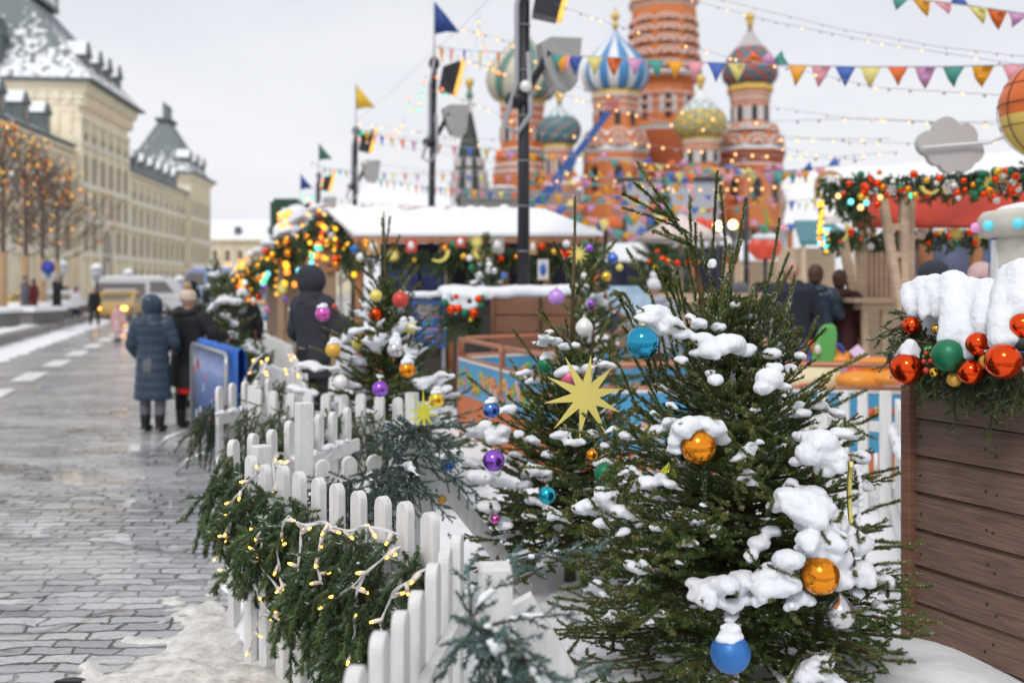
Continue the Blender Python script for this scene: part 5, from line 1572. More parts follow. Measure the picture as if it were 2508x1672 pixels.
garland('dark fir garland packed round the rim of the clad box under the snow', [k1p(2262, 800, -.02), k1p(2310, 860, 0), k1p(2400, 875, 0), k1p(2560, 890, 0)], 61, 100, .7, .1, (.13, .24), out=-K1n, nl=.015, w=.004, snowk=0, limit=340000, hang=.8, dens=1100,
        extra=((k1p(2225, 770, .1), V3(-1, -.2, .3), .1), (k1p(2340, 930, .05), V3(-.1, -.2, -1), .24), (k1p(2440, 930, .05), V3(-.3, -.3, -1), .25), (k1p(2500, 940, .05), V3(.3, -.3, -1), .25)))
for (x, y, r_, m_, l_, f) in ((2220, 903, 40, RED, 'large mirror red bauble with a snow cap at the left corner of the clad box', .22), (2233, 797, 23, RED, 'red bauble tucked under the snow at the upper left of the clad box rim', .12),
                              (2322, 870, 40, GREEN_M, 'large matte green bauble in the middle of the clad box garland', .24), (2395, 842, 29, RED, 'red bauble under a snow finger right of the big green one', .2), (2377, 911, 31, RED, 'red bauble below and right of the big green one', .22),
                              (2457, 885, 44, RED, 'largest mirror red bauble at the right edge of the clad box garland', .26), (2504, 797, 31, RED, 'red bauble cut by the right edge of the picture', .16), (2337, 929, 18, GOLD_M, 'matte gold bauble under the big green one', .2),
                              (2288, 911, 12, GOLD, 'small shiny gold bauble left of the big green one', .22), (2418, 884, 20, GOLD_M, 'yellow bauble squeezed between two red ones', .18), (2434, 772, 16, GOLD, 'yellow bauble half under the snow at the upper right of the clad box', .08),
                              (2294, 805, 13, GOLD, 'small yellow bauble behind the needles left of the snow finger', .1), (2512, 905, 8, PEARL, 'tiny pale bauble at the right picture edge', .15)):
    bauble(k1p(x, y, f), r_ * (k1p(x, y, f).y) / F, m_, l_, cap=False)
br_ = thing('berry_sprig', 'sprig of red berries and tiny green leaves beside the corner bauble of the clad box', 'berries', k1p(2272, 900, .2))
for (x, y, r_) in ((2268, 865, 6), (2263, 885, 6.5), (2279, 884, 6.5), (2268, 907, 8)):
    q = MB(); q.ball(k1p(x, y, .22), r_ * 4.2 / F, 14, 10); q.build('berry', RED_M, br_)
q = MB()
for (x, y) in ((2262, 858), (2272, 856), (2276, 872), (2258, 876)):
    c = k1p(x, y, .22); q.add([c, c + Vector((.012, -.004, .005)), c + Vector((.016, 0, .018)), c + Vector((.0, 0, .014))], [(0, 1, 2, 3)])
q.build('leaf', mat('leaf_green', (.1, .4, .08, 1), .4), br_)

# ---- middle clad box
K2u = Vector((1, -.06, 0)).normalized(); K2n = Vector((.06, 1, 0)).normalized()
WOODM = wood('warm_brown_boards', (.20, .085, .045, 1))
k2 = clad_box('warm brown plank clad box with snow on top in front of the thick pole', (-.27, 12.8), K2u, K2n, 1.22, 1.1, 1.62, 7, .23, mats=(WOODM, WOODM))
q = MB(); q.box(Vector((.36, 12.70, .8)), (.03, .03, 1.62)); q.build('joint_strip', mat('dark_seam', (.03, .02, .02, 1), .7), k2[0])
q = MB()
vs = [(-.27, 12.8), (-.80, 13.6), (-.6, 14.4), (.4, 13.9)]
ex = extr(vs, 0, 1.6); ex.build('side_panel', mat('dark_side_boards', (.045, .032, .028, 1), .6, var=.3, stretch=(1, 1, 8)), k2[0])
sn = MB(); random.seed(6)
for (x0, x1, y0, y1) in ((-.85, .95, 12.85, 14.3),):
    for i in range(19):
        for j in range(6):
            x = x0 + (x1 - x0) * i / 18; y = y0 + (y1 - y0) * j / 5
            lump(sn, (x + .0 * y, y, 1.67 + .05 * nse(x, y, 1.5)), .13, .7)
def f2_(pl, r0):
    for (x, y) in pl: lump(sn, P(x, y, 12.7), r0, .9)
for pl in (((1095, 715), (1092, 728), (1095, 740)), ((1118, 720), (1120, 735), (1116, 750), (1114, 760)), ((1140, 725), (1138, 745), (1140, 760)), ((1162, 730), (1160, 750)), ((1172, 735), (1168, 742))): f2_(pl, .05)
snowy(sn.build('snow', SNOW, k2[0]), .03, .03, .15, 3)
garland('fir garland with red baubles on the left side of the middle clad box', [P(1088, 735, 12.9), P(1120, 760, 12.75), P(1165, 775, 12.7), P(1195, 760, 12.7)], 63, 46, 1.2, .22, (.2, .38), out=V3(-.5, -.8, 0), snowk=.1, limit=90000, w=.01, dens=450, nl=.025)
for (x, y, r_, m_, l_) in ((1090, 740, 9, GREEN_M, 'green bauble at the left end'), (1106, 757, 12, RED, 'leftmost big red bauble'), (1123, 755, 10, RED, 'second red bauble'), (1139, 765, 10, GREEN_M, 'green bauble in the middle'), (1117, 726, 7, RED, 'small red bauble high up'),
                           (1160, 766, 12, RED, 'rightmost big red bauble'), (1172, 732, 10, RED, 'upper right red bauble'), (1181, 728, 7, GREEN_M, 'small upper green bauble'), (1178, 748, 8, GREEN_M, 'right green bauble'), (1153, 783, 6, GOLD, 'gold bauble at the bottom')):
    pb(x, y, r_, 12.45, m_, l_ + ' in the garland of the middle clad box', cap=False)
# ================================================================== PEOPLE
SKIN = mat('skin', (.52, .30, .21, 1), .5, var=.05)
HAIRB = mat('brown_hair', (.07, .035, .02, 1), .6, var=.2, nscale=40, stretch=(1, 1, .2))
HAIRR = mat('auburn_hair', (.22, .09, .04, 1), .6, var=.2, nscale=40)
HAIRG = mat('grey_hair', (.35, .33, .31, 1), .6, var=.2, nscale=40)
def cloth(name, c, r=.75, nb=25, b=.4): return mat(name, c, r, var=.15, nscale=9, bump=b, bscale=nb)
NAVY = cloth('navy_puffer', (.022, .045, .075, 1), .38)
BLK = cloth('black_cloth', (.008, .009, .012, 1), .8)
DNAVY = cloth('dark_navy_cloth', (.010, .016, .034, 1), .7)
GREYC = cloth('grey_cloth', (.13, .13, .15, 1), .8)
CHAR = cloth('charcoal_cloth', (.028, .032, .042, 1), .85)
REDC = cloth('red_cloth', (.6, .02, .02, 1), .7)
PINKC = cloth('dusty_pink_cloth', (.55, .33, .33, 1), .8)
CREAMC = cloth('cream_knit', (.62, .5, .4, 1), .9)
TANF = cloth('tan_fur', (.42, .29, .17, 1), .95, 80, .9)
BLKF = cloth('black_fur', (.015, .014, .017, 1), .9, 80, .9)
WHC = cloth('white_jacket', (.68, .68, .72, 1), .7)
MUST = cloth('mustard_coat', (.62, .30, .02, 1), .6)
TANC = cloth('tan_coat', (.42, .3, .2, 1), .8)
LEATH = mat('black_leather', (.01, .01, .012, 1), .3, var=.1)
def remesh(o, vx, sm=2, disp=0, size=.1):
    return snowy(o, vx, disp, size, sm)
def person(label, pos, H, rz=0.0, coat=BLK, hem=.32, ridges=0, flare=1.0, legs=BLK, boots=LEATH, hood='down', hoodm=None, hat=None, hatm=None, pom=None, hair=HAIRB,
           arms=None, skirt=None, bag=None, vx=.016, lean=0.0, stride=0.0, scarf=None, wide=1.0, collar=None):
    random.seed(int(abs(pos[0] * 100 + pos[1] * 10)))
    z0 = pos[2] if len(pos) > 2 else 0
    mb = MB()
    def q(x, y, z): return Vector((x * H * (wide if z < .9 else 1), (y + lean * z) * H, z * H))
    hips = [(-.052, 0), (.052, 0)]
    for s, (hx, hy) in zip((-1, 1), hips):
        f = stride * s
        mb.tube([q(s * .052, f * .9, .02), q(s * .052, f * .9, .06), q(s * .055, f * .75, .17), q(s * .055, f * .45 + .005, .28), q(s * .06, f * .2, .40), q(s * .055, 0, .5)], [.026 * H, .024 * H, .036 * H, .032 * H, .045 * H, .055 * H], 10)
        mb.ball(q(s * .052, f * .9 + .022, .018), (.028 * H, .062 * H, .018 * H))
    mb.tube([q(0, 0, .47), q(0, 0, .55), q(0, 0, .63), q(0, 0, .72), q(0, 0, .8), q(0, 0, .83)], [.085 * H, .085 * H, .07 * H, .085 * H, .08 * H, .035 * H], 12)
    mb.tube([q(0, 0, .81), q(0, .0, .86), q(0, .004, .9)], [.04 * H, .032 * H, .034 * H], 10)
    mb.ball(q(0, .004, .932), (.046 * H, .056 * H, .066 * H), 16, 12)
    mb.ball(q(0, .062, .925), (.010 * H, .014 * H, .016 * H)); mb.ball(q(0, .035, .887), (.022 * H, .02 * H, .016 * H))
    for s in (-1, 1): mb.ball(q(s * .048, 0, .928), (.007 * H, .014 * H, .018 * H))
    arms = arms or (((-.155, -.01, .64), (-.165, .02, .50)), ((.155, -.01, .64), (.165, .02, .50)))
    ap = []
    for s, (e, h) in zip((-1, 1), arms):
        sh_ = q(s * .105, 0, .795); e_ = q(*e); h_ = q(*h); ap.append((sh_, e_, h_))
        mb.tube([sh_, sh_.lerp(e_, .5), e_, e_.lerp(h_, .5), h_], [.036 * H, .032 * H, .027 * H, .023 * H, .017 * H], 8)
        hd = (h_ - e_).normalized(); pc = h_ + hd * .03 * H
        mb.ball(pc, (.016 * H, .024 * H, .026 * H), 10, 8)
        sx = hd.cross(Vector((0, 0, 1)));
        if sx.length < .3: sx = Vector((0, 1, 0))
        sx.normalize()
        for k, l in enumerate((.030, .036, .038, .034)):
            o = sx * ((k - 1.5) * .011 * H); mb.tube([pc + o, pc + o + hd * l * H * .7, pc + o + hd * l * H + Vector((0, 0, -.006 * H))], [.0058 * H, .0052 * H, .0042 * H], 6)
        mb.tube([pc + sx * .016 * H, pc + sx * .034 * H + hd * .018 * H], [.007 * H, .005 * H], 6)
    body = mb.build('person', SKIN, None, origin=(0, 0, 0), local=True)
    body.location = (pos[0], pos[1], z0); body.rotation_euler = (0, 0, rz)
    tag(body, label, 'person'); remesh(body, .010 if H > 1.3 and pos[1] < 16 else .02, 1)
    def part(m, name, mt, vx_=vx, disp=.0, size=.1, sm=2):
        ob = m.build(name, mt, body, local=True); remesh(ob, vx_, sm, disp, size); return ob
    # trousers, boots
    m = MB()
    for s in (-1, 1):
        f = stride * s
        m.tube([q(s * .052, f * .9, .05), q(s * .055, f * .75, .17), q(s * .056, f * .45 + .005, .28), q(s * .06, f * .2, .40), q(s * .055, 0, .5)], [.034 * H, .042 * H, .042 * H, .052 * H, .065 * H], 10)
    m.tube([q(0, 0, .44), q(0, 0, .56)], [.095 * H, .09 * H], 12)
    part(m, 'trousers', legs)
    m = MB()
    for s in (-1, 1):
        f = stride * s
        m.tube([q(s * .052, f * .9 - .002, .01), q(s * .052, f * .9 - .002, .05), q(s * .053, f * .82, .13)], [.036 * H, .034 * H, .042 * H], 10)
        m.ball(q(s * .054, f * .9 + .032, .022), (.032 * H, .066 * H, .024 * H))
    part(m, 'boots', boots, .013, sm=1)
    if skirt:
        m = MB(); m.lathe([(.07 * H, .5 * H), (.082 * H, (hem - .02) * H), (.08 * H, (hem - .05) * H)], 20); part(m, 'skirt', skirt)
    # coat
    m = MB()
    prof = []
    top = .845; nseg = 44
    for i in range(nseg + 1):
        t = i / nseg; z = top + (hem - top) * t
        zz = (z - .5)
        r = .044 if t == 0 else None
        if z > .80: r = .052 + (.845 - z) / .045 * .072
        elif z > .62: r = .124 - (.80 - z) * .10
        else: r = .106 + (.62 - z) * .075 * flare
        if ridges: r += .0075 * abs(math.sin(PI * (z - hem) * ridges / (top - hem)))
        prof.append((r * H, z * H))
    sy = lambda k, j: 1.0
    vs0 = len(m.v)
    m.lathe(prof, 28)
    m.v = [(p[0] * wide, p[1] * .74 + lean * p[2], p[2]) for p in m.v]
    for (a, e, h) in ap:
        rr = []
        P_ = [a, a.lerp(e, .33), a.lerp(e, .66), e, e.lerp(h, .33), e.lerp(h, .66), h]
        full = []; rad = []
        for i in range(24):
            t = i / 23; p_, d_ = along(P_, t); full.append(p_)
            rad.append((.058 - .022 * t + (.005 * abs(math.sin(PI * t * ridges * .55)) if ridges else .002 * math.sin(t * 17))) * H)
        m.tube(full, rad, 12); m.ball(a, .057 * H)
    part(m, 'coat', coat, vx * .8, .008, .12, 2)
    hm_ = hoodm or coat
    m = MB()
    if hood == 'up':
        m.ball(q(0, -.012, .928), (.078 * H, .082 * H, .088 * H), 18, 14); m.tube([q(0, -.01, .80), q(0, -.01, .86)], [.085 * H, .068 * H], 14)
        m.ball(q(0, -.03, .955), (.062 * H, .066 * H, .06 * H)); part(m, 'hood', hm_, vx * .8, .008, .08)
    elif hood == 'down':
        m.ball(q(0, -.055, .83), (.085 * H, .045 * H, .035 * H)); m.ball(q(-.05, -.02, .84), (.04 * H, .05 * H, .028 * H)); m.ball(q(.05, -.02, .84), (.04 * H, .05 * H, .028 * H))
        part(m, 'hood', hm_, vx * .8)
    elif hood == 'fur':
        m.ball(q(0, -.055, .84), (.10 * H, .06 * H, .045 * H)); m.ball(q(-.06, -.01, .845), (.05 * H, .06 * H, .036 * H)); m.ball(q(.06, -.01, .845), (.05 * H, .06 * H, .036 * H))
        part(m, 'fur_hood', hm_, vx * .8, .02, .03)
    if hat:
        m = MB()
        m.ball(q(0, -.004, .955), (.058 * H, .066 * H, .056 * H), 18, 14); m.tube([q(0, -.004, .925), q(0, -.004, .95)], [.062 * H, .06 * H], 16)
        ob = part(m, 'hat', hatm, vx * .7, .003, .02)
        if pom is not None:
            p2 = MB(); p2.ball(q(0, -.012, 1.028), .034 * H); a_ = p2.build('pompom', pom, ob, local=True); remesh(a_, vx * .6, 1, .015, .02)
    if hat != 'full' and hood != 'up':
        m = MB(); m.ball(q(0, -.014, .944), (.054 * H, .056 * H, .066 * H), 18, 14); m.ball(q(0, -.03, .905), (.046 * H, .036 * H, .04 * H))
        part(m, 'hair', hair, vx * .6, .004, .02)
    if scarf:
        m = MB(); m.ball(q(0, 0, .853), (.07 * H, .065 * H, .03 * H)); part(m, 'scarf', scarf)
    if bag:
        m = MB()
        if bag[0] == 'pack': m.ball(q(0, -.125, .70), (.085 * H, .05 * H, .115 * H)); m.ball(q(0, -.15, .66), (.06 * H, .035 * H, .06 * H))
        else: m.ball(q(.17, 0, .45), (.03 * H, .075 * H, .065 * H)); m.tube([q(.16, .05, .48), q(.15, 0, .60), q(.16, -.05, .48)], .006 * H, 6)
        part(m, 'bag', bag[1], vx * .7, sm=1)
    # face
    for s in (-1, 1):
        e = MB(); e.ball(q(s * .019, .052, .937), (.007 * H, .005 * H, .005 * H), 8, 6); e.build('eye', BLACK, body, local=True)
    e = MB(); e.ball(q(0, .054, .902), (.014 * H, .005 * H, .004 * H), 8, 6); e.build('mouth', RED_M, body, local=True)
    return body
A_UP = (((-.16, .0, .66), (-.10, .10, .62)), ((.165, .04, .70), (.12, .12, .80)))
person('woman in a long quilted navy coat with her hood up, seen from behind', (-4.33, 12.0), 1.63, R(-8), NAVY, .235, 9, .75, GREYC, LEATH, 'up', arms=(((-.15, -.01, .64), (-.13, .06, .55)), ((.15, .01, .66), (.12, .10, .60))), wide=1.08)
pr2 = person('woman in a long black coat and cream bobble hat beside the blue barrier', (-4.0, 12.3), 1.70, R(-25), BLK, .30, 0, 1.0, BLK, LEATH, 'down', hat='full', hatm=CREAMC, pom=TANF, arms=(((-.16, -.02, .68), (-.14, .10, .70)), ((.17, .02, .68), (.16, .17, .66))), skirt=REDC, wide=1.28)
person('auburn haired person in black jacket with grey hood behind the bobble hat woman', (-4.18, 14.5), 1.68, R(-60), BLK, .42, 0, .8, BLK, LEATH, 'down', hoodm=GREYC, hair=HAIRR, wide=1.1)
person('person with a black fur pompom hat half hidden behind the woman with the phone', (-4.55, 14.2), 1.72, R(20), BLK, .4, 0, 1, BLK, LEATH, 'down', hat='full', hatm=BLKF, pom=BLKF)
person('person with a white hat behind the small group at the barrier', (-4.55, 16.8), 1.7, R(30), BLK, .4, 0, 1, BLK, LEATH, 'down', hat='full', hatm=WHC, wide=1.1)
person('tall person in a dark hooded parka standing among the spruces left of centre', (-2.02, 10.1, .08), 1.86, R(-40), CHAR, .40, 0, .9, BLK, LEATH, 'up', wide=.98, arms=(((-.16, .0, .64), (-.13, .08, .56)), ((.15, .05, .66), (.10, .14, .70))))
person('pedestrian in a white jacket and purple hat walking by the kerb', (-19.1, 43.6), 1.7, R(150), WHC, .45, 0, .7, DNAVY, LEATH, 'down', hat='full', hatm=cloth('purple_knit', (.12, .06, .2, 1)), scarf=cloth('magenta_scarf', (.6, .08, .4, 1)), vx=.03, stride=.05)
person('pedestrian in a black coat walking beside the white jacket', (-18.2, 43.4), 1.72, R(160), BLK, .38, 0, .7, BLK, LEATH, None, vx=.03, stride=.09)
person('child in a long dusty pink coat walking on the road', (-12.15, 30.7), 1.22, R(170), PINKC, .27, 0, 1.3, cloth('pale_tights', (.6, .52, .5, 1)), cloth('brown_boots', (.05, .03, .02, 1)), 'down', hat='full', hatm=PINKC, vx=.025)
person('small child in a beige fluffy suit behind the navy coat', (-12.6, 34.5), 1.05, R(170), TANC, .15, 0, 1.3, TANC, LEATH, 'up', vx=.03)
person('person in a grey coat standing behind the planter trees at the left edge', (-18.6, 38, .4), 1.75, R(100), GREYC, .25, 0, 1, BLK, LEATH, 'down', hat='full', hatm=GREYC, bag=('hand', REDC), vx=.03)
person('person in a dark red coat behind the leftmost planter tree', (-19.0, 39.5, .4), 1.62, R(80), cloth('dark_red', (.15, .02, .02, 1)), .3, 0, 1, BLK, LEATH, 'down', vx=.03)
person('person in a black coat and grey hat reaching out between the planter trees', (-17.6, 38.5, .4), 1.78, R(-90), BLK, .3, 0, 1, BLK, LEATH, 'down', hat='full', hatm=HAIRG, vx=.03, arms=(((-.15, .06, .70), (-.12, .2, .72)), ((.15, .08, .70), (.14, .22, .74))))
# right side, market visitors
person('bald man in a dark navy coat facing the camera beyond the play ride', (3.25, 11.6, .26), 1.80, R(190), DNAVY, .36, 0, .8, BLK, LEATH, 'down', hair=HAIRG, wide=1.15)
person('person in a shiny dark blue puffer coat at the stall by the wooden posts', (3.70, 12.1, .26), 1.74, R(-40), NAVY, .25, 7, .8, BLK, LEATH, 'down', arms=(((-.15, .02, .66), (-.1, .14, .66)), ((.15, .02, .66), (.1, .14, .66))))
person('person in a dark red brown coat with an ochre bag next to the blue puffer', (4.02, 12.2, .26), 1.68, R(-30), cloth('maroon_coat', (.06, .015, .012, 1)), .2, 0, 1.2, BLK, LEATH, 'down', bag=('hand', MUST))
person('person in a dark ribbed beanie and mustard jacket behind the snowy clad box', (3.36, 7.95, .08), 1.86, R(70), MUST, .4, 0, 1, BLK, LEATH, 'down', hat='full', hatm=cloth('dark_rib_knit', (.03, .04, .05, 1), .9, 60, .9), hair=HAIRB, wide=1.2)
person('person in a mustard coat with a pale fur hood behind the snowy clad box', (3.62, 7.7, .08), 1.72, R(-20), MUST, .4, 0, 1, BLK, LEATH, 'fur', hoodm=cloth('pale_fur', (.55, .42, .25, 1), .95, 60, .9), hair=HAIRB, wide=1.25)
person('child in a pale pink knit hat and coral jacket behind the clad box snow', (4.05, 8.6, .08), 1.86, R(0), cloth('coral_jacket', (.65, .12, .06, 1)), .4, 0, 1, BLK, LEATH, 'down', hat='full', hatm=cloth('pale_pink_knit', (.62, .42, .42, 1), .9, 50, .8))
person('person in a pale fluffy hat and whitish grey jacket near the pink umbrella', (1.98, 13.9, .08), 1.77, R(0), cloth('icy_jacket', (.38, .40, .46, 1)), .42, 0, .9, BLK, LEATH, 'down', hat='full', hatm=WHC, pom=WHC, wide=1.15)
person('person in a grey jacket with a brown backpack beyond the spruce shoots', (3.55, 15.5, .08), 1.72, R(0), GREYC, .42, 0, .8, BLK, LEATH, 'up', bag=('pack', cloth('brown_pack', (.09, .05, .04, 1))), wide=1.1)
person('person in a navy beanie and dark coat left of the man in the navy coat', (4.2, 17, .08), 1.72, R(60), DNAVY, .4, 0, .8, BLK, LEATH, 'down', hat='full', hatm=DNAVY)
person('person in black seen between the big spruce and the hoarding', (2.75, 14.9, .08), 1.7, R(20), BLK, .4, 0, .9, BLK, LEATH, 'down')
person('person in a light hat further back in the market crowd', (6.2, 19, .08), 1.7, R(10), GREYC, .4, 0, .9, BLK, LEATH, 'down', hat='full', hatm=WHC, vx=.025)

# phone held by the woman
ph = MB(); ph.box(P(505, 726, 12.55), (.08, .012, .15)); tag(ph.build('phone', BLACK), 'black phone held up by the woman in the bobble hat', 'phone')

# ================================================================== CROWD BARRIER
ba = thing('crowd_barrier', 'steel crowd barrier with a blue banner behind its bars, beside the fence', 'barrier', (-3.1, 10.1, 0))
pa, pc = V3(-3.52, 10.95, 0), V3(-2.62, 9.15, 0); u_ = (pc - pa).normalized()
m = MB(); zt, zb = 1.12, .17
m.tube([pa + V3(0, 0, zb), pa + V3(0, 0, zt - .1), pa + u_ * .03 + V3(0, 0, zt - .03), pa + u_ * .1 + V3(0, 0, zt), pc - u_ * .1 + V3(0, 0, zt), pc - u_ * .03 + V3(0, 0, zt - .03), pc + V3(0, 0, zt - .1), pc + V3(0, 0, zb), pa + V3(0, 0, zb)], .021, 8)
m.build('frame', STEEL, ba)
m = MB()
for i in range(1, 15):
    p = pa.lerp(pc, i / 15); m.tube([p + V3(0, 0, zb), p + V3(0, 0, zt)], .0065, 6)
m.build('bars', STEEL, ba)
for p in (pa + u_ * .25, pc - u_ * .3):
    for s in (-1, 1):
        sd = V3(-u_.y, u_.x, 0) * -s
        for o in ((0, .06) if s == 1 else (0,)):
            m = MB(); q0 = p + u_ * o
            m.tube([q0 + V3(0, 0, zb + .02), q0 + sd * .12 + V3(0, 0, .2), q0 + sd * .3 + V3(0, 0, .14), q0 + sd * .42 + V3(0, 0, .02)], .014, 7); m.build('foot', STEEL, ba)
m = MB(); BANN = mat('blue_banner', (.025, .13, .50, 1), .75, var=.35, nscale=4, stretch=(1, 1, .25), bump=.5, bscale=8)
nv = V3(u_.y, -u_.x, 0) * -.05
if nv.x < 0: nv = -nv
vs = []; N = 16
for i in range(N + 1):
    p = pa.lerp(pc, i / N * 1.04) + nv * (1 + .7 * math.sin(i * 1.3))
    vs += [p + V3(0, 0, .2), p + V3(0, 0, 1.15), p + V3(.03, .035, 1.18), p + V3(.06, .07, 1.13), p + V3(.07, .085, .75)]
fs = []
for i in range(N):
    for k in range(4): fs.append((i * 5 + k, i * 5 + 5 + k, i * 5 + 6 + k, i * 5 + 1 + k))
m.add(vs, fs, 0, True); bo_ = m.build('banner', BANN, ba); so = bo_.modifiers.new('t', 'SOLIDIFY'); so.thickness = .004
m = MB()
for i in range(16):
    random.seed(i); p = pa.lerp(pc, .08 + i * .06) + V3(.01, -.02, random.uniform(.3, .95)) + V3(-u_.y, u_.x, 0) * .0
    m.box(p, (.02, .01, random.uniform(.03, .1)), None, i % 2)
m.build('banner_print', [mat('print_red', (.45, .05, .08, 1)), mat('print_pale', (.5, .55, .65, 1))], ba)

# ================================================================== PLANTER TREES ON THE LEFT
TW = mat('trunk_wrap', (.40, .255, .14, 1), .8, var=.15, nscale=10, bump=.4, bscale=40)
TWIG = mat('bare_twig', (.14, .10, .075, 1), .85, var=.2)
OB = mat('small_orange_ball', (.75, .16, .03, 1), .3, metal=.3, var=.1)
WB = mat('small_white_ball', (.7, .66, .6, 1), .35, metal=.2, var=.1)
bm1 = bpy.data.meshes
def small_ball(m, r, name='bauble'):
    q = MB(); q.ball((0, 0, 0), r, 10, 7); return q.build(name, m, None, origin=(0, 0, 0), local=True)
ballO = small_ball(OB, .075); ballW = small_ball(WB, .07)
FIRST = set()
def place(proto, loc, label, cat, group, scale=1.0):
    if proto.name not in FIRST: FIRST.add(proto.name); o = proto
    else: o = proto.copy(); COL.objects.link(o)
    o.location = loc; o.scale = (scale,) * 3
    tag(o, label, cat, group); return o
for i, (px, d, nm) in enumerate(((6, 36.5, 'leftmost'), (62, 41, 'second'), (103, 46, 'third'), (140, 50.5, 'rightmost'))):
    random.seed(100 + i)
    b0 = V3((px - 1254) * d / F, d, .38)
    t = thing('planter_tree', nm + ' bare tree on the left pavement, wrapped trunk, strung with lights and orange balls', 'tree', b0)
    m = MB(); m.tube([b0, b0 + V3(0, 0, 2.6)], [.19, .15], 8); m.build('wrapped_trunk', TW, t)
    st = []
    tips = []
    def grow(p, dr, l, r, lev):
        n = 3; pp = polyline(p, dr, l, up=.25, droop=0, n=n)
        for a, b_ in zip(pp, pp[1:]): st.append((a, b_, r, r * .8)); 
        tips.append(pp[-1]); tips.append(pp[1])
        if lev > 0:
            for k in range(3 if lev > 1 else 3):
                q_, dd_ = along(pp, random.uniform(.35, 1))
                v = (dd_ + V3(random.uniform(-1, 1), random.uniform(-1, 1), random.uniform(-.2, .7)) * .75).normalized()
                grow(q_, v, l * random.uniform(.55, .8), r * .55, lev - 1)
    st.append((b0 + V3(0, 0, 2.5), b0 + V3(0, 0, 6.5), .11, .03))
    for k in range(20):
        a = k * 2.4; h = 2.55 + k * .2
        grow(b0 + V3(0, 0, h), V3(math.cos(a), math.sin(a), .35 + k * .08).normalized(), 2.0 * (1 - k / 30), .032, 3)
    np_stems(st, 'crown', TWIG, t, 3)
    m = MB(); m.box(b0 + V3(.2, 0, .17), (3.0 if i == 0 else 2.4, 2.4, .62)); ob = m.build('planter', mat('planter_stone', (.16, .145, .14, 1), .7, var=.2, nscale=1.5), t)
    m = MB(); m.box(b0 + V3(.2, 0, .53), (3.2 if i == 0 else 2.6, 2.6, .16)); m.build('snow', SNOW_G, t)
    # lights: string wound through the crown
    ls = thing('string_lights', 'golden fairy lights wound through the crown of the %s planter tree' % nm, 'string lights', b0 + V3(0, 0, 3))
    m = MB(); pts = random.sample(tips, 40); pts.sort(key=lambda p: p.z); m.tube(pts, .008, 3); m.build('cable', TWIG, ls)
    for p in random.sample(tips, 48):
        q = MB(); q.ball(p + V3(0, -.05, 0), random.uniform(.028, .045), 6, 4); q.build('bulb', random.choice((YEL_FAR, YEL_FAR, AMBER_FAR, WARM_FAR)), ls)
    for k, p in enumerate(random.sample(tips, 16)):
        if k % 3: place(ballO, p + V3(0, -.1, -.1), 'small orange ball hanging in the %s planter tree' % nm, 'bauble', 'orange balls in the %s planter tree' % nm, random.uniform(.8, 1.3))
        else: place(ballW, p + V3(0, -.1, -.1), 'small pale ball hanging in the %s planter tree' % nm, 'bauble', 'pale balls in the %s planter tree' % nm, random.uniform(.8, 1.3))
# bench-like planter by the kerb at the left edge
m = MB(); m.box((-17.6, 33.2, .62), (1.6, 1.6, .5)); tb_ = m.build('planter', _M['planter_stone']); tag(tb_, 'low stone planter with snow at the left picture edge', 'planter')
m = MB(); m.box((-17.6, 33.2, .92), (1.75, 1.75, .12)); m.build('snow', SNOW_G, tb_)
# street sign
sg = thing('street_sign', 'road sign on a pole between the planter trees, blue round plate over a pale plate', 'street sign', ((118 - 1254) * 43 / F, 43, .35))
m = MB(); m.tube([P(118, 700 + 25, 43) + V3(0, 0, -1.2), P(118, 650, 43)], .035, 8); m.build('pole', STEEL, sg)
m = MB(); m.lathe([(.3, -.02), (.3, .02)], 20, P(118, 655, 42.9), M=Matrix.Rotation(R(90), 3, 'X')); m.build('round_plate', mat('sign_blue', (.03, .05, .35, 1), .4), sg)
m = MB(); m.box(P(118, 675, 42.9), (.62, .03, .34)); pp_ = m.build('plate', mat('sign_pale', (.45, .47, .5, 1), .4), sg)
m = MB(); m.bar(P(109, 672, 42.85), P(114, 680, 42.85), .04, .01); m.bar(P(117, 672, 42.85), P(117, 680, 42.85), .04, .01); m.bar(P(122, 672, 42.85), P(122, 680, 42.85), .04, .01); m.build('marks', BLACK, pp_)
# street lamps in front of the arcade
def lamp(label, px, py, d):
    c = P(px, py, d); t = thing('street_lamp', label, 'street lamp', (c.x, c.y, 0))
    m = MB(); m.tube([(c.x, d, 0), (c.x, d, c.z)], [.12, .07], 8); m.lathe([(.3, 0), (.25, .4), (.12, .9), (.09, 1.2)], 12, (c.x, d, 0)); m.build('pole', BLACK, t)
    m = MB(); m.lathe([(.16, 0), (.34, .35), (.3, .6)], 12, c - V3(0, 0, .1)); m.build('lamp_glass', mat('lamp_frost', (.55, .58, .62, 1), .3), t)
    m = MB(); m.lathe([(.42, 0), (.25, .22), (.05, .35)], 12, c + V3(0, 0, .5)); m.build('lamp_cap', ROOFSNOW, t)
lamp('snow capped street lamp in front of the large arched portal', 237, 680, 58)
lamp('snow capped street lamp above the white van', 315, 690, 64)
lamp('snow capped street lamp just above the woman in the bobble hat', 440, 705, 66)
lamp('street lamp standing just beyond the rightmost planter tree', 150, 672, 56)

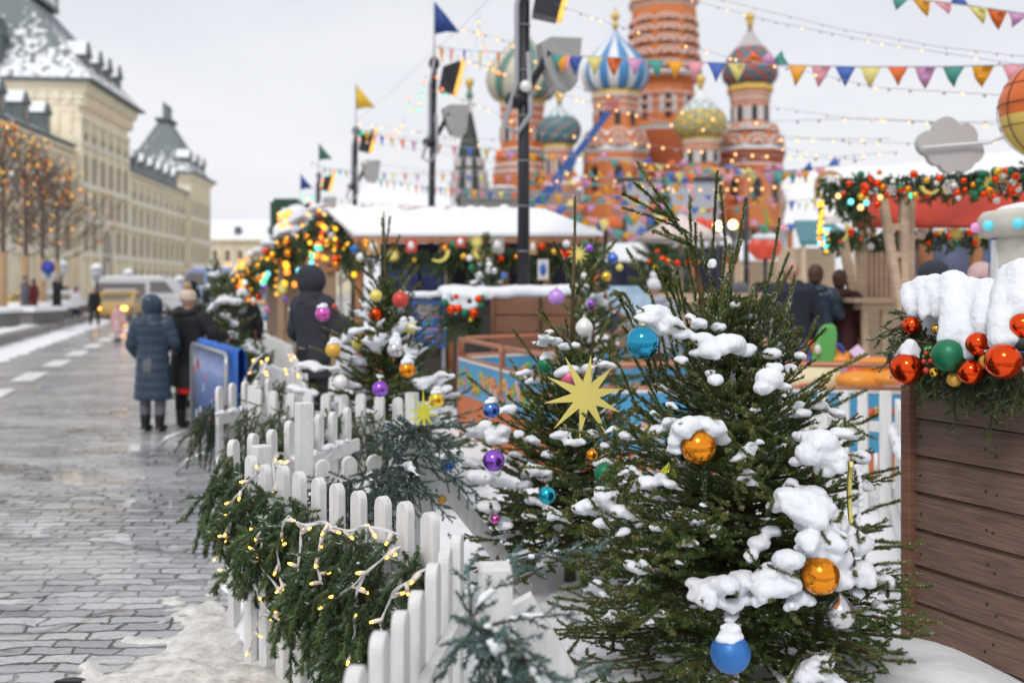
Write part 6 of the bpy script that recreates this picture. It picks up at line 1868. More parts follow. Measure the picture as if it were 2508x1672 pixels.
# ================================================================== VEHICLES
def car(label, c, L_, W_, H_, rz, bodym, van=False, lights=True, roofm=None, cat='car', lm=None):
    t = thing('parked_car' if not van else 'parked_van', label, cat, (c[0], c[1], 0), rz)
    x = L_ / 2
    if van: prof = [(-x, .3), (x * .96, .3), (x, .55), (x * .98, H_ * .45), (x * .9, H_ * .52), (x * .68, H_ * .93), (x * .5, H_), (-x * .97, H_), (-x, H_ * .9)]
    else: prof = [(-x, .3), (x * .98, .3), (x, .5), (x * .96, H_ * .5), (x * .5, H_ * .6), (x * .2, H_ * .95), (-x * .05, H_), (-x * .5, H_ * .96), (-x * .8, H_ * .66), (-x, H_ * .6)]
    m = MB(); m.prism(prof, W_); b_ = m.build('body', bodym, t, local=True); bv = b_.modifiers.new('b', 'BEVEL'); bv.width = .08; bv.segments = 3
    g_ = MB()
    if van: gp = [[(x * .3, H_ * .58), (x * .86, H_ * .58), (x * .66, H_ * .88), (x * .3, H_ * .88)], [(-x * .9, H_ * .5), (x * .2, H_ * .5), (x * .2, H_ * .84), (-x * .9, H_ * .84)]]
    else: gp = [[(-x * .68, H_ * .66), (x * .42, H_ * .62), (x * .17, H_ * .9), (-x * .48, H_ * .9)]]
    for g0 in gp: g_.prism(g0, W_ + .02)
    if not van:
        g_.box((x * .36, 0, H_ * .78), (.04, W_ * .8, H_ * .32), Matrix.Rotation(R(-45), 3, 'Y')); g_.box((-x * .66, 0, H_ * .82), (.04, W_ * .8, H_ * .26), Matrix.Rotation(R(35), 3, 'Y'))
    g_.build('windows', GLASS_D if not van else mat('van_glass', (.17, .15, .15, 1), .3), t, local=True)
    for wx in (-x * .62, x * .62):
        for s in (-1, 1):
            w_ = MB(); w_.lathe([(.18, -.11), (.33, -.11), (.34, 0), (.33, .11), (.18, .11)], 18, (wx, s * (W_ / 2 - .1), .33), M=Matrix.Rotation(R(90), 3, 'X')); wo = w_.build('wheel', BLACK, t, local=True)
            w_ = MB(); w_.lathe([(.02, -.115), (.19, -.115), (.19, .115), (.02, .115)], 14, (wx, s * (W_ / 2 - .1), .33), M=Matrix.Rotation(R(90), 3, 'X')); w_.build('rim', STEEL, wo, local=True)
    for s in (-1, 1):
        h_ = MB(); h_.ball((x * .97, s * W_ * .36, H_ * .42 if not van else .75), (.1, .16, .11), 12, 8); h_.build('headlight', lm if lm else mat('lamp_clear', (.6, .6, .6, 1), .2), t, local=True)
        h_ = MB(); h_.box((-x, s * W_ * .4, H_ * .5), (.05, .2, .2)); h_.build('tail_light', RED_M, t, local=True)
    r_ = MB(); r_.box((-.1 * x, 0, H_ + .03), (x * (1.3 if van else .5), W_ * .8, .09)); r_.build('roof_snow', SNOW_G, t, local=True)
    return t
TAXI = mat('taxi_yellow', (.62, .38, .05, 1), .35, var=.05)
WHP = mat('white_car_paint', (.6, .61, .63, 1), .3, var=.05)
LO = mat('orange_lamp', (1, .33, .04, 1), .3, emit=14, var=0, sample=False)
car('yellow taxi with lit orange lamps facing the camera behind the far barriers', (-20.3, 51.5), 4.3, 1.75, 1.5, R(-80), TAXI, lm=LO)
car('white van parked behind the pink child beyond the barriers', (-23.0, 62), 5.4, 2.0, 2.3, R(0), WHP, van=True, cat='van')
car('white car with yellow side behind the rightmost planter tree', (-24.2, 53), 4.4, 1.75, 1.45, R(-60), WHP, lm=LO)
car('pale taxi half hidden between the second and third planter trees', (-26.4, 56), 4.4, 1.75, 1.45, R(0), TAXI)
car('white and blue bus partly hidden behind the people at the blue barrier', (-20.4, 70), 6, 2.3, 3.0, R(180), mat('bus_blue', (.25, .32, .5, 1), .35), van=True, cat='bus')
# grey crowd control rails across the square
for i in range(8):
    x0 = -22.3 + i * 2.25; y0 = 48.0 + (.15 if i % 2 else 0)
    t = thing('crowd_barrier', 'grey crowd barrier in the row across the far end of the road', 'barrier', (x0 + 1.1, y0, 0), 0, 'grey barriers across the far road')
    m = MB(); m.tube([(x0, y0, 0), (x0, y0, 1.1), (x0 + 2.15, y0, 1.1), (x0 + 2.15, y0, 0)], .035, 6); m.tube([(x0, y0, .2), (x0 + 2.15, y0, .2)], .025, 6); m.build('frame', STEEL, t)
    m = MB()
    for k in range(1, 15): m.tube([(x0 + k * .144, y0, .2), (x0 + k * .144, y0, 1.1)], .014, 5)
    m.build('bars', STEEL, t)
# ================================================================== POLES
GREYL = mat('lamp_grey', (.36, .36, .35, 1), .45, var=.1)
def pole(label, x, y, r, top, flag=None, fs=1.0, gear=1.0, lean=0.0, z0=0.0, hi=False):
    t = thing('light_pole', label, 'pole', (x, y, z0))
    m = MB(); m.tube([(x - lean, y, z0), (x - lean * .5, y, z0 + top * .5), (x, y, z0 + top)], [r, r * .95, r * .85], 14); m.build('mast', BLACK, t)
    m = MB(); m.lathe([(r * 1.35, 0), (r * 1.35, 1.0), (r * 1.1, 1.05)], 14, (x - lean, y, z0)); m.build('sleeve', BLACK, t)
    if gear:
        g_ = gear
        zt = z0 + top
        # flood lights
        m = MB(); c = V3(x + .42 * g_, y, zt - .15 * g_)
        pr = [(-.25, .26), (-.12, .34), (.32, .36), (.26, -.22), (.16, -.34), (-.06, -.30), (-.2, -.02)]
        Mx = Matrix.Rotation(R(20), 3, 'Z')
        k = 1.0
        m.prism([(a * g_, b_ * g_) for a, b_ in pr], .22 * g_, Mx, 0, c + V3(0, 0, -1.2 * g_))
        fo = m.build('flood_lamp', GREYL, t)
        m = MB(); cc = c + V3(0, 0, -1.2 * g_); m.bar(cc + V3(-.1 * g_, -.14 * g_, .15 * g_), cc + V3(-.35 * g_, 0, -.3 * g_), .07 * g_, .07 * g_); m.bar(cc + V3(-.35 * g_, 0, -.3 * g_), V3(x - .0, y, cc.z - .3 * g_), .06 * g_, .06 * g_); m.build('bracket', BLACK, fo)
        # dark theatre spot near the top
        m = MB(); c2 = V3(x + .3 * g_, y, zt - .35 * g_); m.prism([(-.2 * g_, -.35 * g_), (.12 * g_, -.42 * g_), (.28 * g_, .1 * g_), (.3 * g_, .3 * g_), (-.1 * g_, .15 * g_)], .3 * g_, None, 0, c2)
        so_ = m.build('spot_lamp', BLACK, t)
        m = MB(); m.prism([(.13 * g_, -.42 * g_), (.2 * g_, -.4 * g_), (.37 * g_, .3 * g_), (.3 * g_, .3 * g_)], .3 * g_, None, 0, c2 + V3(.0, 0, 0)); m.build('spot_lens', mat('spot_glow', (1, .5, .08, 1), .4, emit=.7, var=0, sample=False), so_)
        m = MB(); m.tube([V3(x + .2 * r, y - r, zt), V3(x - r * 1.2, y - r, zt - .6 * g_), V3(x - 1.2 * r, y - r * 1.2, zt - 1.6 * g_), V3(x - 3.2 * r, y - r, zt - 2.15 * g_), V3(x - r, y - 1.2 * r, zt - 2.25 * g_), V3(x + r, y - 1.1 * r, zt - 2.0 * g_), V3(x + r * .6, y - r, zt - 1.2 * g_)], .035 * g_, 6)
        m.build('cable', THINW, t)
        m = MB(); m.ball((x - r, y, zt - 1.8 * g_), (.18 * g_, .14 * g_, .12 * g_)); m.ball((x, y, zt - .1), (.12, .1, .15)); m.build('clamp', BLACK, t)
    m = MB()
    for zz in np.arange(1.6, top, .62): m.lathe([(r * 1.05, zz), (r * 1.05, zz + .012)], 12, (x - lean * (1 - zz / top), y, z0))
    m.build('strap', THINW, t)
    if flag is not None:
        fz = z0 + top + .25 * fs
        fm = MB(); fm.tube([(x, y, z0 + top - .3), (x, y, fz + 1.15 * fs)], .018, 6); fo = fm.build('flag_pole', THINW, t)
        fm = MB(); vs = [(x + .01, y, fz + 1.15 * fs), (x + .01, y, fz + .35 * fs), (x + .62 * fs, y + .1, fz + .30 * fs + .12 * fs), (x + .3 * fs, y - .06, fz + .8 * fs), (x + .3 * fs, y - .04, fz + .4 * fs)]
        fm.add(vs, [(0, 1, 4, 3), (3, 4, 2)], 0, True); f_ = fm.build('flag', mat(*flag), fo); sl_ = f_.modifiers.new('t', 'SOLIDIFY'); sl_.thickness = .01
    return t
FLB = ('flag_navy', (.02, .06, .25, 1), .7); FLY = ('flag_yellow', (.72, .45, .03, 1), .7); FLG = ('flag_green', (.04, .14, .09, 1), .7)
pA = pole('thick black pole wrapped with cables behind the middle clad box', .17, 13.7, .088, 6.2, None, 1, 1.05, .02, hi=False)
# grey floodlight on pole A at its photographed height
pB = pole('tall black pole with a navy pennant and lamps, second from the right', -1.68, 21.5, .077, 6.65, FLB, .88, 1.0, .12)
pC = pole('black pole with a yellow pennant in the middle of the row', -4.80, 30.6, .085, 6.6, FLY, .95, 1.0, .1)
pD = pole('black pole with a green pennant, fourth in the row', -8.15, 42, .09, 6.5, FLG, .9, 1.0, .05)
pE = pole('farthest small black pole with a navy pennant in the row', -11.9, 56, .1, 6.5, FLB, 1.1, 1.0)
pF = pole('thin dark pole behind the right shoots of the big spruce', 6.0, 25.5, .075, 4.0, None, 1, 0)
m = MB(); c = P(1288, 212, 13.55); m.ball(c, (.085, .06, .085), 12, 8); m.build('white_box', PEARL, pA)

# ================================================================== BUNTING
BC = {'t': mat('bunting_teal', (.07, .31, .27, 1), .7, var=.05), 'o': mat('bunting_orange', (.85, .37, .02, 1), .7, var=.05), 'p': mat('bunting_pink', (.78, .33, .38, 1), .7, var=.05),
      'b': mat('bunting_blue', (.07, .14, .47, 1), .7, var=.05), 'y': mat('bunting_yellow', (.75, .65, .22, 1), .7, var=.05), 'r': mat('bunting_red', (.78, .16, .035, 1), .7, var=.05), 'l': mat('bunting_lilac', (.62, .30, .52, 1), .7, var=.05)}
SEQ = 'topbyrltopbyrl'
def bunting(label, pts, n, w=.26, h=.30, wild=.15, seed=0, up=0.0, start=0, cord=.008, upz=None):
    random.seed(seed)
    root = thing('bunting_string', label, 'bunting', pts[0])
    sp = []; N = len(pts)
    for i in range(N - 1):
        for t in np.linspace(0, 1, 6)[:-1]: sp.append(Vector(pts[i]).lerp(Vector(pts[i + 1]), t))
    sp.append(Vector(pts[-1]))
    m = MB(); m.tube(sp, cord, 5); m.build('cord', THINW, root)
    for k in range(n):
        p, d = along(sp, (k + .5) / n); d = V3(d.x, d.y, d.z).normalized()
        inup = upz and upz[0] <= (k + .5) / n <= upz[1]
        s = -1 if (random.random() < (up if not inup else .85)) else 1
        hh = h * (1 - (random.random() * .5 if random.random() < wild * 2 else random.random() * .12)) * (.65 if s < 0 else 1)
        a_ = p - d * w / 2; b_ = p + d * w / 2
        sk = random.gauss(0, wild) * w
        tip = p + d * sk + V3(0, random.gauss(0, wild) * h, -hh * s)
        m1 = a_.lerp(tip, .55) + V3(0, random.gauss(0, .12) * h, 0); m2 = b_.lerp(tip, .55) + V3(0, random.gauss(0, .12) * h, 0)
        q = MB(); q.add([a_, b_, m2, m1, tip, a_.lerp(b_, .5)], [(0, 5, 1, 2, 3), (3, 2, 4)], 0, True)
        ob = q.build('flag', BC[SEQ[(k + start) % len(SEQ)]], root); sl_ = ob.modifiers.new('t', 'SOLIDIFY'); sl_.thickness = .004
    return root
def line(pl): return [P(x, y, d) for x, y, d in pl]
bunting('bunting of large flags crossing in front of the striped blue dome', line([(1362, 134, 13.5), (1385, 136, 13.4), (1530, 143, 13), (1680, 151, 12.6), (1830, 157, 12.2), (1925, 160, 12), (2100, 164, 11.7), (2300, 164, 11.4), (2520, 158, 11)]), 24, .235, .27, .10, 1, 0, 0, upz=(.52, .62))
bunting('bunting running from the navy pennant pole to the thick pole', line([(1068, 113, 21.3), (1120, 122, 20), (1200, 127, 17), (1296, 134, 13.8)]), 6, .32, .34, .2, 2, start=1)
bunting('bunting across the top right corner of the sky', line([(2180, -8, 11), (2300, 5, 10.6), (2400, 18, 10.3), (2520, 36, 10)]), 7, .21, .2, .3, 3, .1)
bunting('bunting from the yellow pennant pole sweeping across the bell tower', line([(874, 316, 30.5), (945, 336, 29), (1058, 352, 27), (1211, 368, 25), (1319, 376, 24)]), 16, .30, .32, .15, 4)
bunting('bunting continuing right in front of the teal swirl and diamond domes', line([(1319, 376, 24), (1450, 384, 22), (1600, 402, 21), (1760, 412, 20), (1925, 420, 19)]), 22, .27, .26, .25, 5, .45)
bunting('upper bunting line from the green pennant pole past the thick pole', line([(790, 412, 41), (860, 418, 38), (951, 424, 34), (1119, 428, 30), (1300, 431, 26)]), 22, .30, .30, .15, 6)
bunting('bunting with flags blown upward under the crane boom', line([(1300, 431, 26), (1461, 434, 24), (1650, 436, 22), (1800, 430, 20), (2060, 405, 18)]), 32, .26, .30, .2, 7, .7)
bunting('lower bunting line just above the long stall roof', line([(925, 438, 34), (1029, 455, 30), (1097, 461, 28), (1211, 468, 26), (1426, 480, 23)]), 24, .28, .30, .15, 8)
bunting('faded bunting hanging in front of the grey hoarding', line([(1426, 480, 23), (1560, 478, 24), (1760, 478, 26), (1900, 486, 27)]), 17, .32, .22, .3, 9, .2)
bunting('second bunting line in front of the grey hoarding', line([(1500, 508, 26), (1620, 500, 26), (1760, 512, 26), (2080, 478, 20)]), 20, .3, .26, .3, 10, .1)
bunting('bunting tangled right of the long stall roof', line([(1405, 528, 24), (1480, 536, 24), (1560, 520, 24), (1640, 530, 24)]), 13, .36, .36, .25, 11)
bunting('lower tangled bunting right of the long stall roof', line([(1400, 560, 26), (1470, 552, 26), (1560, 575, 26), (1680, 548, 26)]), 15, .4, .34, .3, 12, .2)
bunting('bunting sagging over the red apple sign', line([(1700, 540, 30), (1820, 552, 30), (1940, 548, 30), (2090, 560, 26)]), 16, .34, .3, .3, 13, .2)
bunting('pink and orange bunting along the far roofs at the left poles', line([(755, 478, 55), (830, 488, 45), (900, 500, 38), (1000, 504, 32)]), 12, .5, .3, .2, 14)
bunting('bunting in the far market street right of the cathedral', line([(1900, 470, 40), (1960, 500, 36), (2040, 490, 32), (2110, 520, 28)]), 11, .36, .34, .3, 15, .1)
bunting('bunting strung from the green pennant pole to the left', line([(760, 395, 47), (800, 412, 43), (860, 421, 38)]), 6, .34, .3, .3, 16)

bunting('bunting crossing low in front of the blue dome tower and the crane', line([(1290, 452, 22), (1420, 458, 21), (1560, 448, 20), (1700, 452, 19)]), 17, .24, .26, .3, 41, .5)
bunting('bunting across the foot of the diamond dome tower', line([(1560, 418, 21), (1700, 424, 20), (1850, 428, 19), (1990, 418, 18)]), 18, .24, .26, .3, 42, .5)
bunting('bunting right above the far end of the long stall roof', line([(1290, 500, 21), (1390, 505, 21), (1480, 498, 21), (1560, 506, 21)]), 12, .28, .28, .3, 43, .3)
# ================================================================== LIGHT WIRES IN THE SKY
def wire(label, pl, nb, mats, r=.006, br=.028, seed=0, sag=0, cm=THINW):
    random.seed(seed); pts = line(pl)
    root = thing('string_lights', label, 'string lights', pts[0])
    sp = []
    for a, b_ in zip(pts, pts[1:]):
        for t in np.linspace(0, 1, 5)[:-1]: sp.append(a.lerp(b_, t))
    sp.append(pts[-1])
    m = MB(); m.tube(sp, r, 4); m.build('cable', cm, root)
    for k in range(nb):
        t = (k + random.uniform(.2, .8)) / nb
        p, d = along(sp, t)
        q = MB(); q.ball(p + V3(0, 0, -br * .8), br * .75, 8, 6); q.build('bulb', random.choice(mats), root)
    return root
W = [WARM_FAR, WARM_FAR, THINW, THINW]
MC = [YEL_FAR, ORG_FAR, GRN_FAR, CYN_FAR]
wire('highest light wire running down to the right from the thick pole', [(1345, 5, 13.6), (1500, 60, 13), (1780, 140, 12), (1925, 165, 11.6), (2150, 215, 11), (2450, 233, 10)], 26, W, seed=1, r=.004, br=.022)
wire('upper light wire crossing the top right of the sky', [(1670, -5, 14), (1900, 55, 13), (2150, 105, 12), (2520, 162, 11)], 20, W, seed=2, r=.004, br=.018)
wire('topmost light wire near the upper right corner', [(1745, -5, 14), (2050, 70, 13), (2300, 115, 12), (2520, 140, 11)], 12, [THINW], seed=3, r=.004, br=.016)
wire('light wire falling from the navy pennant pole over the green dome', [(1130, 70, 20), (1240, 100, 18), (1400, 210, 16), (1560, 250, 15), (1800, 300, 14), (2110, 290, 13), (2440, 305, 12)], 34, W, seed=4, r=.005)
wire('warm light wire from the navy pennant pole across the drum of the striped dome', [(1075, 120, 21), (1200, 165, 19), (1350, 225, 17), (1500, 265, 16), (1650, 305, 15), (1900, 340, 14), (2180, 340, 13)], 34, W, seed=5, r=.005, br=.028)
wire('light wire passing the teal swirl dome', [(1060, 215, 21.5), (1180, 262, 20), (1320, 325, 18), (1480, 338, 17), (1660, 365, 16), (1880, 380, 15), (2120, 392, 14)], 34, W, seed=6, r=.005, br=.032)
wire('lower light wire across the church galleries', [(870, 300, 30), (1050, 325, 28), (1250, 372, 26), (1400, 385, 24), (1650, 405, 22), (1900, 380, 20)], 30, W, seed=7, br=.04)
wire('light wire near the upright shoots in front of the hoarding', [(1350, 440, 24), (1560, 455, 24), (1700, 462, 24), (1860, 460, 22), (2000, 440, 20)], 20, [WARM_FAR], seed=8, br=.045)
wire('second light wire in front of the hoarding', [(1380, 420, 24), (1500, 440, 25), (1640, 468, 25), (1800, 440, 24), (1960, 425, 22)], 14, [WARM_FAR], seed=28, br=.04)
wire('pale light wire above the cloud sign', [(1880, 262, 14), (2100, 292, 13), (2300, 300, 12), (2500, 296, 11)], 12, [THINW, THINW, WARM_FAR], seed=9, r=.004, br=.02)
wire('pale light wire level with the cloud sign', [(1900, 330, 15), (2080, 348, 14), (2300, 352, 13), (2500, 340, 12)], 14, [THINW, THINW, WARM_FAR], seed=10, r=.004, br=.022)
wire('lowest pale light wire left of the cloud sign', [(1905, 362, 15), (2050, 384, 14), (2200, 372, 13)], 10, [THINW, THINW, WARM_FAR], seed=11, r=.004, br=.022)
wire('coloured bulb string hanging in a loop from the navy pennant pole', [(1172, 35, 21), (1172, 75, 20.5), (1165, 110, 20.5), (1140, 170, 20.8), (1125, 215, 21), (1100, 238, 21.3), (1075, 205, 21.3), (1060, 160, 21.4)], 9, MC, seed=12, br=.036)
wire('coloured bulb string hanging from the high left wire down to the warm wire', [(1170, 45, 20.5), (1180, 90, 20), (1190, 130, 19), (1205, 165, 18.8), (1225, 178, 18.5)], 7, MC, seed=13, br=.034)
wire('coloured bulb string left of the navy pennant pole', [(1002, 232, 25), (1000, 262, 25), (1015, 275, 24), (1028, 265, 23), (1030, 240, 22.5), (1036, 215, 22), (1042, 185, 21.6)], 9, MC, seed=14, br=.038)
wire('coloured bulb string above the yellow pennant pole', [(990, 290, 26), (975, 325, 28), (940, 335, 29), (905, 322, 30), (880, 325, 30.4), (878, 345, 30.4)], 9, MC, seed=15, br=.045)
wire('coloured bulb string by the green pennant pole', [(860, 412, 38), (840, 428, 40), (815, 420, 41), (790, 440, 41.5), (785, 460, 41.8)], 9, MC, seed=16, br=.06)
wire('coloured bulbs low on the left poles', [(735, 470, 56), (748, 490, 54), (760, 478, 52), (775, 500, 46)], 7, MC, seed=17, br=.08)
wire('thin cable climbing from the poles to the upper left', [(870, 300, 31), (950, 232, 28), (1070, 118, 22), (1130, 68, 19), (1200, -5, 16)], 5, [THINW], seed=18, r=.004, br=.012)
wire('warm light wire behind the green dome cross', [(1060, 132, 21.6), (1140, 148, 20), (1220, 175, 19), (1330, 215, 18)], 12, [AMBER_FAR, WARM_FAR], seed=19, br=.03)
for i, (y0, y1) in enumerate(((395, 372), (345, 372), (318, 300))):
    wire('faint thin light wire over the far left market roofs, number %s from the top' % ('two', 'three', 'one')[i], [(880, y0, 30), (1050, y0 + 25, 27), (1290, y1 + 40, 22)], 8, [THINW, THINW, WARM_FAR], seed=60 + i, r=.006, br=.03)

# ================================================================== STALLS
STW = wood('stall_wood', (.36, .24, .15, 1))
STP = wood('pale_pine', (.56, .42, .29, 1))
STO = wood('orange_pine', (.42, .17, .07, 1))
CANV = mat('terracotta_roof_cloth', (.48, .27, .22, 1), .7, var=.08)
REDCV = mat('red_canvas', (.50, .04, .015, 1), .6, var=.3, nscale=1.6)
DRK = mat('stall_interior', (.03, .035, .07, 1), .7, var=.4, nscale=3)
def snow_roof(mb, a, b_, c, d, th=.12):
    """quad a b c d raised by th"""
    vs = [Vector(p) for p in (a, b_, c, d)]; up = V3(0, 0, th)
    mb.add(vs + [p + up for p in vs], [(0, 3, 2, 1), (4, 5, 6, 7), (0, 1, 5, 4), (1, 2, 6, 5), (2, 3, 7, 6), (3, 0, 4, 7)])
# long stall
ls_ = thing('market_stall', 'long market stall with a snow covered roof behind the poles', 'stall', (-.5, 16, 0))
e0, e1 = P(868, 583, 15.3), P(1478, 583, 15.3); r0_, r1_ = P(790, 507, 17.8), P(1318, 510, 17.8)
m = MB(); snow_roof(m, e0, e1, r1_, r0_, .02); m.build('roof', CANV, ls_)
m = MB(); snow_roof(m, e0 + V3(0, -.02, .03), e1 + V3(0, -.02, .03), e1.lerp(r1_, .80), e0.lerp(r0_, .80), .05); ob = m.build('roof_snow', ROOFSNOW, ls_)
m = MB(); random.seed(5)
for k in range(46):
    t = random.random(); q_ = .8 + .13 * abs(nse(t * 9, 0, 1.0)) + random.uniform(-.04, .08); p = (e0.lerp(r0_, q_)).lerp(e1.lerp(r1_, q_), t); lump(m, p + V3(0, 0, .01), random.uniform(.10, .25), .22)
m.build('roof_snow', ROOFSNOW, ls_)
m = MB(); m.box(((e0.x + e1.x) / 2, 15.28, e0.z - .04), (e1.x - e0.x, .05, .07)); m.build('fascia', STO, ls_)
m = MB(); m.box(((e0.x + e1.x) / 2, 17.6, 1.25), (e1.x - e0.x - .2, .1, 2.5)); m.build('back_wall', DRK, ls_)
for px in (880, 965, 1085, 1236, 1340, 1440):
    m = MB(); m.box((P(px, 700, 15.6).x, 15.6, 1.25), (.12, .12, 2.5)); m.build('post', STP if px == 1085 else STO, ls_)
m = MB(); m.box(((e0.x + e1.x) / 2, 15.7, 1.0), (e1.x - e0.x - .2, .5, .08)); m.box(((e0.x + e1.x) / 2, 15.55, .5), (e1.x - e0.x - .2, .06, 1.0)); m.build('counter', STO, ls_)
m = MB(); m.box(((e0.x + e1.x) / 2, 17.0, 1.75), (e1.x - e0.x - .3, .3, .06)); m.box(((e0.x + e1.x) / 2, 17.0, 1.4), (e1.x - e0.x - .3, .3, .06)); m.build('shelf', STO, ls_)
m = MB()
for px, w_ in ((985, .5), (1060, .35)): m.box((P(px, 700, 15.5).x, 15.52, 1.75), (w_, .04, .75))
m.build('blue_board', mat('deep_blue_board', (.02, .03, .13, 1), .5, var=.5, nscale=6), ls_)
def small_goods(seed, n, x0, x1, y, z, mats):
    random.seed(seed); q = MB()
    for k in range(n):
        x = x0 + (x1 - x0) * random.random(); h = random.uniform(.1, .25)
        q.lathe([(.05, 0), (.06, h * .6), (.03, h)], 8, (x, y, z), mi=k % len(mats))
    return q.build('goods', mats, None)
tag(small_goods(4, 40, e0.x + .2, e1.x - .2, 17.0, 1.43, [RED_M, GREEN_M, GOLD_M, PEARL, BLUE_M]), 'jumble of small coloured souvenirs on the shelf of the long stall', 'souvenirs', kind='stuff')
FARG = dict(dens=260, nl=.05, w=.02, limit=90000, step=.08, vox=.04)
garland('fir garland hung with ornaments under the eaves of the long stall', [P(872, 605, 15.15), P(1100, 612, 15.15), P(1300, 608, 15.15), P(1485, 600, 15.15)], 81, 120, 1.6, .28, (.25, .42), out=V3(0, -1, 0), snowk=.06, **FARG)
protos = {}
def smallb(key, m_, r):
    if key not in protos: protos[key] = small_ball(m_, r)
    return protos[key]
PC = [('red', RED), ('orange', ORANGE), ('green', GREEN_M), ('gold', GOLD), ('white', PEARL)]
def scatter(seed, n, fn, where, group_where, r=.05, weights=(5, 2, 3, 2, 2)):
    random.seed(seed)
    for k in range(n):
        nm, m_ = random.choices(PC, weights)[0]
        pr = smallb(nm, m_, .05)
        place(pr, fn(), 'small %s bauble %s' % (nm, where), 'bauble', '%s baubles %s' % (nm, group_where), r / .05 * random.uniform(.75, 1.3))
scatter(1, 26, lambda: P(random.uniform(880, 1470), random.uniform(592, 640), 14.75 + random.uniform(-.05, .1)), 'in the garland under the eaves of the long stall', 'in the long stall garland', .055)
def panel_orn(label, c, w_, h_, m_, m2, cat='ornament'):
    t = thing('hanging_ornament', label, cat, c); q = MB(); q.box(c, (w_, .05, h_)); q.build('plate', m_, t); q = MB(); q.ball(c + V3(0, -.03, 0), (w_ * .3, .02, h_ * .3)); q.build('picture', m2, t)
GING = mat('gingerbread', (.50, .27, .1, 1), .6)
panel_orn('gingerbread plaque with a white centre at the left of the long stall garland', P(915, 604, 14.7), .2, .22, GING, PEARL)
panel_orn('gingerbread plaque just right of the thick pole', P(1305, 605, 14.7), .12, .22, GING, PEARL)
panel_orn('red and white drum ornament left of the second pole', P(1007, 601, 14.7), .16, .2, RED_M, PEARL)
panel_orn('red striped drum ornament right of the second pole', P(1128, 592, 14.7), .15, .17, RED_M, PEARL)
panel_orn('silver snowflake plate at the top of the long stall garland', P(1218, 600, 14.7), .2, .22, GREYL, PEARL)
panel_orn('small angel figure hanging in the long stall right of the thick pole', P(1330, 660, 14.7), .16, .3, PEARL, BLUE_P)
# gabled garland stall on the left
gs = thing('market_stall', 'gabled market stall on the left outlined with fir and golden lights', 'stall', (-6, 23, 0))
ap_, lf_, rf_ = P(805, 515, 20), P(590, 672, 24), P(885, 598, 15.8)
m = MB(); snow_roof(m, ap_ + V3(.2, .1, -.1), lf_ + V3(0, .1, 0), lf_ + V3(.6, 5, .6), ap_ + V3(.6, 6, .3), .12); m.build('roof_snow', ROOFSNOW, gs)
m = MB(); m.box((-5.0, 22.3, 1.1), (3.2, .1, 2.2), Matrix.Rotation(R(-60), 3, 'Z')); m.build('wall', STW, gs)
m = MB(); m.add([ap_ + V3(0, .25, -.15), lf_ + V3(.3, .25, -.1), P(700, 660, 21.5), P(790, 640, 19), rf_ + V3(0, .3, -.1)], [(0, 1, 2, 3, 4)]); gb_ = m.build('gable_board', STO, gs); gb_.modifiers.new('t', 'SOLIDIFY').thickness = .05
for px in (620, 690, 762, 790, 812):
    d = 24 - (px - 590) * .027
    m = MB(); m.box((P(px, 700, d).x, d, 1.1), (.14, .14, 2.4)); m.build('post', STW if px > 650 else STO, gs)
m = MB(); m.box(P(805, 640, 17.9), (.5, .08, .1)); m.box(P(800, 660, 17.9), (.5, .08, .08)); m.build('window_frame', STO, gs)
garland('long snowy fir garland sloping down the left gable, full of golden lights', [ap_, ap_.lerp(lf_, .5), lf_], 82, 110, 2.4, .75, (.4, .7), out=V3(-.4, -.9, 0), snowk=.35, **dict(FARG, nl=.06, w=.02))
garland('thick fir garland down the short right slope of the left gable', [ap_, ap_.lerp(rf_, .5), rf_], 83, 70, 2.4, .5, (.35, .6), out=V3(0, -1, 0), snowk=.05, **FARG)
wsn = MB(); random.seed(3)
for k in range(30):
    p = ap_.lerp(lf_, random.uniform(.05, .85)); lump(wsn, p + V3(random.uniform(-.1, .1), -.1, .22), random.uniform(.08, .2), .5)
snowy(wsn.build('snow', SNOW, gs), .05, .05, .2, 2)
def gl(label, fn, n, seed, mats, br=.05):
    random.seed(seed); ps = [fn() for _ in range(n)]
    root = thing('string_lights', label, 'string lights', ps[0])
    ps2 = sorted(ps, key=lambda p: p.x); m = MB(); m.tube(ps2[:], .006, 3); m.build('cable', BLACK, root)
    for p in ps: q = MB(); q.ball(p, br * random.uniform(.8, 1.15), 7, 5); q.build('bulb', random.choice(mats), root)
def onslope():
    t = random.random(); p = ap_.lerp(lf_, t); return p + V3(random.uniform(-.1, .3), -.75, -random.uniform(0, .85 + .3 * math.sin(t * 3)))
gl('golden fairy lights spread over the sloping garland of the left gable', onslope, 42, 1, [YEL_FAR, YEL_FAR, AMBER_FAR], .036)
gl('cluster of golden fairy lights at the low left end of the gable garland', lambda: P(random.gauss(610, 22), random.gauss(650, 16), 23.0 + random.uniform(-.3, .3)), 28, 2, [YEL_FAR, YEL_FAR, AMBER_FAR], .036)
gl('golden fairy lights on the short right slope of the left gable', lambda: ap_.lerp(rf_, random.random()) + V3(random.uniform(-.4, .1), -.6, -random.uniform(0, .55)), 26, 3, [YEL_FAR, YEL_FAR, AMBER_FAR], .04)
gl('red, green and yellow bulbs dangling under the left gable', lambda: P(*random.choice([(635, 660), (645, 690), (652, 676), (675, 676), (700, 665), (698, 688), (690, 690), (704, 652), (735, 668), (741, 680), (782, 602), (770, 627), (764, 640), (830, 618), (839, 626), (595, 696), (602, 690), (718, 690)]), 18.6) + V3(random.uniform(-.04, .04), 0, random.uniform(-.05, .05)), 34, 4, MC, .055)
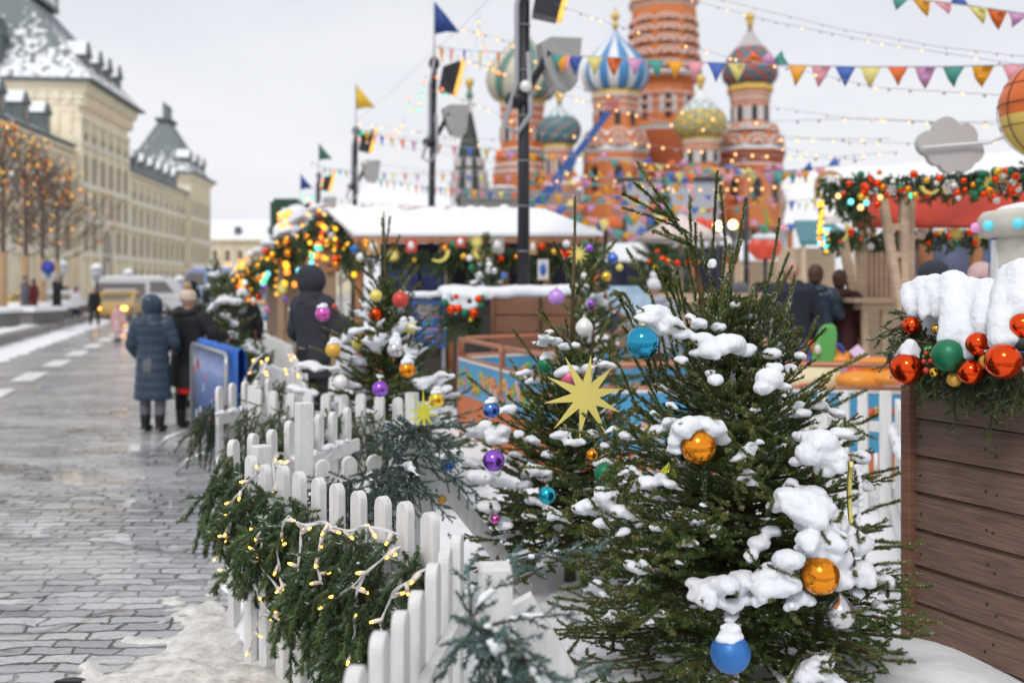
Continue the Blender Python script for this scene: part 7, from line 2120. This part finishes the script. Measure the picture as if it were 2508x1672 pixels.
scatter(2, 30, lambda: (lambda t: ap_.lerp(lf_, t) + V3(random.uniform(-.1, .3), -.8, -random.uniform(0, .9)))(random.random()), 'in the sloping garland of the left gable', 'in the left gable garland', .075, (9, 4, 1, 2, 1))
scatter(3, 10, lambda: (lambda t: ap_.lerp(rf_, t) + V3(random.uniform(-.4, .0), -.65, -random.uniform(0, .5)))(random.random()), 'on the right slope of the left gable', 'on the right gable slope', .06, (9, 4, 1, 2, 1))
# dark green frame gate behind the gable
gt = thing('garlanded_frame', 'dark green garlanded square frame standing behind the left gable', 'frame', (P(675, 600, 34).x, 34, 0))
m = MB(); m.bar(P(676, 495, 34), P(676, 640, 34), .32, .32); m.bar(P(672, 498, 34), P(730, 498, 34), .3, .3, up=(0, 1, 0)); m.build('frame', mat('dark_green_fir', (.02, .06, .035, 1), .8, var=.4, nscale=20, bump=1, bscale=40), gt)
m = MB(); random.seed(4)
for k in range(12): lump(m, P(random.uniform(690, 730), random.uniform(520, 570), 33.8), random.uniform(.2, .4), .8)
snowy(m.build('snow', SNOW, gt), .08, .08, .3, 2)
gl('small coloured bulbs on the dark green frame', lambda: P(random.uniform(685, 715), random.uniform(515, 560), 33.5), 14, 5, [ORG_FAR, WARM_FAR, AMBER_FAR], .09)

# white marquee roofs in the distance
for (lb, pl) in (('white marquee roof behind the long stall, left', [(905, 505, 40), (985, 330, 44), (1080, 505, 40)]), ('wide white tent roof behind the right stall', [(1930, 560, 36), (2080, 405, 40), (2300, 470, 32)])):
    pass
tr = thing('tent', 'large white tent roof between the poles behind the long stall', 'tent', (P(960, 600, 60).x, 60, 0))
m = MB(); a, b_, c, d_ = P(835, 505, 52), P(1105, 505, 52), P(1100, 455, 62), P(905, 448, 62); m.add([a, b_, c, d_, V3(a.x, 70, a.z), V3(b_.x, 70, b_.z)], [(0, 1, 2, 3), (0, 3, 4), (1, 5, 2)]); m.build('canvas', mat('white_canvas', (.82, .83, .84, 1), .7, var=.02), tr)
m = MB(); 
for q_ in (a, b_): m.tube([V3(q_.x, q_.y, 0), q_], .08, 6)
m.build('post', STEEL, tr)
tr = thing('tent', 'big white tent roof rising behind the cloud sign', 'tent', (P(2150, 600, 38).x, 38, 0))
m = MB(); m.add([P(1915, 560, 36), P(2520, 560, 26), P(2520, 365, 34), P(2180, 405, 38), P(1945, 412, 44)], [(0, 1, 2, 3, 4)]); ob = m.build('canvas', _M['white_canvas'], tr); ob.modifiers.new('t', 'SOLIDIFY').thickness = .05
m = MB()
for px, d in ((1925, 36), (2500, 26)): m.tube([V3(P(px, 700, d).x, d, 0), P(px, 560, d)], .07, 6)
m.build('post', STEEL, tr)
# distant stalls between spruce and right stall
tr = thing('market_stall', 'low far stall with a pale pink umbrella roof and red garland', 'stall', (P(1670, 600, 17).x, 17, 0))
m = MB(); c = P(1668, 590, 17); m.lathe([(.82, 0), (.4, .25), (.02, .45)], 12, c); m.build('umbrella', mat('pale_pink_canvas', (.72, .6, .56, 1), .7), tr)
m = MB(); m.tube([(c.x, 17, 0), c], .03, 6); m.build('post', STP, tr)
m = MB(); m.box((c.x, 17.4, .55), (2.0, .6, 1.1)); m.build('counter', STP, tr)
scatter(4, 8, lambda: P(random.uniform(1610, 1730), random.uniform(632, 645), 16.1), 'along the rim of the pink umbrella', 'on the pink umbrella rim', .05, (9, 4, 2, 0, 0))
m = MB(); random.seed(2)
for k in range(40): m.ball(P(random.uniform(1608, 1735), random.uniform(628, 645), 16.3), .06, 6, 4)
tag(m.build('greenery', mat('dark_green_fir', 0)), 'dark fir trim round the rim of the pink umbrella', 'greenery', kind='stuff')
# red apple sign
ap = thing('apple_sign', 'big red apple shaped sign with a snow cap and green stalk', 'sign', P(1874, 608, 20))
m = MB(); c = P(1874, 608, 20)
for s in (-1, 1): m.ball(c + V3(s * .14, 0, .02), (.2, .14, .21)); m.ball(c + V3(s * .1, 0, -.08), (.16, .12, .17))
snowy(m.build('apple', mat('apple_red', (.72, .08, .04, 1), .35, var=.1), ap), .03, 0, .1, 2)
m = MB(); lump(m, c + V3(-.12, 0, .22), .16, .5); lump(m, c + V3(.12, 0, .22), .17, .5); snowy(m.build('snow', SNOW, ap), .03, .02, .1, 2)
m = MB(); m.tube([c + V3(0, 0, .2), c + V3(.05, 0, .55), c + V3(-.02, 0, .8)], .025, 6); m.build('stalk', mat('leaf_green', 0), ap)
m = MB(); m.tube([(c.x, 20, 0), c], .04, 6); m.build('post', BLACK, ap)
# red balloons / big heart shapes
hb = thing('red_balloon_figure', 'cluster of red balloons behind the tree shoots beside a glowing lamp', 'balloons', P(1740, 555, 24))
m = MB(); random.seed(8)
for (x, y, r_) in ((1738, 552, .16), (1715, 545, .14), (1728, 570, .14), (1748, 575, .14), (1690, 560, .10)): m.ball(P(x, y, 24), (r_, r_ * .8, r_))
m.build('balloon', _M['apple_red'], hb)
m = MB(); m.tube([(P(1740, 555, 24).x, 24, 0), P(1740, 560, 24)], .03, 6); m.build('post', BLACK, hb)
def glow_lamp(label, px, py, d, r):
    t = thing('globe_lamp', label, 'lamp', P(px, py, d)); m = MB(); m.ball(P(px, py, d), r); m.build('globe', mat('warm_globe', (1, .72, .35, 1), .3, emit=3.5, var=0, sample=False), t)
    m = MB(); c = P(px, py, d); m.tube([(c.x, d, 0), c], .03, 6); m.build('post', BLACK, t)
glow_lamp('bright glowing globe lamp behind the upright shoots', 1758, 553, 22, .11)
glow_lamp('second paler globe lamp right of the bright one', 1795, 550, 24, .11)
# a few far stall blocks to close the market street
for (lb, px0, px1, py, d, c, rc) in (('far stall with a teal striped awning', 1960, 2110, 600, 24, STP, D_TE), ('far cream kiosk behind the crowd', 1810, 1950, 640, 30, STP, D_WH), ('far stall with a white roof right of the tall christmas tree', 1690, 1800, 600, 32, STO, D_WH), ('low dark stall behind the small spruce', 1480, 1600, 640, 34, DRK, D_WH)):
    t = thing('market_stall', lb, 'stall', (P((px0 + px1) / 2, 700, d).x, d, 0)); a, b_ = P(px0, py, d), P(px1, py, d)
    m = MB(); m.box(((a.x + b_.x) / 2, d + 1, .5), (b_.x - a.x, 1.6, 1.0)); m.build('counter', c, t)
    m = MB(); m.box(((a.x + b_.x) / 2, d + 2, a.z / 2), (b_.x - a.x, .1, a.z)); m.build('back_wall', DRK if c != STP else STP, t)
    m = MB(); snow_roof(m, a, b_, b_ + V3(-.3, 1.6, .6), a + V3(.3, 1.6, .6), .1); m.build('roof', rc, t)
    for x in (a.x + .1, b_.x - .1): m = MB(); m.box((x, d + .1, a.z / 2), (.1, .1, a.z)); m.build('post', c, t)

# ---- right stall
rs = thing('market_stall', 'big market stall on the right with red canopy, leaning wooden ladder posts and garlands', 'stall', (5.2, 11.5, 0))
m = MB(); m.add([P(2085, 552, 11.3), P(2520, 552, 10.0), P(2520, 470, 10.3), P(2120, 475, 11.6)], [(0, 1, 2, 3)]); ob = m.build('canopy', REDCV, rs); ob.modifiers.new('t', 'SOLIDIFY').thickness = .04
m = MB(); snow_roof(m, P(2018, 547, 13.6), P(2140, 548, 12.4), P(2130, 478, 13.2), P(2022, 478, 14.6), .1); m.build('roof_snow', ROOFSNOW, rs)
m = MB(); m.add([P(2010, 545, 13.9), P(2520, 548, 12.2), P(2520, 660, 12.2), P(2200, 660, 12.6)], [(0, 1, 2, 3)])
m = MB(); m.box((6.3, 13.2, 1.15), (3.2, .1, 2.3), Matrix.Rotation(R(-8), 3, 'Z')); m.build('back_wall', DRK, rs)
def ladder(px0t, px0b, px1t, px1b, yt, yb, d, wpx=14):
    for (a, b_) in ((px0t, px0b), (px1t, px1b)):
        m = MB(); m.bar(P(a, yt, d), P(b_, yb, d), wpx * d / F * 1.25, .09, up=(0, 1, 0)); m.build('ladder_post', STP, rs)
    for k in range(1, 4):
        t = k / 4; y = yt + (yb - yt) * t
        m = MB(); m.bar(P(px0t + (px0b - px0t) * t, y, d), P(px1t + (px1b - px1t) * t, y, d), .07, .07, up=(0, 1, 0)); m.build('rung', STP, rs)
ladder(2162, 2206, 2212, 2214, 488, 760, 10.6)
m = MB(); m.bar(P(2224, 488, 10.8), P(2222, 840, 10.8), .11, .11); m.build('post', STP, rs)
m = MB(); m.bar(P(2066, 590, 12.2), P(2110, 850, 12.2), .10, .1); m.bar(P(2108, 590, 12.3), P(2112, 850, 12.3), .10, .1); m.build('post', STP, rs)
for px in (2122, 2134, 2146, 2158, 2170, 2182):
    m = MB(); m.bar(P(px, 600, 12.8), P(px, 790, 12.8), .045, .03); m.build('slat', STW, rs)
m = MB(); m.box(P(2155, 735, 12.7) + V3(0, 0, -.9), (.55, .1, 1.7)); m.build('panel', STP, rs)
m = MB(); m.box(P(2140, 735, 11.8), (.62, .5, .05)); m.box(P(2140, 748, 11.8), (.4, .3, .1)); 
for px in (2118, 2165): m.bar(P(px, 745, 11.7), P(px, 870, 11.7), .07, .07)
tag(m.build('side_table', STP), 'pale wooden bench table below the ladder posts of the right stall', 'table')
m = MB(); m.box(P(1993, 728, 12.4), (.42, .5, .04)); m.bar(P(1990, 730, 12.4), P(2002, 850, 12.4), .14, .1); m.bar(P(1985, 730, 12.3), P(1978, 850, 12.3), .08, .08)
tag(m.build('side_table', STP), 'pale wooden standing table next to the man in the navy coat', 'table')
m = MB(); m.box(P(1700, 735, 14.5), (2.0, .5, .08)); m.box(P(1700, 760, 14.6), (1.9, .4, .5)); tag(m.build('counter_table', STP), 'pale counter behind the upright spruce shoots', 'table')
for (px, w_) in ((2265, 30), (2390, 22)):
    m = MB(); m.box(P(px, 620, 12.0), (w_ * 12 / F, .1, 1.6)); m.build('post', STO, rs)
m = MB(); m.box(P(2380, 655, 12.9), (1.6, .2, .9)); m.build('window', mat('stall_window', (.10, .12, .20, 1), .2, var=.5, nscale=4), rs)
garland('upper fir garland of the right stall, dense with red and green baubles', [P(2060, 445, 11.4), P(2120, 440, 11.0), P(2280, 433, 10.4), P(2400, 425, 9.9), P(2540, 412, 9.5)], 84, 200, 1.2, .22, (.14, .26), out=V3(-.2, -1, 0), snowk=.25, **dict(FARG, nl=.035, w=.013, dens=420, limit=200000))
garland('tapering left end of the upper garland on the right stall', [P(2020, 440, 12.2), P(2080, 470, 11.2), P(2125, 500, 10.8)], 86, 34, 1.2, .2, (.2, .35), out=V3(-.4, -1, 0), snowk=.1, **FARG)
garland('lower fir garland of the right stall under the red canopy', [P(2010, 568, 13.3), P(2080, 572, 12.4), P(2300, 568, 11.6), P(2520, 568, 11.0)], 85, 130, 1.2, .16, (.14, .26), out=V3(0, -1, 0), snowk=.02, **FARG)
scatter(5, 62, lambda: (lambda x: P(x, random.uniform(418, 492) + (10 if x < 2150 else 0), 10.9 - (x - 2060) * .0034 - .25))(random.uniform(2050, 2508)), 'in the upper garland of the right stall', 'in the upper garland of the right stall', .034, (9, 1, 5, 2, 3))
scatter(6, 28, lambda: (lambda x: P(x, random.uniform(556, 605), 12.6 - (x - 2010) * .0033 - .3))(random.uniform(2020, 2480)), 'in the lower garland of the right stall', 'in the lower garland of the right stall', .034, (9, 1, 3, 3, 2))
gl('strip of dense golden lights at the left corner of the right stall', lambda: P(2011 + random.gauss(0, 4), random.uniform(478, 560), 13.4), 34, 6, [WARM_FAR, YEL_FAR], .019)
gl('coloured bulbs below the golden strip at the corner of the right stall', lambda: P(2022 + random.gauss(0, 9), random.uniform(560, 622), 13.0), 20, 7, [YEL_FAR, AMBER_FAR, CYN_FAR, ORG_FAR, GRN_FAR], .035)
gl('green and yellow bulbs along the lower edge of the upper garland', lambda: P(*random.choice([(2084, 494), (2053, 480), (2108, 508), (2122, 497), (2137, 487), (2156, 483), (2232, 479), (2430, 468), (2480, 463)]), 10.4), 12, 8, [YEL_FAR, GRN_FAR, CYN_FAR, WARM_FAR], .032)
star(P(2426, 455, 9.6), .11, .045, 12, STARY, 'greenish yellow star in the upper garland of the right stall', .02)
star(P(2342, 570, 10.9), .10, .04, 12, STARY, 'yellow star in the lower garland of the right stall', .02)
crescent(P(2278, 452, 9.9), .1, .04, STARY, 'yellow crescent in the upper garland of the right stall', 0, R(-100))
crescent(P(2058, 567, 12.3), .13, .04, STARY, 'yellow crescent at the left end of the lower garland', 0, R(-20))
panel_orn('gingerbread lantern plaque in the upper garland of the right stall', P(2453, 430, 9.5), .11, .14, GING, PEARL)
panel_orn('gingerbread plaque with a white centre in the lower garland', P(2127, 562, 11.8), .16, .17, GING, PEARL)
def snowflake(c, r, label):
    q = MB()
    for k in range(3):
        a = PI * k / 3; v = V3(math.cos(a), 0, math.sin(a)) * r; q.bar(Vector(c) - v, Vector(c) + v, r * .2, .02, up=(0, 1, 0))
        for s in (-1, 1):
            for w_ in (-1, 1):
                p = Vector(c) + v * s * .55; a2 = a + (0 if s > 0 else PI) + w_ * R(55); q.bar(p, p + V3(math.cos(a2), 0, math.sin(a2)) * r * .4, r * .14, .02, up=(0, 1, 0))
    tag(q.build('snowflake_ornament', PEARL), label, 'snowflake')
snowflake(P(2327, 458, 9.75), .08, 'white snowflake in the upper garland of the right stall')
snowflake(P(2185, 466, 10.2), .055, 'small white snowflake right of the first red baubles of the upper garland')
snowflake(P(2252, 566, 11.2), .1, 'white snowflake in the lower garland right of the ladder posts')
# house-shaped colourful sign far right
hsn = thing('painted_sign', 'small arched orange and white painted board left of the right stall garland', 'sign', P(2030, 460, 18))
m = MB(); m.prism(arch_poly(.55, .5, 10), .05, None, 0, P(2032, 485, 18)); m.build('board', GING, hsn); m = MB(); m.prism(arch_poly(.38, .38, 10), .06, None, 0, P(2032, 480, 18)); m.build('pane', PEARL, hsn)

# ================================================================== CLOUD SIGN AND BALLOON
cl = thing('cloud_sign', 'off white cloud shaped board on a thin white rod', 'sign', P(2325, 358, 8.6))
q = MB(); poly = []
cs = [(0, 34, 27), (28, 24, 27), (48, -4, 24), (26, -30, 26), (-18, -24, 22), (-38, 4, 24), (-18, 30, 26)]
def incl(x, y): return any((x - a) ** 2 + (y - b_) ** 2 < r_ * r_ for a, b_, r_ in cs2)
cs2 = [(-10, 38, 32), (34, 22, 31), (50, -14, 30), (30, -36, 28), (-2, -40, 26), (-30, -22, 26), (-50, 6, 31), (0, 0, 45)]
for k in range(96):
    a = 2 * PI * k / 96; r_ = 5
    while incl(math.cos(a) * r_, math.sin(a) * r_): r_ += .5
    poly.append((math.cos(a) * r_ * 8.6 / F, math.sin(a) * r_ * 8.6 / F))
c = P(2325, 358, 8.6)
vs = [V3(c.x + a, c.y - .04, c.z + b_) for a, b_ in poly] + [V3(c.x + a, c.y + .04, c.z + b_) for a, b_ in poly] + [c + V3(0, -.04, 0), c + V3(0, .04, 0)]
N = 96; fs = []
for k in range(N): k2 = (k + 1) % N; fs += [(2 * N, k, k2), (2 * N + 1, N + k2, N + k), (k, N + k, N + k2, k2)]
q.add(vs, fs); q.build('board', mat('cloud_board', (.50, .465, .45, 1), .5, var=.03), cl)
q = MB(); q.tube([P(2258, 362, 8.52), P(2380, 352, 8.52), P(2420, 350, 8.5), P(2462, 333, 8.45)], .014, 8); q.build('rod', CABLE, cl)
hb = thing('hot_air_balloon', 'large decorative balloon with blue, yellow and orange patches at the right edge', 'balloon', P(2560, 270, 8.4))
BAL = [mat('balloon_blue', (.16, .36, .62, 1), .35, var=.05), mat('balloon_yellow', (.72, .52, .12, 1), .35, var=.05), mat('balloon_orange', (.68, .14, .02, 1), .35, var=.05), mat('balloon_snow', (.7, .74, .78, 1), .5, var=.05)]
q = MB(); c = P(2566, 268, 8.4); rr = 112 * 8.4 / F
def bcol(k, j):
    a = 2 * PI * k / 40; 
    v = nse(math.cos(a) * 2.2, j * .42, 1, 3) + .35 * nse(math.sin(a) * 2, j * .2, 2, 6)
    if j > 18: return 3
    dg = math.degrees(a) % 360
    if 140 < dg < 238 + 14 * math.sin(j): 
        if 10 < j: return 2
        if dg < 218 + 8 * math.sin(j * 2): return 1
    return 2 if v > .16 else (1 if v < -.12 else 0)
prof = [(rr * max(.02, math.sin(PI * t / 24)) * (1 if t > 12 else .97), -rr * 1.08 * math.cos(PI * t / 24)) for t in range(0, 25)]
q.lathe(prof, 40, c, bcol); q.build('envelope', BAL, hb)
q = MB()
for k in range(8):
    a = 2 * PI * k / 8 + .2
    q.tube([c + V3(rr * 1.01 * math.sin(t) * math.cos(a), rr * 1.01 * math.sin(t) * math.sin(a), -rr * 1.09 * math.cos(t)) for t in np.linspace(.2, 2.9, 14)], .004, 4)
for z_ in (-.35, .1, .5):
    r2 = math.sqrt(1 - z_ * z_) * rr * 1.01; q.tube([c + V3(r2 * math.cos(t), r2 * math.sin(t), rr * 1.08 * z_) for t in np.linspace(0, 2 * PI, 25)], .004, 4)
q.build('net', BLACK, hb)
q = MB(); q.tube([c + V3(.1, 0, -rr), V3(c.x + .1, c.y, 0)], .04, 8); q.build('post', STEEL, hb)
# ---- carousel drum at right edge
ca = thing('carousel_booth', 'round white ride booth with blue diagonal stripes and a rim of bulbs', 'ride', (3.05, 6.4, 0))
q = MB(); cc = V3(3.62, 6.5, 0); Rr = .46
def ccol(k, j):
    return 1 if ((k + j * .55) % 12) < 5 else 0
q.lathe([(Rr, .2 + .1 * i) for i in range(20)], 48, cc, lambda k, j: 1 if ((k - j * .9) % 16) < 7 else 0); q.build('drum', [mat('cream_enamel', (.62, .58, .5, 1), .35), mat('ride_blue', (.01, .12, .42, 1), .35)], ca)
q = MB(); q.lathe([(Rr, 2.06), (Rr * 1.13, 2.08), (Rr * 1.15, 2.2), (Rr * 1.08, 2.24)], 48, cc); q.build('rim', _M['cream_enamel'], ca)
q = MB()
for k in range(0, 6):
    a = PI * 2 * k / 6; q.box(cc + V3(Rr * 1.01 * math.cos(a), Rr * 1.01 * math.sin(a), 1.1), (.03, .06, 1.9), Matrix.Rotation(a, 3, 'Z'))
q.build('rib', WHITE, ca)
for k in range(14):
    a = 2 * PI * k / 14 + .1; p = cc + V3(Rr * 1.17 * math.cos(a), Rr * 1.17 * math.sin(a), 2.14)
    q = MB(); q.ball(p, .035, 10, 8); q.build('bulb', mat('cyan_cap', (.1, .5, .62, 1), .1, emit=.5) if k % 3 else mat('pink_cap', (.6, .25, .5, 1), .1, emit=.4), ca)
q = MB(); lump(q, cc + V3(0, 0, 2.24), .42, .18); snowy(q.build('snow', SNOW, ca), .03, .02, .1, 2)

# ================================================================== PLAY RIDE ENCLOSURE
COP = mat('copper_rail', (.42, .17, .09, 1), .4, metal=.3, var=.1)
SKYB = mat('panel_sky_blue', (.07, .33, .58, 1), .45, var=.2, nscale=1.5)
ORP = mat('orange_slat', (.6, .17, .05, 1), .5, var=.15)
FLW = [mat('fruit_red', (.7, .12, .05, 1), .5), mat('fruit_pink', (.72, .38, .42, 1), .5), mat('fruit_yellow', (.75, .5, .08, 1), .5), mat('fruit_green', (.2, .4, .08, 1), .5)]
def ride_panel(label, a, b_, top=1.1, ph=.45, slats=True, seed=0, z0=.05, words=False, mid=True):
    random.seed(seed); a = Vector(a); b_ = Vector(b_); u = (b_ - a).normalized(); L_ = (b_ - a).length
    M3 = Matrix((u, V3(-u.y, u.x, 0), V3(0, 0, 1))).transposed(); nf = V3(u.y, -u.x, 0)
    t = thing('ride_fence_panel', label, 'ride fence', (a + b_) / 2)
    q = MB(); up = lambda z: V3(0, 0, z)
    q.tube([a + up(z0), a + up(top - .06), a + u * .06 + up(top), b_ - u * .06 + up(top), b_ + up(top - .06), b_ + up(z0)], .026, 8); q.tube([a + up(top - .2), b_ + up(top - .2)], .02, 8); q.build('rail', COP, t)
    q = MB(); q.box((a + b_) / 2 + up(top - .24 - ph / 2), (L_ - .06, .02, ph), M3); pn = q.build('panel', SKYB, t)
    q = MB(); q.box((a + b_) / 2 + up(top - .225), (L_ - .05, .035, .03), M3); q.build('panel_edge', PEARL, t)
    q = MB(); n = int(L_ / .12)
    for k in range(n * 2):
        c = a + u * (L_ * (k + random.uniform(.2, .8)) / (n * 2)) + up(top - .24 - ph * random.uniform(.25, .75)) + nf * .014
        r_ = random.uniform(.03, .055) * (1.3 if words else 1); mi_ = random.randrange(4)
        M4 = M3 @ Matrix.Rotation(R(90), 3, 'X')
        if mi_ in (1, 2) or words:
            for j in range(5):
                o = M3 @ V3(math.cos(j * 1.257) * r_ * .7, 0, math.sin(j * 1.257) * r_ * .7); q.lathe([(r_ * .42, -.004), (r_ * .42, .004)], 8, c + o, mi=mi_, M=M4)
            q.lathe([(r_ * .35, -.008), (r_ * .35, .008)], 8, c, mi=2 if mi_ != 2 else 0, M=M4)
        else:
            q.lathe([(r_, -.005), (r_, .005)], 10, c, mi=mi_, M=M4)
    q.build('flower_print', FLW, pn)
    if slats:
        zb = top - .24 - ph; q = MB()
        for k in range(int(L_ / .09)):
            q.box(a + u * (.05 + k * .09) + up((zb + z0) / 2), (.055, .02, zb - z0), M3)
        q.build('slats', ORP, t)
    return t
ride_panel('left front ride fence panel with orange slats beside the second spruce', (-.61, 11.5, 0), (-.10, 9.9, 0), seed=1, words=True, top=1.14, ph=.38)
ride_panel('second ride fence panel with orange slats, partly behind the second spruce', (-.09, 9.85, 0), (.42, 8.3, 0), seed=2, words=True, top=1.14, ph=.38)
ride_panel('back ride fence panel behind the second spruce', (-.58, 11.6, 0), (1.3, 13.1, 0), seed=3, slats=False, top=1.14)
ride_panel('back ride fence panel behind the pearl white bauble', (1.35, 13.15, 0), (3.2, 15.6, 0), seed=4, slats=False, top=1.14)
ride_panel('far ride fence panel left of the green fin', (4.3, 16.8, 0), (5.35, 16.8, 0), seed=5, slats=False, top=1.1, ph=.4)
ride_panel('far ride fence panel with fruits and flowers right of the green fin', (5.6, 16.6, 0), (6.7, 16.2, 0), seed=6, slats=False, top=1.1, ph=.42)
ride_panel('near ride fence panel behind the white pickets at the right', (2.1, 8.6, 0), (3.5, 8.35, 0), seed=7, slats=True, top=1.08, ph=.5)
ride_panel('near ride fence panel hidden mostly by the big spruce', (.6, 8.4, 0), (2.0, 8.6, 0), seed=8, slats=True, top=1.08, ph=.5)
rd = thing('toy_plane_ride', 'small fairground plane ride with a green tail fin, cream hull and orange wings', 'ride', (3.4, 11, 0))
q = MB(); c = P(2010, 905, 10.8)
q.prism([(-.12, -.15), (.16, -.15), (.17, .40), (.15, .50), (.02, .49), (-.04, .38), (-.10, .12)], .09, None, 0, c); fo = q.build('tail_fin', mat('toy_green', (.12, .42, .11, 1), .3, var=.05), rd); fo.modifiers.new('b', 'BEVEL').width = .03
q = MB(); q.ball(P(2003, 855, 10.7), (.035, .02, .05)); q.build('window_sticker', PEARL, fo)
q = MB(); q.ball(P(1990, 930, 10.9), (.55, .35, .2)); q.build('hull', mat('toy_cream', (.75, .68, .42, 1), .3, var=.05), rd)
TO = mat('toy_orange', (.82, .30, .03, 1), .3, var=.05); TR = mat('toy_red', (.72, .09, .03, 1), .3, var=.05); TP = mat('toy_lilac', (.55, .38, .6, 1), .35, var=.05)
q = MB()
for (x, y, rx, rz_, d) in ((2070, 880, .26, .09, 10.9), (2140, 895, .3, .1, 10.6), (2110, 930, .28, .1, 10.4), (1975, 870, .12, .14, 11.2), (2180, 925, .22, .08, 10.3)): q.ball(P(x, y, d), (rx, .2, rz_))
q.build('wing', TO, rd)
q = MB(); q.bar(P(2090, 855, 10.7), P(2160, 925, 10.5), .12, .1, up=(0, 1, 0)); q.bar(P(2060, 900, 10.6), P(2200, 880, 10.6), .09, .1, up=(0, 1, 0)); q.build('wing_strut', TP, rd)
q = MB(); q.ball(P(1985, 862, 11.0), (.11, .1, .13)); q.ball(P(2093, 920, 10.5), (.08, .08, .14)); q.ball(P(2038, 865, 11), (.07, .1, .1)); q.build('seat', TR, rd)
for (x, y) in ((1967, 870), (2050, 868)):
    q = MB(); cc_ = P(x, y, 10.8); q.tube([cc_ + V3(.07 * math.cos(t), 0, .11 * math.sin(t)) for t in np.linspace(0, 2 * PI, 15)], .022, 6); q.build('wheel_ring', mat('toy_blue', (.04, .08, .42, 1), .3), rd)
q = MB(); q.box((3.6, 10.8, .35), (2.6, 1.4, .5)); q.build('base', PEARL, rd)
q = MB(); q.ball(P(1985, 960, 10.3), (.2, .1, .1)); q.build('lower_wing', TR, rd)
# colourful slide board under the second spruce
sl_ = thing('toy_board', 'round edged white and blue picture board with an orange rim behind the spruces', 'board', P(1570, 720, 12.5))
q = MB(); c = P(1562, 700, 12.5); q.tube([c + V3(.42 * math.cos(t), 0, .42 * math.sin(t)) for t in np.linspace(PI, PI * 1.75, 12)], .02, 6); q.build('rim', COP, sl_)
q = MB(); q.add([c] + [c + V3(.41 * math.cos(t), 0, .41 * math.sin(t)) for t in np.linspace(PI, PI * 1.75, 12)], [(0, i, i + 1) for i in range(1, 12)]); ob = q.build('plate', mat('board_pale_blue', (.4, .55, .7, 1), .4, var=.3, nscale=9), sl_); ob.modifiers.new('t', 'SOLIDIFY').thickness = .03
# ================================================================== OPENING HOURS BOARD
bd = thing('notice_board', 'blue opening hours board with yellow heading behind the airy spruce', 'notice board', P(1058, 850, 14.0))
a_, b2 = P(1010, 735, 14), P(1095, 850, 14)
q = MB(); q.box(((a_.x + b2.x) / 2, 14, (a_.z + b2.z) / 2), (b2.x - a_.x, .05, a_.z - b2.z)); bb = q.build('board', mat('board_blue', (.03, .09, .32, 1), .45, var=.3, nscale=5), bd)
def text(s, c, size, m_, parent, rz=0.0):
    cu = bpy.data.curves.new('lettering', 'FONT'); cu.body = s; cu.size = size; cu.extrude = .004; cu.align_x = 'CENTER'
    o = bpy.data.objects.new('lettering', cu); COL.objects.link(o)
    dg = bpy.context.evaluated_depsgraph_get(); me = bpy.data.meshes.new_from_object(o.evaluated_get(dg))
    bpy.data.objects.remove(o)
    ob = bpy.data.objects.new('lettering', me); COL.objects.link(ob); me.materials.clear(); me.materials.append(m_)
    ob.parent = parent; ob.location = Vector(c) - root_loc(parent); ob.rotation_euler = (R(90), 0, rz); return ob
YT = mat('heading_yellow', (.78, .62, .25, 1), .5); PT = mat('text_pink', (.7, .3, .45, 1), .5); TT = mat('text_teal', (.12, .45, .5, 1), .5)
text('ВРЕМЯ', P(1049, 758, 13.95), .085, YT, bb); text('РАБОТЫ', P(1049, 771, 13.95), .085, YT, bb)
q = MB()
for i, (x0, x1, y, mi_) in enumerate(((1030, 1085, 776, 0), (1035, 1062, 783, 1), (1035, 1060, 793, 1), (1070, 1082, 795, 0), (1035, 1084, 806, 0), (1035, 1062, 813, 1), (1035, 1080, 824, 0))):
    p0, p1 = P(x0, y, 13.95), P(x1, y, 13.95); q.box(((p0.x + p1.x) / 2, 13.965, p0.z), (p1.x - p0.x, .01, .018), None, mi_)
q.build('text_lines', [PT, TT], bb)
m = MB(); 
for x in (a_.x + .05, b2.x - .05): m.box((x, 14.04, .5), (.05, .04, 1.2))
m.build('leg', STEEL, bd)
sn = MB(); random.seed(12)
for k in range(22): lump(sn, P(random.uniform(985, 1100), 722, 14 + random.uniform(0, .6)), .1, .6)
tb2 = MB(); tb2.box(P(1045, 733, 14.4) + V3(0, 0, -.05), (.7, .7, .1)); tb2.box((P(1045, 700, 14.4).x, 14.4, .75), (.6, .6, 1.5)); o_ = tb2.build('snowy_box', _M['dark_side_boards']); tag(o_, 'snow topped dark box behind the opening hours board', 'box')
snowy(sn.build('snow', SNOW, o_), .03, .02, .1, 2)
